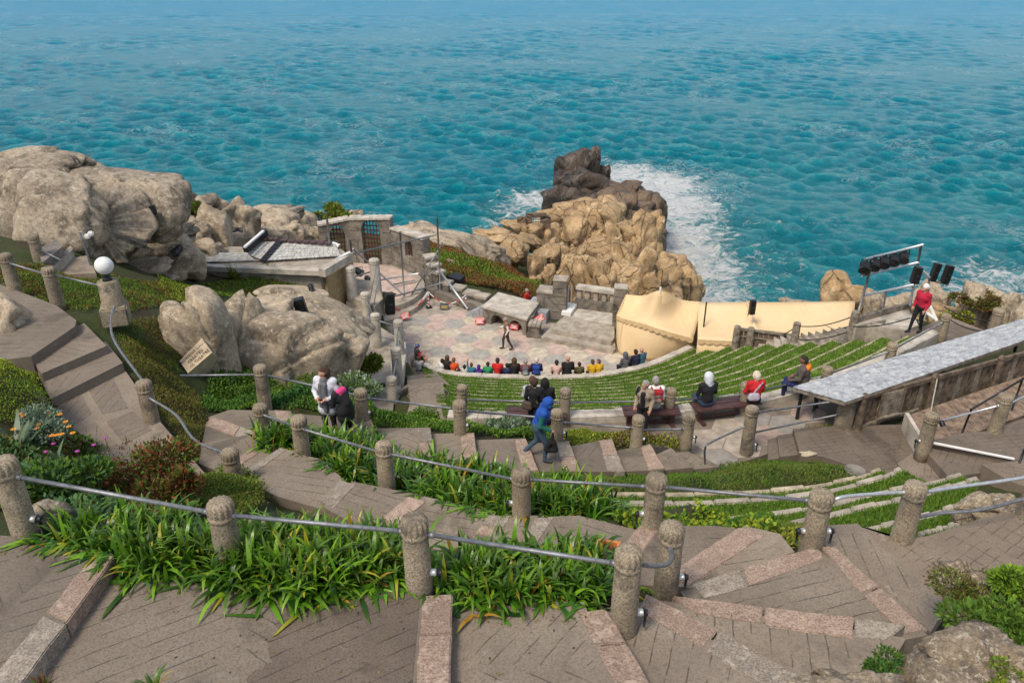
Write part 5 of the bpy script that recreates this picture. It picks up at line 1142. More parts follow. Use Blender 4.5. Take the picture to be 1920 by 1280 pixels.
for k in (-1, 1): m = MB(); m.beam(c+e*.38*k-nn*.03+Vector((0, 0, .22)), c+e*.38*k-nn*.03+Vector((0, 0, 1.0)), .05, .05); m.build('frame', 'wood', nb_)
m = MB(); m.beam(c-e*.42-nn*.05+Vector((0, 0, .22)), c+e*.42-nn*.05+Vector((0, 0, .22)), .07, .05); m.build('frame', 'wood_grey', nb_)
m = MB(); p0 = lerp(fa, fb_, .31)-nn*.2+Vector((0, 0, fh+.05)); p1 = W(1745, 800, 7.5); m.tube([lerp(p0, p1, i/10)-Vector((0, 0, .45*math.sin(i/10*math.pi))) for i in range(11)], .018, 6)
tag(m.build('rope', 'rope', None, smooth=True), 'slack rope from the fence post down to the deck post', 'rope')
t = thing('picnic_table', 'dark trestle table half under the shed roof', 'table', W(1545, 790, ZP))
c = W(1545, 785, ZP)+Vector((.3, .5, 0)); m = MB(); m.box(c+Vector((0, 0, .72)), (1.6, .75, .05), R(25)); m.build('table_top', 'bench_wood', t)
for k in (-.55, .55): m = MB(); cc = c+Vector((k*math.cos(R(25)), k*math.sin(R(25)), 0)); m.beam(cc+Vector((-.2, -.35, 0)), cc+Vector((.15, .25, .7)), .08, .06); m.beam(cc+Vector((.2, .35, 0)), cc+Vector((-.15, -.25, .7)), .08, .06); m.build('leg', 'black_metal', t)
# ---------------------------------------------------------------- benches
def bench(label, pxa, pxb, foot=True):
    a, b = W(*pxa, ZP+.46), W(*pxb, ZP+.46); e = b-a; ln = e.length; e.normalize(); nn = Vector((-e.y, e.x, 0)); c = (a+b)/2
    t = thing('bench', label, 'bench', Vector((c.x, c.y, ZP)), 'dark trestle benches on the path'); an = math.atan2(e.y, e.x)
    for k in (-.14, .14): m = MB(); m.box(c+nn*k, (ln, .26, .05), an); m.build('seat_plank', 'bench_wood', t, bevel=.008)
    for k in (-.38, .38):
        p = c+e*ln*k; m = MB(); m.box(p-Vector((0, 0, .24)), (.14, .12, .42), an); m.build('leg', 'bench_wood', t); m = MB(); m.box(Vector((p.x, p.y, ZP+.04)), (.1, .62, .08), an); m.build('foot', 'bench_wood', t)
    m = MB(); m.box(Vector((c.x, c.y, ZP+.12)), (ln*.76, .07, .09), an); m.build('stretcher', 'bench_wood', t)
bench('dark bench under the couple watching the stage', (950, 772), (1062, 774))
bench('dark bench under the man with the red backpack', (1168, 770), (1274, 768))
bench('dark bench between the white-hooded sitter and the woman in red', (1300, 764), (1420, 748))
# ---------------------------------------------------------------- the tent
m_, t_, b_ = nodes('canvas'); p_ = pos(t_)
L(t_, ramp(t_, ntex(t_, p_, .8, 5), [(.3, (.72, .52, .28)), (.7, (.78, .58, .34))]), b_.inputs['Base Color']); b_.inputs['Roughness'].default_value = .8
wv = N(t_, 'ShaderNodeTexWave'); wv.inputs['Scale'].default_value = 1.1; wv.inputs['Distortion'].default_value = 7; wv.inputs['Detail'].default_value = 3; L(t_, p_, wv.inputs['Vector'])
bump(t_, b_, math_(t_, 'ADD', math_(t_, 'MULTIPLY', wv.outputs['Fac'], .12), ntex(t_, p_, 1.6, 4, .55, 1.0)), .35, .07)
plain('canvas_trim', (.68, .48, .26), .8, 0, .08, 3, .2)
def sheet(name, t, grid, mat='canvas'):
    nv, nu = len(grid), len(grid[0]); m = MB(); m.add([p for row in grid for p in row], [(j*nu+i, j*nu+i+1, (j+1)*nu+i+1, (j+1)*nu+i) for j in range(nv-1) for i in range(nu-1)]); o = m.build(name, mat, t, smooth=True)
    md = o.modifiers.new('s', 'SOLIDIFY'); md.thickness = .02; return o
t = thing('tent', 'beige canvas marquee beside the stage with scalloped valance', 'tent', W(1230, 670, 0))
bot = smooth_curve([W(1156, 650, 0), W(1160, 662, 0), W(1180, 670, 0), W(1215, 677, 0), W(1255, 676, 0), W(1300, 668, 0)], 25)
eave = smooth_curve([WY(1157, 590, bot[0].y), WY(1172, 597, bot[2].y-.05), WY(1205, 606, bot[8].y-.1), WY(1250, 620, bot[16].y-.25), WY(1300, 634, bot[24].y-1.0)], 25)
rw = rng(4)
def wall_pt(i, j, n):
    p = lerp(bot[i], eave[i], j/n); bul = math.sin(j/n*math.pi)*.14; d = Vector((-.3, -1, 0)).normalized()
    return p+d*(bul+.025*math.sin(i*2.2+j*.4))
sheet('side_wall', t, [[wall_pt(i, j, 8) for i in range(25)] for j in range(9)])
pk = W(1238, 545, 3.35); bl, br = W(1174, 552, 2.35), W(1316, 566, 2.35)
back = smooth_curve([bl, lerp(bl, br, .25)+Vector((0, 0, .05)), pk, lerp(bl, br, .75)+Vector((0, 0, .02)), br], 25)
def roof_pt(i, j, n):
    a, b = eave[i], back[i]; k = j/n; p = lerp(a, b, k); return p-Vector((0, 0, .32*math.sin(k*math.pi)*(1-.4*abs(i/12-1))-.0))
sheet('roof', t, [[roof_pt(i, j, 10) for i in range(25)] for j in range(11)])
gb = [Vector((p.x, p.y+.02, 0)) for p in back]
sheet('back_wall', t, [[lerp(back[i], gb[i], j/2) for i in range(25)] for j in range(3)])
sheet('end_wall', t, [[lerp(lerp(bot[0], Vector((bl.x, bl.y, 0)), i/4), lerp(eave[0], bl, i/4), j/3) for i in range(5)] for j in range(4)])
m = MB()                                       # scalloped valance under the eave
sub = smooth_curve(eave, 97)
vs = []; 
for i, p in enumerate(sub): o_ = Vector((-.05, -.17, 0)); vs += [p+o_+Vector((0, 0, .02)), p+o_+Vector((0, 0, -.10-.10*abs(math.sin(i*math.pi/6))))]
m.add(vs, [(2*i, 2*i+1, 2*i+3, 2*i+2) for i in range(96)]); m.build('valance', 'canvas_trim', t)
m = MB(); m.tube([p+Vector((-.03, -.12, .02)) for p in sub[::4]], .03, 6); m.build('eave_rope', 'canvas_trim', t)
m = MB(); m.tube([wall_pt(5, j, 8)+Vector((0, -.03, 0)) for j in range(9)], .025, 6); m.build('seam', 'canvas_trim', t)
m = MB(); m.tube([pk-Vector((0, 0, .1)), pk+Vector((0, 0, .18))], .05, 8); m.build('pole_tip', 'white', t)
t = thing('tent', 'long beige canvas awning between the marquee and the lighting rig', 'tent', W(1450, 640, 1))
near = smooth_curve([W(1308, 636, 2.05), W(1400, 640, 2.3), W(1480, 640, 2.5), W(1600, 612, 2.9)], 33); far = smooth_curve([W(1310, 567, 2.5), W(1400, 566, 2.8), W(1402, 564, 3.0), W(1408, 566, 2.9), W(1500, 566, 3.0), W(1604, 564, 3.1)], 33)
sheet('roof', t, [[lerp(near[i], far[i], j/10)-Vector((0, 0, .28*math.sin(j/10*math.pi)*abs(math.sin(i/32*2.2*math.pi))**.6)) for i in range(33)] for j in range(11)])
nb2 = [Vector((p.x, p.y, 0)) for p in near]
sheet('front_wall', t, [[lerp(nb2[i], near[i], j/3) for i in range(33)] for j in range(4)])
m = MB(); vs = []
for i, p in enumerate(smooth_curve(near, 97)): vs += [p+Vector((0, -.06, .02)), p+Vector((0, -.06, -.14-.08*abs(math.sin(i*math.pi/5))))]
m.add(vs, [(2*i, 2*i+1, 2*i+3, 2*i+2) for i in range(96)]); m.build('valance', 'canvas_trim', t)
m = MB(); a = W(1508, 577, 3.6); m.tube([W(1505, 580, 2.6), W(1508, 572, 2.95)], .04, 6); m.build('pole_tip', 'canvas_trim', t)
t = thing('speaker_pole', 'thin dark pole with a speaker standing beside the awning', 'pole', W(1398, 625, 1.5)); b = W(1398, 628, 1.6)
m = MB(); m.tube([b, b+Vector((0, 0, zat(b, 567)))], .035, 8); m.build('pole', 'black_metal', t)
m = MB(); b = W(1316, 640, 1.4); m.tube([b, b+Vector((0, 0, zat(b, 566)))], .035, 8); tag(m.build('pole', 'black_metal', None), 'thin dark pole where the marquee meets the awning', 'pole')
# ---------------------------------------------------------------- stage gear
def speaker(label, px, py, Y, w_, h_, tilt=0, rz=0, dp=.9, rx=0, cat='speaker', name='speaker'):
    c = WY(px, py, Y); s = depth(c)/F; t = thing(name, label, cat, c)
    d = (w_*s, w_*s*dp, h_*s*1.08); m = MB(); m.box(c, d, R(rz), 0, R(rx), R(tilt)); m.build('cabinet', 'black', t, bevel=.02)
    M = Matrix.Rotation(R(rz), 3, 'Z') @ Matrix.Rotation(R(tilt), 3, 'Y') @ Matrix.Rotation(R(rx), 3, 'X')
    m = MB(); m.box(c+M @ Vector((0, -d[1]*.51, 0)), (d[0]*.86, .015, d[2]*.9), R(rz), 0, R(rx), R(tilt)); g = m.build('grille', 'black_metal', t, bevel=.004)
    m = MB(); m.box(c+M @ Vector((0, -d[1]*.53, d[2]*.02)), (d[0]*.3, .012, d[2]*.025), R(rz), 0, R(rx), R(tilt)); m.build('badge', 'steel', g)
    return t
speaker('black loudspeaker tilted on the rock below the globe lamp', 263, 594, 21.6, 28, 52, -26, 15)
speaker('black loudspeaker standing on the sloping pale boulder', 565, 579, 24.2, 20, 40, -12, 10)
speaker('tiny black speaker box on the large lichened boulder', 287, 394, 27.3, 10, 16, -8, 0)
speaker('black loudspeaker hung over the stage steps', 731, 569, 33.0, 16, 38, 2, 25)
speaker('small black speaker on the thin pole beside the awning', 1411, 576, 32.6, 10, 26, 0, 10)
speaker('black loudspeaker hung under the end of the lighting rig', 1718, 516, 27.8, 14, 30, 4, 0)
speaker('left of the twin speakers on a stand against the sea', 1753, 510, 30, 12, 32, 10, 15)
speaker('right of the twin speakers on a stand against the sea', 1776, 514, 30, 13, 32, 8, 15)
speaker('wide black speaker box lying on the granite blocks', 855, 524, 43.5, 26, 14, 8, -20, 1.0)
# lamps
t = thing('globe_lamp', 'white globe lamp on a stout concrete pillar at the left', 'lamp', W(217, 606, 9.55)); b = W(217, 606, 9.55); hh = zat(b, 528)
m = MB(); m.box(b+Vector((0, .1, .22)), (.62, .62, .5), R(20)); m.build('plinth', 'post_stone', t, bevel=.04)
m = MB(); m.lathe(b+Vector((0, .1, 0)), [(.27, .4), (.26, .5), (.24, hh-.02), (.2, hh)], 20); m.build('pillar', 'post_stone', t, smooth=True)
m = MB(); m.lathe(b+Vector((0, .1, hh)), [(.12, -.02), (.1, .06), (.07, .12), (.1, .18)], 14); m.build('lamp_base', 'black', t, smooth=True)
m = MB(); gr_ = .215; m.lathe(b+Vector((0, .1, hh+.16+gr_)), [(max(.005, gr_*math.sin(math.pi*i/16)), -gr_*math.cos(math.pi*i/16)) for i in range(17)], 24); m.build('globe', 'white', t, smooth=True)
def floodlight(label, px, py, Y, w_, rz=0, tilt=20, mat='black', name='floodlight'):
    c = WY(px, py, Y); s = depth(c)/F*w_; t = thing(name, label, 'lamp', c); an = R(rz)
    d = Vector((math.sin(an), -math.cos(an), -math.tan(R(tilt)))).normalized()
    m = MB(); m.tube([c+d*(-s*.5), c+d*(-s*.3), c+d*(s*.25), c+d*(s*.5)], [s*.18, s*.36, s*.4, s*.42], 14); m.build('housing', mat, t, smooth=True)
    m = MB(); m.tube([c+d*(s*.5), c+d*(s*.52)], s*.36, 14); m.build('lens', 'steel', t)
    m = MB(); m.tube([c+Vector((-s*.45, 0, 0)), c+Vector((-s*.5, 0, s*.5)), c+Vector((s*.5, 0, s*.5)), c+Vector((s*.45, 0, 0))], s*.04, 6); m.build('yoke', 'black_metal', t)
    return t
floodlight('black round stage lantern beside the pale posts at stage left', 672, 509, 37.5, 17, 60)
floodlight('dark stage lantern behind the pale post at stage left', 690, 523, 36.5, 14, 60)
floodlight('dark floodlight standing on a rock above the concrete wall', 332, 469, 29, 20, -20)
floodlight('black lantern on the rocks behind the slate roof verge', 446, 437, 40, 20, 30)
floodlight('black lantern clamped on the green bank by the ochre wall', 583, 538, 27.5, 13, 40, 70)
floodlight('white twin floodlight on a thin pole over the slate roof', 628, 461, 36.5, 18, 70, 20, 'white')
floodlight('white lantern on the concrete wall corner at the left of the building', 346, 509, 31.5, 9, 20, 20, 'white')
floodlight('grey-blue floodlight fixed to the left end of the concrete wall', 322, 498, 31, 12, -40)
floodlight('pale lantern on a stalk at the foot of the narrow stage-left steps', 639, 585, 31, 11, 60, 10, 'white')
t = thing('floodlight', 'pair of small white floodlights on a thin post before the huge boulder', 'lamp', W(172, 500, 8.9)); b = W(171, 500, 8.9)
m = MB(); m.tube([b, b+Vector((-.05, 0, zat(b, 450))), b+Vector((-.12, .05, zat(b, 437)))], .035, 8); m.build('post', 'steel', t)
for x, y in ((164, 443), (170, 438)): c = WY(x, y, b.y-.1); m = MB(); m.box(c, (.16, .14, .14), R(20)); m.build('lamp_head', 'white', t, bevel=.03)
# scaffold poles round the round platform
t = thing('scaffold', 'thin scaffold poles and braces standing on the round platform', 'scaffold', W(750, 545, .6))
def pole(a, za, b, zb, r_=.045, mat='steel'):
    m = MB(); m.tube([W(*a, za), W(*b, zb)], r_, 8); m.build('pole', mat, t, smooth=True)
def vpole(px, py, z, ty, r_=.045, mat='steel'):
    b = W(px, py, z); m = MB(); m.tube([b, b+Vector((0, 0, zat(b, ty)))], r_, 8); m.build('pole', mat, t, smooth=True); return b
vpole(826, 553, .05, 408); vpole(758, 554, .62, 434); vpole(664, 525, 3.5, 449); vpole(620, 475, 5.3, 399, .05)
pole((660, 476), 4.6, (818, 440), 4.0); pole((818, 499), 2.2, (877, 579), .1, .06, 'steel_pale'); pole((662, 466), 5.0, (757, 553), .65, .05, 'steel_pale'); pole((714, 525), 1.3, (784, 513), 1.1, .05, 'steel_pale')
pole((772, 552), .7, (830, 455), 2.6, .04); pole((735, 557), .9, (830, 530), .8, .04); pole((735, 534), .8, (778, 525), .8, .04); pole((660, 520), 3.9, (700, 508), 4.2, .04); pole((795, 520), 1.2, (820, 505), 1.6, .04)
pole((628, 487), 5.5, (656, 473), 5.6, .06, 'white')
# barrier posts with red and white chain
for k, (x, y, ty, lab) in enumerate([(804, 577, 551, 'red and white striped barrier post with a square black foot on the stage'), (734, 597, 578, 'striped barrier post beside the hanging speaker'), (874, 577, 558, 'striped barrier post at the foot of the white brace')]):
    b = W(x, y, 0); h = zat(b, ty); t = thing('barrier_post', lab, 'barrier', b, 'striped barrier posts')
    m = MB(); m.box(b+Vector((0, 0, .05)), (.3, .3, .07), R(20)); m.build('foot', 'black', t)
    for i in range(7): m = MB(); m.tube([b+Vector((0, 0, .08+(h-.08)*i/7)), b+Vector((0, 0, .08+(h-.08)*(i+1)/7))], .045, 8); m.build('band', 'red' if i % 2 else 'white', t)
def chain(label, a, b, sag, n=14):
    t = thing('barrier_chain', label, 'chain', a)
    for i in range(n):
        f = lambda u: lerp(a, b, u)-Vector((0, 0, sag*math.sin(u*math.pi))); m = MB(); m.tube([f(i/n), f((i+.95)/n)], .03, 6); m.build('link', 'red' if (i//3) % 2 else 'white', t)
chain('red and white chain looping in front of the round platform', W(804, 577, 0)+Vector((0, 0, .95)), W(734, 597, 0)+Vector((0, 0, .8)), .75, 20)
chain('red and white chain towards the white brace', W(804, 577, 0)+Vector((0, 0, .95)), W(874, 577, 0)+Vector((0, 0, .75)), .6, 20)
# DANGER boards
def text(body, size, mat, parent, M, name='lettering', ext=.004):
    cu = bpy.data.curves.new(name, 'FONT'); cu.body = body; cu.size = size; cu.extrude = ext; cu.align_x = 'CENTER'; cu.align_y = 'CENTER'; cu.resolution_u = 2; cu.fill_mode = 'BOTH'
    tmp = bpy.data.objects.new('tmp', cu); COL.objects.link(tmp); bpy.context.view_layer.update(); me = bpy.data.meshes.new_from_object(tmp.evaluated_get(bpy.context.evaluated_depsgraph_get())); bpy.data.objects.remove(tmp)
    me.materials.clear(); me.materials.append(MATS[mat]); o = bpy.data.objects.new(name, me); COL.objects.link(o); o.parent = parent; o['kind'] = 'stuff'
    off = Vector((0, 0, 0)); p = parent
    while p is not None: off += p.location; p = p.parent
    o.matrix_local = Matrix.Translation(-off) @ M; return o
def frame(c, x, n):                            # matrix with local x along x and local z along n
    x = x.normalized(); n = (n - x*n.dot(x)).normalized(); y = n.cross(x)
    return Matrix(((x.x, y.x, n.x, c.x), (x.y, y.y, n.y, c.y), (x.z, y.z, n.z, c.z), (0, 0, 0, 1)))
def board(label, px, py, z, wd, ht, roll=0, lean=30, mat='red', yaw=0, ink='white', word='DANGER'):
    c = W(px, py, z); x = Vector((math.cos(R(yaw)), math.sin(R(yaw)), math.tan(R(roll)))); n = Vector((math.sin(R(yaw))*.0, -math.cos(R(lean)), math.sin(R(lean))))
    M = frame(c, x, n); t = thing('warning_sign' if word else 'notice_sign', label, 'sign', c)
    def bx_(u, v, w2, h2, zz, mt, nm, par):
        m = MB(); m.add([M @ Vector((u+a*w2/2, v+b*h2/2, zz+k*.008)) for k in (-1, 1) for a, b in ((-1, -1), (1, -1), (1, 1), (-1, 1))], [(3, 2, 1, 0), (4, 5, 6, 7), (0, 1, 5, 4), (1, 2, 6, 5), (2, 3, 7, 6), (3, 0, 4, 7)]); return m.build(nm, mt, par)
    p = bx_(0, 0, wd, ht, 0, mat, 'board', t)
    if word: text(word, ht*.36, ink, p, M @ Matrix.Translation((0, ht*.27, .012)))
    for i, l in enumerate((.78, .55, .82)): bx_(0, ht*(.04-.17*i), wd*l, ht*.09, .006, ink, 'print_line', p)
    m = MB(); m.tube([M @ Vector((0, ht*.3, -.01)), M @ Vector((0, ht*.3, -.01)) + Vector((0, .25, -ht*.9))], .015, 6); m.build('prop', 'black_metal', t)
board('red DANGER board hanging on the chain by the round platform', 759, 592, .3, .46, .34, 18, 40, yaw=8)
board('red DANGER board standing left of the stone altar', 899, 601, .25, .46, .36, 0, 35)
board('red DANGER board standing in front of the right arch', 964, 611, .25, .46, .36, -12, 35)
board('tilted red DANGER board leaning on the dark blocks', 1012, 597, .8, .46, .36, 38, 35)
board('black board with gold print standing on the stage', 833, 574, .2, .48, .36, -4, 40, 'black', 0, 'gold', None)
# ---------------------------------------------------------------- lighting rig on the platform
t = thing('lighting_rig', 'steel tube lighting rig with five black lanterns on the right platform', 'lighting rig', W(1620, 600, 5))
YB = 28.2
pts = {k: WY(*v) for k, v in dict(a0=(1608, 590, 27.6), a1=(1636, 490, 27.6), b0=(1706, 572, 28.6), b1=(1727, 460, 28.6), c=(1618, 492, 27.6)).items()}
for a, b in (('a0', 'a1'), ('b0', 'b1')): m = MB(); m.tube([pts[a], pts[b]], .05, 8); m.build('upright', 'steel', t, smooth=True)
for a, b in (((1622, 486, 27.6), (1730, 459, 28.6)), ((1616, 517, 27.6), (1722, 492, 28.6)), ((1620, 554, 27.6), (1712, 534, 28.6))): m = MB(); m.tube([WY(*a), WY(*b)], .05, 8); m.build('crossbar', 'steel_pale', t, smooth=True)
m = MB(); m.tube([WY(1656, 578, 28), WY(1662, 545, 28)], .04, 8); m.build('upright', 'steel', t); m = MB(); m.tube([WY(1726, 504, 28.6), WY(1742, 520, 29.2)], .05, 8); m.build('brace', 'white', t)
for i in range(5):
    c = WY(1622+i*18.2, 499-i*4.7, 27.5+.2*i); m = MB(); d = Vector((-.35, -.75, -.5)).normalized(); m.tube([c-d*.22, c-d*.1, c+d*.14, c+d*.24], [.09, .18, .2, .21], 14); ln_ = m.build('lantern', 'black', t, smooth=True)
    m = MB(); m.tube([c+Vector((-.2, 0, .02)), c+Vector((-.16, 0, .26)), c+Vector((.16, 0, .26)), c+Vector((.2, 0, .02))], .02, 6); m.build('yoke', 'black_metal', ln_)
t = thing('speaker_stand', 'steel mast and crossbar holding the twin speakers', 'stand', WY(1735, 600, 30))
for a, b in (((1737, 600, 30), (1742, 522, 30)), ((1742, 525, 30), (1778, 533, 30)), ((1748, 520, 30), (1750, 510, 30.1)), ((1774, 532, 30), (1775, 520, 30.1))): m = MB(); m.tube([WY(*a), WY(*b)], .04, 8); m.build('tube', 'steel', t)
t = thing('bicycle_rack', 'white-painted A-frame brace behind the red jacket', 'frame', WY(1750, 610, 27.5))
for a, b in (((1742, 570, 27.6), (1760, 610, 27.2)), ((1742, 570, 27.6), (1725, 605, 27.2)), ((1735, 585, 27.5), (1756, 600, 27.3))): m = MB(); m.tube([WY(*a), WY(*b)], .06, 8); m.build('tube', 'white', t)
bpy.data.objects['bicycle_rack'].name = 'brace_frame'
# ---------------------------------------------------------------- memorial stone
t = thing('memorial_stone', 'carved memorial stone with three lines of lettering on the boulder', 'plaque', WY(365, 665, 19.2))
TL, TR, BR, BL = WY(337, 677, 18.95), WY(379, 634, 19.42), WY(398, 661, 19.2), WY(353, 700, 18.7)
nrm = (TR-TL).cross(BL-TL).normalized(); nrm = -nrm if nrm.y > 0 else nrm
m = MB(); q4 = [TL, TR, BR, BL]; m.add([p+nrm*.02 for p in q4]+[p-nrm*.7 for p in q4], [(0, 1, 2, 3), (7, 6, 5, 4), (0, 4, 5, 1), (1, 5, 6, 2), (2, 6, 7, 3), (3, 7, 4, 0)])
plain('carved_stone', (.56, .44, .30), .9, 0, .12, 4, .3); pb = m.build('slab', 'carved_stone', t)
c = (TL+TR+BR+BL)/4; xd = (TR+BR-TL-BL); up_ = (TL+TR)/2-(BL+BR)/2
for i, s_ in enumerate(('ROWENA CADE', 'CREATED', 'THIS THEATRE')):
    text(s_, .118, 'soil', pb, frame(c+up_*(.29-.29*i)+nrm*.024, xd, nrm), ext=.002)
c = W(1762, 1065, 10.612); text('1200', .26, 'concrete_dark', bpy.data.objects['landing'] if False else thing('incised_figures', 'figures incised in the paving at the right', 'inscription', c), frame(c, W(1795, 1088, 10.6)-W(1738, 1045, 10.6), Vector((0, 0, 1))))
t = thing('incised_mark', 'letter in a double ring incised in the nearest left tread', 'inscription', W(113, 1056, 11.855)); c = W(113, 1056, 11.853)
text('C', .1, 'concrete_dark', t, frame(c, Vector((1, .1, 0)), Vector((0, 0, 1))))
for rr in (.075, .105): m = MB(); m.tube([c+Vector((rr*math.cos(a*math.pi/12), rr*math.sin(a*math.pi/12), 0)) for a in range(25)], .005, 4); m.build('ring', 'concrete_dark', t)
t = thing('plant_box', 'orange terracotta plant box behind the nearest agapanthus', 'planter', W(1148, 1045, 11.0)); c = W(1128, 1078, 10.75); 
for dx, dy, sx_, sy_ in ((0, -.16, .4, .04), (0, .16, .4, .04), (-.18, 0, .04, .28), (.18, 0, .04, .28)): m = MB(); m.box(c+Matrix.Rotation(R(-12), 3, 'Z') @ Vector((dx, dy, .22)), (sx_, sy_, .44), R(-12)); m.build('side', 'terracotta', t)
m = MB(); m.box(c+Vector((0, 0, .18)), (.34, .28, .34), R(-12)); m.build('earth', 'soil', t)

# ---------------------------------------------------------------- small things
t = thing('rope_rail', 'white rope strung along the cliff edge behind the standing rocks', 'rope', WY(420, 407, 47)); m = MB(); m.tube([WY(416, 408, 47), WY(440, 402, 47.5), WY(470, 398, 48), WY(506, 394, 48.5)], .035, 6); m.build('rope', 'white', t)
m = MB(); m.tube([WY(403, 392, 40), WY(402, 376, 40)], .06, 8); tag(m.build('marker_post', 'white', None), 'short white post on the skyline rock', 'post')
t = thing('balustrade', 'dark slatted balustrade at the far left below the boulders', 'balustrade', WY(25, 480, 24)); a, b = WY(-30, 448, 24.5), WY(56, 470, 23.6)
m = MB(); m.beam(a, b, .12, .09); m.build('hand_rail', 'wood_grey', t)
for i in range(13): c = lerp(a, b, (i+.5)/13); m = MB(); m.beam(c, c-Vector((0, 0, .6)), .06, .1); m.build('baluster', 'wood_grey', t)
m = MB(); m.beam(a-Vector((0, 0, .62)), b-Vector((0, 0, .62)), .1, .08); m.build('bottom_rail', 'wood_grey', t)
t = thing('seaward_gate', 'tiny white arched gate in a rock wall on the outcrop shoulder', 'gate', WY(1005, 418, 69)); c = WY(1005, 416, 70); e = Vector((1, .1, 0)).normalized()
for k, wd in ((-1, 1.3), (1, .9)): m = MB(); m.box(c+e*k*(.42+wd/2)+Vector((0, 0, -.1)), (wd, .5, 1.2), .1); m.build('wall', 'rock_brown', t, bevel=.05)
m = MB(); m.box(c+Vector((0, 0, .68)), (1.9, .5, .3), .1); m.build('lintel', 'rock_brown', t, bevel=.05)
for i in range(5): m = MB(); m.tube([c+e*(-.32+.16*i)-Vector((0, 0, .8)), c+e*(-.32+.16*i)+Vector((0, 0, .55))], .03, 6); m.build('bar', 'white', t)
for i in range(4): m = MB(); m.tube([c+e*-.4+Vector((0, -.05, -.6+.35*i)), c+e*.4+Vector((0, -.05, -.6+.35*i))], .03, 6); m.build('bar', 'white', t)
m = MB(); m.lathe(W(1603, 882, 7.02), [(.22, -.05), (.24, .02), (.22, .03), (.02, .03)], 24); tag(m.build('drain_cover', 'concrete_dark', None), 'round dark grey drain cover at the edge of the lawn', 'drain cover')
floodlight('small black floodlight on the deck behind the carved post', 1766, 793, 16.4, 12, 30, 50)
t = thing('timber_rail', 'short weathered timber rail at the end of the raised walk', 'rail', W(765, 722, 3.6)); m = MB(); m.beam(W(738, 742, 3.6), W(770, 722, 3.6), .14, .12); m.build('rail', 'wood_grey', t)
m = MB(); m.beam(W(655, 721, 4.1), W(722, 722, 4.1), .1, .14); m.build('rail', 'black_metal', t)
for i, (x, y) in enumerate([(772, 1042), (700, 735)]): pass
# ================================================================ PEOPLE
CLO = {}
def cloth(c, rough=.85):
    k = tuple(round(x, 3) for x in c)
    if k not in CLO: CLO[k] = plain('cloth_%d' % len(CLO), c, rough, 0, .12, 14, .25)
    return CLO[k]
def sdf_mesh(caps, h, k=.035):
    """caps: (a, b, ra, rb, key); smooth union of tapered capsules meshed with surface nets; returns verts, quads, nearest capsule per vertex"""
    A = np.array([c[0] for c in caps], float); B = np.array([c[1] for c in caps], float); RA = np.array([c[2] for c in caps]); RB = np.array([c[3] for c in caps])
    lo = np.minimum(A, B).min(0)-.17; hi = np.maximum(A, B).max(0)+.17; n = np.ceil((hi-lo)/h).astype(int)+1
    G = np.stack(np.meshgrid(*[lo[i]+h*np.arange(n[i]) for i in range(3)], indexing='ij'), -1)
    def dist(P, i):
        ab = B[i]-A[i]; t = np.clip(((P-A[i]) @ ab)/max(ab @ ab, 1e-9), 0, 1); return np.linalg.norm(P-A[i]-t[..., None]*ab, axis=-1)-(RA[i]+(RB[i]-RA[i])*t)
    f = None
    for i in range(len(caps)):
        d = dist(G, i)
        if f is None: f = d
        else: hh = np.clip(.5+.5*(f-d)/k, 0, 1); f = f*(1-hh)+d*hh-k*hh*(1-hh)
    ins = f < 0; c8 = [(i, j, l) for i in (0, 1) for j in (0, 1) for l in (0, 1)]
    sl = lambda X, o: X[o[0]:X.shape[0]-1+o[0], o[1]:X.shape[1]-1+o[1], o[2]:X.shape[2]-1+o[2]]
    cnt = sum(sl(ins, o).astype(int) for o in c8); act = (cnt > 0) & (cnt < 8)
    acc = np.zeros(act.shape+(3,)); num = np.zeros(act.shape)
    for o in c8:
        for ax in range(3):
            if o[ax]: continue
            o2 = list(o); o2[ax] = 1; f0, f1 = sl(f, o), sl(f, o2); cr = (f0 < 0) != (f1 < 0); t = np.where(cr, f0/np.where(cr, f0-f1, 1), 0)
            for a in range(3): acc[..., a] += cr*(o[a]+(t if a == ax else 0))
            num += cr
    ids = -np.ones(act.shape, int); w_ = np.argwhere(act); ids[act] = np.arange(len(w_))
    V = lo+h*(w_+acc[act]/num[act][:, None]); Q = []
    for ax in range(3):
        o2 = [0, 0, 0]; o2[ax] = 1; s0 = [slice(0, -1) if a == ax else slice(None) for a in range(3)]; s1 = [slice(1, None) if a == ax else slice(None) for a in range(3)]
        a_, b_ = ins[tuple(s0)], ins[tuple(s1)]; e = np.argwhere(a_ != b_); u, v = [(1, 2), (2, 0), (0, 1)][ax]
        for g in e:
            if g[u] == 0 or g[v] == 0 or g[u] >= ids.shape[u] or g[v] >= ids.shape[v] or g[ax] >= ids.shape[ax]: continue
            p = [list(g) for _ in range(4)]; p[1][u] -= 1; p[2][u] -= 1; p[2][v] -= 1; p[3][v] -= 1
            q = [ids[tuple(x)] for x in p]
            if min(q) < 0: continue
            Q.append(q if a_[tuple(g)] else q[::-1])
    near = np.argmin(np.stack([dist(V, i) for i in range(len(caps))], 1), 1)
    return V, Q, near
def sdf_obj(name, caps, h, k, keys, parent, M):
    V, Q, near = sdf_mesh(caps, h, k); names = list(keys)
    me = bpy.data.meshes.new(name); me.from_pydata([tuple(M @ Vector(v)) for v in V], [], Q)
    for n in names: me.materials.append(cloth(keys[n]))
    mi = [names.index(caps[near[q[0]]][4]) for q in Q]; me.polygons.foreach_set('material_index', mi); me.polygons.foreach_set('use_smooth', [True]*len(Q)); me.update()
    return link(name, me, None, parent)
SKIN = (.50, .27, .18)
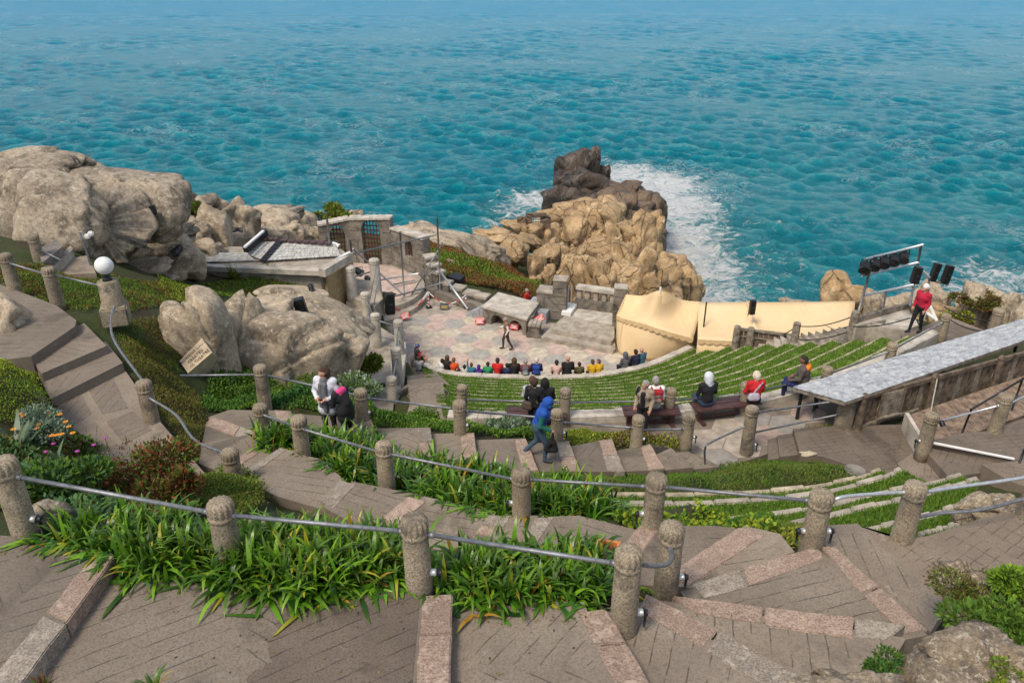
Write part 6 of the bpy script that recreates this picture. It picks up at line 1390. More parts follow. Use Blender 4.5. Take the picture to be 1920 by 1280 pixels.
J_STAND = dict(pel=(0, 0, .96), wai=(0, .0, 1.1), che=(0, .01, 1.3), nek=(0, .0, 1.48), hed=(0, .03, 1.62), sh=(.18, 0, 1.42), el=(.235, -.02, 1.14), wr=(.22, .1, .92), ha=(.215, .15, .85), hip=(.09, 0, .93), kn=(.10, .02, .51), an=(.105, -.01, .10), to=(.12, .15, .045))
J_SIT = dict(pel=(0, .02, .55), wai=(0, .0, .70), che=(0, .03, .93), nek=(0, .05, 1.10), hed=(0, .08, 1.24), sh=(.18, .03, 1.04), el=(.24, .08, .78), wr=(.16, .28, .66), ha=(.12, .34, .64), hip=(.09, .08, .53), kn=(.13, .45, .52), an=(.13, .43, .12), to=(.14, .58, .06))
def person(px, py, z, face, label, top, legs, hair, pose='stand', sc=1.0, skin=SKIN, shoes=(.03, .025, .02), over=None, hairlen=0, hood=None, bulk=1.0, extras=None, at=None, h=.024, bare=False, short_sleeve=False, bald=False, vest=None, turn=0, collar=None, shorts=False):
    """over: joint overrides, e.g. {'elR': (..)}; face: heading in degrees, 0 = away from the viewer"""
    J = {}
    for k, v in (J_SIT if pose == 'sit' else J_STAND).items():
        if k in ('pel', 'wai', 'che', 'nek', 'hed'): J[k] = Vector(v)
        else: J[k+'R'] = Vector(v); J[k+'L'] = Vector((-v[0], v[1], v[2]))
    for k, v in (over or {}).items(): J[k] = Vector(v)
    b = at if at is not None else W(px, py, z)
    t = thing('person', label, 'person', b); M = Matrix.Translation(b) @ Matrix.Rotation(R(face), 4, 'Z') @ Matrix.Scale(sc, 4)
    caps = []; c = lambda a, b_, ra, rb, key: caps.append((tuple(a), tuple(b_), ra, rb, key))
    g = bulk; keys = dict(top=top, legs=legs, skin=skin, hair=hair, shoes=shoes)
    body_key = 'top'
    if vest: keys['vest'] = vest; body_key = 'vest'
    if hood: keys['hood'] = hood
    pv = J['pel']; off = Vector((.055, 0, 0)); 
    c(pv-off, pv+off, .125*g, .125*g, 'legs'); c(pv+Vector((0, 0, .06))-off*.8, J['wai']+off*.0, .125*g, .13*g, body_key); c(J['wai'], J['che'], .135*g, .15*g, body_key)
    c(J['che']-Vector((.08, 0, 0)), J['che']+Vector((.08, 0, 0)), .125*g, .125*g, body_key)
    c(J['shL'], J['shR'], .078*g, .078*g, body_key); c(lerp(J['che'], J['nek'], .6), lerp(J['nek'], J['hed'], .45), .062, .055, 'skin')
    for s in 'LR':
        c(J['sh'+s], J['el'+s], .066*g, .05*g, 'top'); c(J['el'+s], J['wr'+s], .05*g, .036*g, 'skin' if short_sleeve else 'top')
        wr, ha = J['wr'+s], J['ha'+s]; d = (ha-wr); c(wr, ha, .034, .036, 'skin')
        c(J['hip'+s], lerp(J['hip'+s], J['kn'+s], .5 if shorts else 1), .092*g, .066 if not shorts else .085, 'legs')
        if shorts: c(lerp(J['hip'+s], J['kn'+s], .5), J['kn'+s], .075, .058, 'skin')
        c(J['kn'+s], J['an'+s], .064, .045, 'skin' if shorts else 'legs'); c(J['an'+s]-Vector((0, 0, .03)), J['to'+s], .046, .04, 'shoes')
    # head: skull, face, jaw, nose, ears; then hair
    hd = J['hed']; Rm = Matrix.Rotation(R(turn), 3, 'Z'); hv = lambda x, y, zz: hd+Rm @ Vector((x, y, zz))
    c(hv(0, -.015, .02), hv(0, .01, .025), .088, .086, 'skin'); c(hv(0, .035, -.02), hv(0, .04, -.06), .064, .05, 'skin'); c(hv(0, .095, 0), hv(0, .112, -.018), .012, .015, 'skin')
    for s in (-1, 1): c(hv(.086*s, -.005, -.005), hv(.09*s, -.01, .02), .014, .016, 'skin')
    if hood:
        c(hv(0, -.03, .03), hv(0, -.005, .05), .118, .112, 'hood'); c(hv(0, -.05, -.05), hv(0, -.06, -.1), .11, .1, 'hood'); c(hv(-.06, .02, -.06), hv(.06, .02, -.06)+Vector((0, 0, 0)), .05, .05, 'hood')
    elif bald:
        c(hv(0, -.07, -.02), hv(0, -.05, -.03), .045, .05, 'hair')
    else:
        c(hv(0, -.028, .035), hv(0, .0, .055), .094, .084, 'hair'); c(hv(0, -.055, -.02), hv(0, -.05, -.05), .075, .06, 'hair')
        if hairlen: c(hv(0, -.06, 0), hv(0, -.085, -hairlen), .09, .06, 'hair'); c(hv(-.06, -.03, 0), hv(-.075, -.05, -hairlen*.8), .06, .035, 'hair'); c(hv(.06, -.03, 0), hv(.075, -.05, -hairlen*.8), .06, .035, 'hair')
    if collar: keys['collar'] = collar; c(J['nek']+Vector((-.05, -.03, -.03)), J['nek']+Vector((.05, -.03, -.03)), .085, .085, 'collar'); c(J['nek']+Vector((0, .04, -.03)), J['nek']+Vector((0, .06, -.08)), .06, .05, 'collar')
    for e in (extras or []):
        if e[0] == 'cap': keys[e[5]] = e[6]; c(e[1], e[2], e[3], e[4], e[5])
    bd = sdf_obj('body', caps, h, .03, keys, t, M)
    # fingers: five to a hand, rooted in the palm
    for s in 'LR':
        wr, ha = J['wr'+s], J['ha'+s]; d = (ha-wr).normalized(); up = Vector((0, 0, 1)); sd = d.cross(up); sd = sd.normalized() if sd.length > .1 else Vector((1, 0, 0)); nz = sd.cross(d)
        m = MB()
        for i, (o_, l) in enumerate(((-.028, .062), (-.010, .072), (.008, .068), (.026, .054))):
            p0 = ha+sd*o_+d*.01; p1 = p0+d*l*.6-nz*.008; p2 = p1+d*l*.4-nz*.028; m.tube([p0, p1, p2], [.011, .0095, .007], 6)
        th = sd*(-1 if s == 'R' else 1); p0 = wr+d*.03+th*.02; m.tube([p0, p0+d*.03+th*.028, p0+d*.062+th*.034], [.013, .011, .008], 6)
        me = bpy.data.meshes.new('fingers'); me.from_pydata([tuple(M @ Vector(v)) for v in m.v], [], m.f); me.materials.append(cloth(skin)); me.polygons.foreach_set('use_smooth', [True]*len(me.polygons)); link('fingers', me, None, bd)
    # eyes and mouth
    m = MB()
    for s in (-1, 1): p = hv(.032*s, .078, .012); m.lathe(p, [(.001, -.008), (.010, 0), (.001, .008)], 8)
    m.tube([hv(-.022, .082, -.052), hv(0, .088, -.054), hv(.022, .082, -.052)], .005, 5)
    me = bpy.data.meshes.new('eyes_and_mouth'); me.from_pydata([tuple(M @ Vector(v)) for v in m.v], [], m.f); me.materials.append(cloth((.06, .025, .02))); o = link('eyes_and_mouth', me, None, bd); o['kind'] = 'stuff'
    for e in (extras or []):
        if e[0] == 'obj': sdf_obj(e[1], e[2], .02, .04, e[3], t, M)
    return t, M, J
def backpack(c1, c2):
    return ('obj', 'backpack', [((-.08, -.22, .86), (.08, -.22, .86), .09, .09, 'a'), ((-.08, -.22, 1.06), (.08, -.22, 1.06), .085, .085, 'a'), ((-.05, -.28, .84), (.05, -.28, .84), .07, .07, 'b'), ((-.05, -.27, .98), (.05, -.27, .98), .05, .05, 'b'), ((-.11, -.1, 1.1), (-.12, .1, 1.08), .025, .025, 'a'), ((.11, -.1, 1.1), (.12, .1, 1.08), .025, .025, 'a')], dict(a=c1, b=c2))
def front_place(px):
    s = min(range(60), key=lambda i: abs(proj(FR[i])[0]-px)); s = min(max(s, 1), 58); a, b = FR[s-1], FR[s+1]; n = Vector((b.y-a.y, -(b.x-a.x), 0)).normalized(); n = n if n.y > 0 else -n
    u = (px-proj(FR[s-1])[0])/(proj(FR[s+1])[0]-proj(FR[s-1])[0]); p = lerp(a, b, u)+n*.5
    return Vector((p.x, p.y, .40)), math.degrees(math.atan2(n.y, n.x))-90
DARK, BLK = (.012, .012, .016), (.008, .008, .010)
BR1, BR2, BR3, GRY, WHT, BLOND = (.05, .025, .014), (.09, .045, .022), (.022, .013, .01), (.28, .26, .24), (.55, .52, .46), (.34, .24, .12)
front = [(815, 'dark-haired child in a white top, first of the front row', (.7, .7, .68), DARK, BR3, .78, {}), (828, 'girl with long brown hair in a black top in the front row', BLK, DARK, BR2, .95, dict(hairlen=.2)), (843, 'auburn-haired spectator in an orange-red top in the front row', (.62, .07, .015), DARK, (.22, .07, .03), .9, {}),
    (866, 'small child in pale grey with dark hair in the front row', (.5, .48, .47), DARK, BR3, .7, dict(hairlen=.08)), (880, 'child in teal with one arm raised in the front row', (.02, .15, .22), DARK, BR2, .78, dict(over={'elL': (-.24, .1, 1.22), 'wrL': (-.22, .12, 1.44), 'haL': (-.22, .12, 1.52)})), (894, 'child in a purple hood in the front row', (.075, .02, .24), DARK, BR1, .72, dict(hood=(.075, .02, .24))),
    (912, 'child in a green shirt in the front row', (.02, .24, .09), DARK, BR3, .84, {}), (931, 'spectator in a bright red jumper in the front row', (.55, .012, .012), DARK, BR1, 1.0, {}), (949, 'child in navy sitting close to the woman in black, front row', (.012, .02, .075), DARK, BR3, .82, {}), (963, 'woman in black with a long brown ponytail in the front row', BLK, DARK, BR2, 1.03, dict(hairlen=.22)),
    (985, 'grey-haired spectator in maroon with a grey backpack in the front row', (.20, .04, .045), DARK, GRY, .97, dict(extras=[backpack((.10, .11, .13), (.30, .32, .34))])), (1006, 'white-haired spectator in navy with a blue backpack, front row', (.015, .025, .09), DARK, WHT, 1.03, dict(extras=[backpack((.012, .05, .28), (.012, .04, .2))])),
    (1045, 'spectator in a pale pink jacket in the front row', (.62, .40, .35), DARK, BR3, .95, {}), (1067, 'broad man in black with thinning hair, front row', BLK, DARK, BR2, 1.08, dict(bald=True, bulk=1.12)), (1090, 'child in olive brown in the front row', (.075, .065, .02), DARK, BR3, .85, {}), (1117, 'left of the pair hugging in yellow, front row', (.62, .36, .01), DARK, BR2, .92, {}), (1130, 'right of the pair hugging in yellow, with a patterned hat', (.62, .36, .01), DARK, (.16, .05, .05), .9, dict(turn=50)),
    (1183, 'spectator in a grey hooded coat at the right of the front row', (.10, .10, .115), DARK, BR3, .98, dict(hood=(.10, .10, .115))), (1204, 'dark-haired spectator in navy near the tent', (.012, .016, .045), DARK, BR3, 1.0, {}), (1216, 'bald man in teal next to the tent', (.035, .10, .15), DARK, BR2, 1.0, dict(bald=True))]
for x, lab, tp, lg, hr, sc, kw in front:
    p, an = front_place(x); person(0, 0, 0, an, lab, tp, lg, hr, 'sit', sc, at=p, **kw)
person(0, 0, 0, 0, 'brown-haired child half hidden at the foot of the slab stairway', (.5, .5, .48), DARK, BR2, 'sit', .85, at=W(787, 712, .6))
# on the stage
person(950, 655, .03, 95, 'grey-haired performer in a brown waistcoat gesturing on the stage', (.75, .72, .72), (.075, .028, .014), GRY, 'stand', 1.0, shoes=(.09, .035, .02), vest=(.21, .13, .075),
       over={'elR': (.30, .05, 1.18), 'wrR': (.28, .27, 1.08), 'haR': (.27, .34, 1.06), 'elL': (-.24, -.06, 1.15), 'wrL': (-.22, .05, .92), 'haL': (-.22, .08, .85), 'knR': (.10, .16, .52), 'anR': (.10, .16, .1), 'toR': (.12, .32, .045), 'knL': (-.1, -.08, .53), 'anL': (-.1, -.28, .14), 'toL': (-.1, -.14, .05), 'hed': (0, .06, 1.62)}, h=.02)
t = thing('stone_block', 'low dark block the child in the rainbow hat sits on', 'block', W(784, 685, 0)); m = MB(); m.box(W(784, 687, 0)+Vector((-.05, .1, .22)), (.6, .5, .44), R(10)); m.build('block', 'concrete_dark', t, bevel=.02)
person(783, 690, 0, -62, 'child in a red shirt, shorts and rainbow bobble hat sitting on a block', (.52, .012, .025), DARK, BR1, 'sit', .92, shorts=True, short_sleeve=True, shoes=(.10, .012, .012), vest=(.03, .02, .025),
       extras=[('cap', (0, .05, 1.3), (0, .08, 1.31), .1, .098, 'hat', (.12, .10, .32)), ('cap', (0, .05, 1.36), (0, .06, 1.38), .07, .06, 'hat2', (.05, .22, .25)), ('cap', (0, .05, 1.44), (0, .05, 1.45), .04, .04, 'bobble', (.45, .42, .03))], over={'wrL': (-.08, .3, .8), 'haL': (-.05, .34, .82), 'wrR': (.08, .3, .8), 'haR': (.05, .34, .82)})
person(988, 577, -.9, 60, 'grey-haired passer-by in a red jacket behind the stage wall', (.55, .02, .015), DARK, GRY, 'stand', 1.0, at=W(988, 577, -.9)-Vector((0, 0, .55)))
# around the benches
SEAT = ZP+.03
person(998, 770, SEAT, 0, 'man in a pale grey shirt sitting with the black-haired woman', (.48, .48, .5), DARK, BR2, 'sit', 1.02, over={}, at=W(998, 772, ZP+.46)+Vector((0, .25, -.46)))
person(1020, 770, SEAT, 0, 'woman in black with very long black hair on the bench', BLK, DARK, (.006, .005, .005), 'sit', 1.04, hairlen=.34, at=W(1021, 772, ZP+.46)+Vector((0, .1, -.46)), bulk=1.1)
person(1001, 792, ZP, -15, 'man in black with a brown shoulder bag standing behind the couple', BLK, DARK, BR1, 'stand', .98, bulk=1.05, at=W(1001, 812, ZP),
       extras=[('cap', (-.15, -.05, 1.46), (.13, -.13, 1.05), .02, .02, 'strap', (.13, .085, .05)), ('obj', 'shoulder_bag', [((-.24, -.12, .92), (-.1, -.16, .92), .09, .09, 'a'), ((-.24, -.12, 1.02), (-.1, -.16, 1.02), .07, .07, 'a')], dict(a=(.07, .05, .035)))])
person(1222, 770, SEAT, 0, 'grey-haired man in white with a red and taupe backpack on the bench', (.75, .75, .74), (.45, .42, .36), GRY, 'sit', 1.06, at=W(1227, 770, ZP+.46)+Vector((0, .1, -.46)), extras=[backpack((.34, .012, .018), (.27, .19, .16))], h=.022)
person(1212, 800, ZP, 150, 'grey-bearded man in a beige and black jacket standing before the bench', (.36, .28, .20), DARK, GRY, 'stand', .97, vest=(.30, .235, .17), at=W(1203, 814, ZP), turn=-30, h=.02, bulk=1.08,
       extras=[('cap', (0, .085, 1.545), (0, .07, 1.53), .03, .035, 'beard', GRY), ('cap', (0, .12, 1.36), (0, .13, .95), .07, .06, 'front', BLK), ('cap', (.17, .03, 1.44), (.2, .02, 1.3), .065, .06, 'front', BLK)])
person(1328, 765, SEAT, 12, 'spectator in a white hood and black coat on the bench', BLK, (.03, .06, .12), BR1, 'sit', 1.08, hood=(.62, .64, .68), shoes=(.42, .012, .02), at=W(1326, 765, ZP+.46)+Vector((0, .1, -.46)), bulk=1.05)
person(1414, 765, SEAT, 10, 'white-haired woman in a red jumper with a pale shoulder bag', (.50, .012, .015), BLK, (.62, .52, .40), 'sit', 1.06, at=W(1414, 758, ZP+.46)+Vector((0, .05, -.46)), bulk=1.08, hairlen=.05,
       extras=[('cap', (.12, -.1, 1.12), (-.14, -.16, .84), .02, .02, 'strap', (.4, .35, .42)), ('obj', 'shoulder_bag', [((-.2, -.16, .72), (-.04, -.18, .72), .085, .085, 'a'), ((-.2, -.16, .80), (-.04, -.18, .80), .06, .06, 'a')], dict(a=(.40, .36, .42)))])
person(1497, 740, SEAT, 62, 'man in a brown jacket with an orange hood lining perched on the shed table', (.10, .08, .068), (.012, .02, .09), BR3, 'sit', 1.08, at=W(1497, 742, ZP+.30)+Vector((.1, .1, -.25)), bulk=1.12, skin=(.22, .11, .07),
       extras=[('cap', (-.10, -.06, 1.08), (.10, -.06, 1.08), .06, .06, 'lining', (.85, .22, .005)), ('cap', (0, -.08, 1.06), (0, -.1, .96), .07, .04, 'lining', (.85, .22, .005))], bald=False)
# walker in blue on the lower flight
person(1014, 866, 7.09, -92, 'walker in a blue hooded waistcoat carrying a black bag down the lower flight', (.008, .11, .09), (.045, .08, .13), BR1, 'stand', 1.0, vest=(.012, .075, .36), hood=(.012, .075, .36), shoes=(.05, .05, .06), bulk=1.16, h=.018,
       at=W(1008, 862, 7.1), over={'wai': (0, .05, 1.08), 'che': (0, .11, 1.27), 'nek': (0, .17, 1.43), 'hed': (0, .23, 1.56), 'shR': (.18, .12, 1.38), 'shL': (-.18, .12, 1.38), 'elR': (.25, .04, 1.08), 'wrR': (.24, .27, .98), 'haR': (.23, .34, .94), 'elL': (-.26, .0, 1.12), 'wrL': (-.28, .08, .88), 'haL': (-.28, .1, .81), 'knR': (.1, .2, .5), 'anR': (.1, .16, .1), 'toR': (.12, .33, .045), 'knL': (-.1, -.02, .5), 'anL': (-.1, -.3, .2), 'toL': (-.1, -.2, .06)},
       extras=[('obj', 'carrier_bag', [((.23, .34, .90), (.22, .32, .66), .025, .06, 'a'), ((.22, .28, .66), (.22, .20, .46), .06, .065, 'a'), ((.22, .36, .66), (.22, .40, .46), .06, .065, 'a'), ((.22, .22, .44), (.22, .40, .44), .065, .065, 'a')], dict(a=BLK))])
# two women at the turn of the flight
person(620, 812, 8.02, 168, 'dark-haired woman in a white jacket and long grey scarf holding a phone', (.62, .62, .68), DARK, (.055, .025, .018), 'stand', 1.02, bulk=1.14, hairlen=.12, at=W(622, 818, 8.02), turn=-42, h=.018, collar=(.10, .08, .12),
       over={'elR': (.28, .0, 1.14), 'wrR': (.12, .24, 1.10), 'haR': (.07, .28, 1.10), 'elL': (-.28, .0, 1.14), 'wrL': (-.12, .24, 1.10), 'haL': (-.07, .28, 1.10)},
       extras=[('cap', (.05, .16, 1.4), (.05, .19, .9), .045, .05, 'scarf', (.13, .13, .14)), ('cap', (-.05, .16, 1.4), (-.04, .19, .78), .045, .05, 'scarf', (.13, .13, .14)), ('cap', (0, .08, 1.46), (0, .1, 1.42), .08, .07, 'scarf', (.13, .13, .14)), ('cap', (-.05, 0, .92), (.05, 0, .92), .165, .165, 'top', (.62, .62, .68)), ('cap', (-.06, 0, .74), (.06, 0, .74), .165, .165, 'top', (.62, .62, .68)), ('obj', 'phone', [((-.03, .31, 1.12), (.03, .31, 1.12), .022, .022, 'a')], dict(a=BLK))])
person(650, 822, 8.0, 60, 'woman in a black coat with a pink hood lining bending over beside her', BLK, DARK, (.05, .022, .012), 'stand', .9, bulk=1.16, at=W(655, 826, 8.0), h=.018, turn=10,
       over={'che': (0, .12, 1.24), 'nek': (0, .2, 1.4), 'hed': (0, .31, 1.46), 'shR': (.18, .15, 1.34), 'shL': (-.18, .15, 1.34), 'elR': (.24, .2, 1.08), 'wrR': (.14, .38, 1.04), 'haR': (.1, .43, 1.05), 'elL': (-.24, .2, 1.08), 'wrL': (-.14, .38, 1.04), 'haL': (-.1, .43, 1.05)},
       extras=[('cap', (-.07, .1, 1.41), (.07, .1, 1.41), .075, .075, 'lining', (.72, .05, .22)), ('cap', (0, .24, 1.56), (0, .22, 1.60), .06, .05, 'hair', (.05, .022, .012)), ('cap', (-.06, .02, .9), (.06, .02, .9), .18, .18, 'top', BLK), ('cap', (-.05, .02, .72), (.05, .02, .72), .18, .18, 'top', BLK)])
# red jacket on the right stairs
person(1716, 622, 5.5, 120, 'walker in a crimson padded jacket with a white hat on the right stairs', (.42, .008, .035), BLK, WHT, 'stand', 1.03, bulk=1.18, at=W(1716, 622, 5.58), h=.02, shoes=(.02, .02, .02),
       over={'knR': (.1, .14, .5), 'anR': (.1, .22, .1), 'toR': (.12, .38, .05), 'anL': (-.1, -.12, .1), 'toL': (-.1, .04, .05), 'knL': (-.1, .0, .5)}, extras=[('cap', (0, .0, 1.70), (0, .02, 1.71), .1, .095, 'hat', (.7, .7, .68)), ('cap', (-.07, -.08, 1.44), (.07, -.08, 1.44), .07, .07, 'top', (.42, .008, .035)), ('obj', 'shoulder_bag', [((.12, -.2, .98), (.12, -.28, .98), .1, .1, 'a'), ((.12, -.2, 1.08), (.12, -.26, 1.08), .08, .08, 'a')], dict(a=BLK))])
# ================================================================ PLANTS
attr_col('leaf', .36, trans=.2, spec=.5); attr_col('cover', .8, trans=.2, spec=.2)
def tone_mesh(name, V, Fq, Cc, mat, parent=None, smooth=False):
    me = bpy.data.meshes.new(name); V = np.asarray(V, np.float32); Fq = np.asarray(Fq, np.int32); k = Fq.shape[1]
    me.vertices.add(len(V)); me.vertices.foreach_set('co', V.ravel()); me.loops.add(Fq.size); me.loops.foreach_set('vertex_index', Fq.ravel()); me.polygons.add(len(Fq)); me.polygons.foreach_set('loop_start', np.arange(0, Fq.size, k, dtype=np.int32)); me.update(calc_edges=True)
    if smooth: me.polygons.foreach_set('use_smooth', np.ones(len(Fq), bool))
    a = me.color_attributes.new('tone', 'FLOAT_COLOR', 'POINT'); arr = np.ones((len(V), 4), np.float32); arr[:, :3] = Cc; a.data.foreach_set('color', arr.ravel()); return link(name, me, mat, parent)
GREENS = np.array([(.035, .12, .006), (.08, .21, .010), (.014, .055, .005), (.13, .27, .012), (.016, .07, .006), (.02, .08, .006)])
def strap_leaves(base, n, ln, wd, seed, spread=.18, cols=GREENS, tip=(.20, .28, .02), up=(35, 88), droop=1.0):
    """arching strap leaves rising from a crown; returns V, F, C"""
    rs = np.random.RandomState(seed); V, Fq, Cc = [], [], []; ns = 7
    for i in range(n):
        az = rs.uniform(0, 2*math.pi); el = R(rs.uniform(*up)); l = ln*rs.uniform(.65, 1.15); w_ = wd*rs.uniform(.75, 1.25)
        b = np.array(base)+np.array([rs.normal(0, spread), rs.normal(0, spread*.8), -.03]); d = np.array([math.cos(az)*math.cos(el), math.sin(az)*math.cos(el), math.sin(el)])
        side = np.array([-math.sin(az), math.cos(az), 0]); p = b.copy(); col = cols[rs.randint(len(cols))]*rs.uniform(.75, 1.3); yel = rs.rand() < .025; brown = rs.rand() < .03
        k0 = len(V); g = droop*rs.uniform(.6, 1.4)
        for j in range(ns+1):
            s = j/ns; ww = w_*(.55+.45*math.sin(min(1, s*2.2)*math.pi/2))*(1-s**3.0*.95); tw = rs.normal(0, .02)
            V += [p-side*ww/2, p+side*ww/2]; c = col*(1+.35*s) if not brown else np.array((.42, .22, .03)); c = c*(1-s**4)+np.array(tip)*s**4*.6+col*s**4*.4 if not yel else col*(1-s)+np.array((.48, .42, .03))*s
            Cc += [c, c]; p = p+d*l/ns; d = d+np.array([0, 0, -.22*g*(.3+s)]); d /= np.linalg.norm(d)
            if j: Fq.append((k0+2*j-2, k0+2*j-1, k0+2*j+1, k0+2*j))
    return np.array(V), np.array(Fq), np.array(Cc)
def surface(X, Y):                            # the walked-on surface or the ground
    Z = height(X, Y)
    for poly, z in SLABS:
        bx = (X > min(p.x for p in poly)) & (X < max(p.x for p in poly)) & (Y > min(p.y for p in poly)) & (Y < max(p.y for p in poly))
        if bx.any(): i = np.where(bx)[0]; k = pip(poly, X[i], Y[i]); Z[i[k]] = np.maximum(Z[i[k]], z)
    return Z
def agapanthus(px, py, label, n=150, ln=.72, wd=.042, seed=0, name='agapanthus', spread=.2, **k):
    p = hit(px, py); V, Fq, Cc = strap_leaves(p, n, ln, wd, seed, spread, **k); V[:, 2] = np.maximum(V[:, 2], surface(V[:, 0], V[:, 1])+.012+.02*np.random.RandomState(seed).rand(len(V))); 
    t = thing(name, label, 'plant', p, k.get('group') or 'agapanthus clumps in the beds'); o = tone_mesh('leaves', V, Fq, Cc, 'leaf', t, True); o['kind'] = 'stuff'; return t
bed1 = [(165, 1030, 'agapanthus clump beside the nearest left post'), (240, 1052, 'agapanthus clump over the end of the pink edge stone'), (300, 1070, 'second agapanthus clump right of the pink edge stone'), (365, 1062, 'agapanthus clump left of the second near post'), (300, 1030, 'agapanthus clump in the back of the near left bed'),
        (465, 1095, 'agapanthus clump right of the second near post'), (530, 1110, 'drooping agapanthus clump over the wet stain'), (600, 1118, 'largest agapanthus clump in the middle of the near bed'), (670, 1112, 'agapanthus clump right of the largest one'), (735, 1108, 'agapanthus clump left of the centre post'), (480, 1055, 'tall agapanthus behind the near handrail, left'), (560, 1060, 'tall agapanthus behind the near handrail, centre'), (640, 1062, 'tall agapanthus behind the near handrail, right'), (710, 1065, 'agapanthus just behind the centre post'),
        (875, 1118, 'dark agapanthus clump right of the centre post'), (940, 1128, 'agapanthus clump at the edge of the second tread'), (1015, 1128, 'agapanthus clump before the terracotta box'), (1085, 1125, 'agapanthus clump at the foot of the corner post'), (1010, 1080, 'agapanthus clump behind the near handrail right'), (1080, 1078, 'agapanthus clump left of the terracotta box'), (920, 1085, 'agapanthus clump at the back of the right near bed')]
for i, (x, y, lab) in enumerate(bed1): agapanthus(x, y-(20 if y > 1090 else 8), lab, 250 if y > 1090 else 230, .58 if x < 800 else .48, .058, 500+i, droop=1.75, up=(30, 88), spread=.19)
bed2 = [(600, 845, 'agapanthus clump hiding the feet of the two women'), (650, 850, 'tall agapanthus in front of the black coat'), (530, 828, 'agapanthus tuft between two middle-flight posts'), (610, 868, 'agapanthus clump below the woman in black'), (655, 895, 'agapanthus clump hanging over the middle flight, left'), (700, 880, 'agapanthus clump left of the third middle post'), (680, 845, 'agapanthus clump behind the third middle post'), (765, 915, 'agapanthus clump right of the third middle post'), (825, 935, 'agapanthus clump hanging over the middle flight, centre'), (890, 955, 'largest agapanthus clump of the second bed'), (945, 960, 'agapanthus clump left of the fourth middle post'), (800, 890, 'agapanthus clump at the back of the second bed, left'), (870, 900, 'agapanthus clump at the back of the second bed, centre'), (940, 915, 'agapanthus clump at the back of the second bed, right'), (1010, 965, 'agapanthus clump at the foot of the fourth middle post'), (1060, 960, 'agapanthus clump right of the fourth middle post'), (1105, 962, 'last agapanthus clump of the second bed'), (1050, 925, 'agapanthus clump against the lawn edge')]
for i, (x, y, lab) in enumerate(bed2): agapanthus(x, y, lab, 240, .58, .058, 600+i, droop=1.75, up=(30, 88), spread=.22)
# ---- ground cover: masses of small leaves
def vnoise(X, Y, seed, scale):
    rs = np.random.RandomState(seed); o = np.zeros_like(X)
    for i in range(9): a = rs.uniform(0, 6.28); f = scale*rs.uniform(.5, 2.2); o += np.sin((X*math.cos(a)+Y*math.sin(a))*f+rs.uniform(0, 6.28))
    return o/4.0
def cover(name, label, px, per_m2, size, cols, seed, relief=.12, rscale=2.5, blade=.35, cat='plant', zf=None, ratio=.45, zoff=0.0, kind='stuff', rockz=None, lift=0):
    """a mass of leaves over the ground inside the outline px; relief mounds it"""
    rs = np.random.RandomState(seed); P = [hit(x, y) for x, y in px] if zf is None else [W(x, y, zf) for x, y in px]
    x0, x1 = min(p.x for p in P), max(p.x for p in P); y0, y1 = min(p.y for p in P), max(p.y for p in P)
    area = abs(sum(P[i].x*P[(i+1) % len(P)].y-P[(i+1) % len(P)].x*P[i].y for i in range(len(P))))/2; n = int(min(area*per_m2, 60000))
    X = rs.uniform(x0, x1, n*3); Y = rs.uniform(y0, y1, n*3); ok = pip(P, X+rs.normal(0, .06, n*3), Y+rs.normal(0, .06, n*3)); X, Y = X[ok][:n], Y[ok][:n]; n = len(X)
    Z = (height(X, Y) if zf is None else np.full(n, zf)); mound = np.clip(vnoise(X, Y, seed, rscale)*.5+.5, 0, 1.4)
    Z = Z+zoff+relief*mound*rs.uniform(.35, 1.0, n)+lift
    az = rs.uniform(0, 2*math.pi, n); el = np.radians(rs.uniform(15, 85, n)); l = size*rs.uniform(.6, 1.4, n); w_ = l*ratio
    d = np.stack([np.cos(az)*np.cos(el), np.sin(az)*np.cos(el), np.sin(el)], 1); s = np.stack([-np.sin(az), np.cos(az), np.zeros(n)], 1); b = np.stack([X, Y, Z], 1)
    V = np.stack([b-s*w_[:, None]*.3, b+s*w_[:, None]*.3, b+d*l[:, None]*.6+s*w_[:, None]*.5, b+d*l[:, None], b+d*l[:, None]*.6-s*w_[:, None]*.5], 1).reshape(-1, 3)
    F_ = (np.arange(n)[:, None]*5+np.array([[0, 1, 2, 3, 4]])).astype(np.int32)
    cols = np.array(cols)*1.5; ci = (vnoise(X, Y, seed+7, rscale*.55)*.5+.5+rs.normal(0, .22, n))*len(cols); ci = np.clip(ci.astype(int), 0, len(cols)-1)
    C_ = np.repeat(cols[ci]*rs.uniform(.7, 1.3, n)[:, None], 5, 0)
    o = tone_mesh(name, V, F_, C_, 'cover'); tag(o, label, cat, None, kind); return o
G_, G2, G3, YG, BRN, RED, OLV, SIL = (.07, .12, .015), (.045, .10, .014), (.10, .17, .02), (.20, .23, .02), (.085, .05, .02), (.16, .045, .018), (.10, .10, .025), (.20, .25, .19)
cover('lawn_grass', 'short green turf of the round lawn', [(p[0], p[1]) for p in LAWN], 1500, .07, [G_, G2, OLV, G_], 1, .05, 3, ratio=.22, cat='grass')
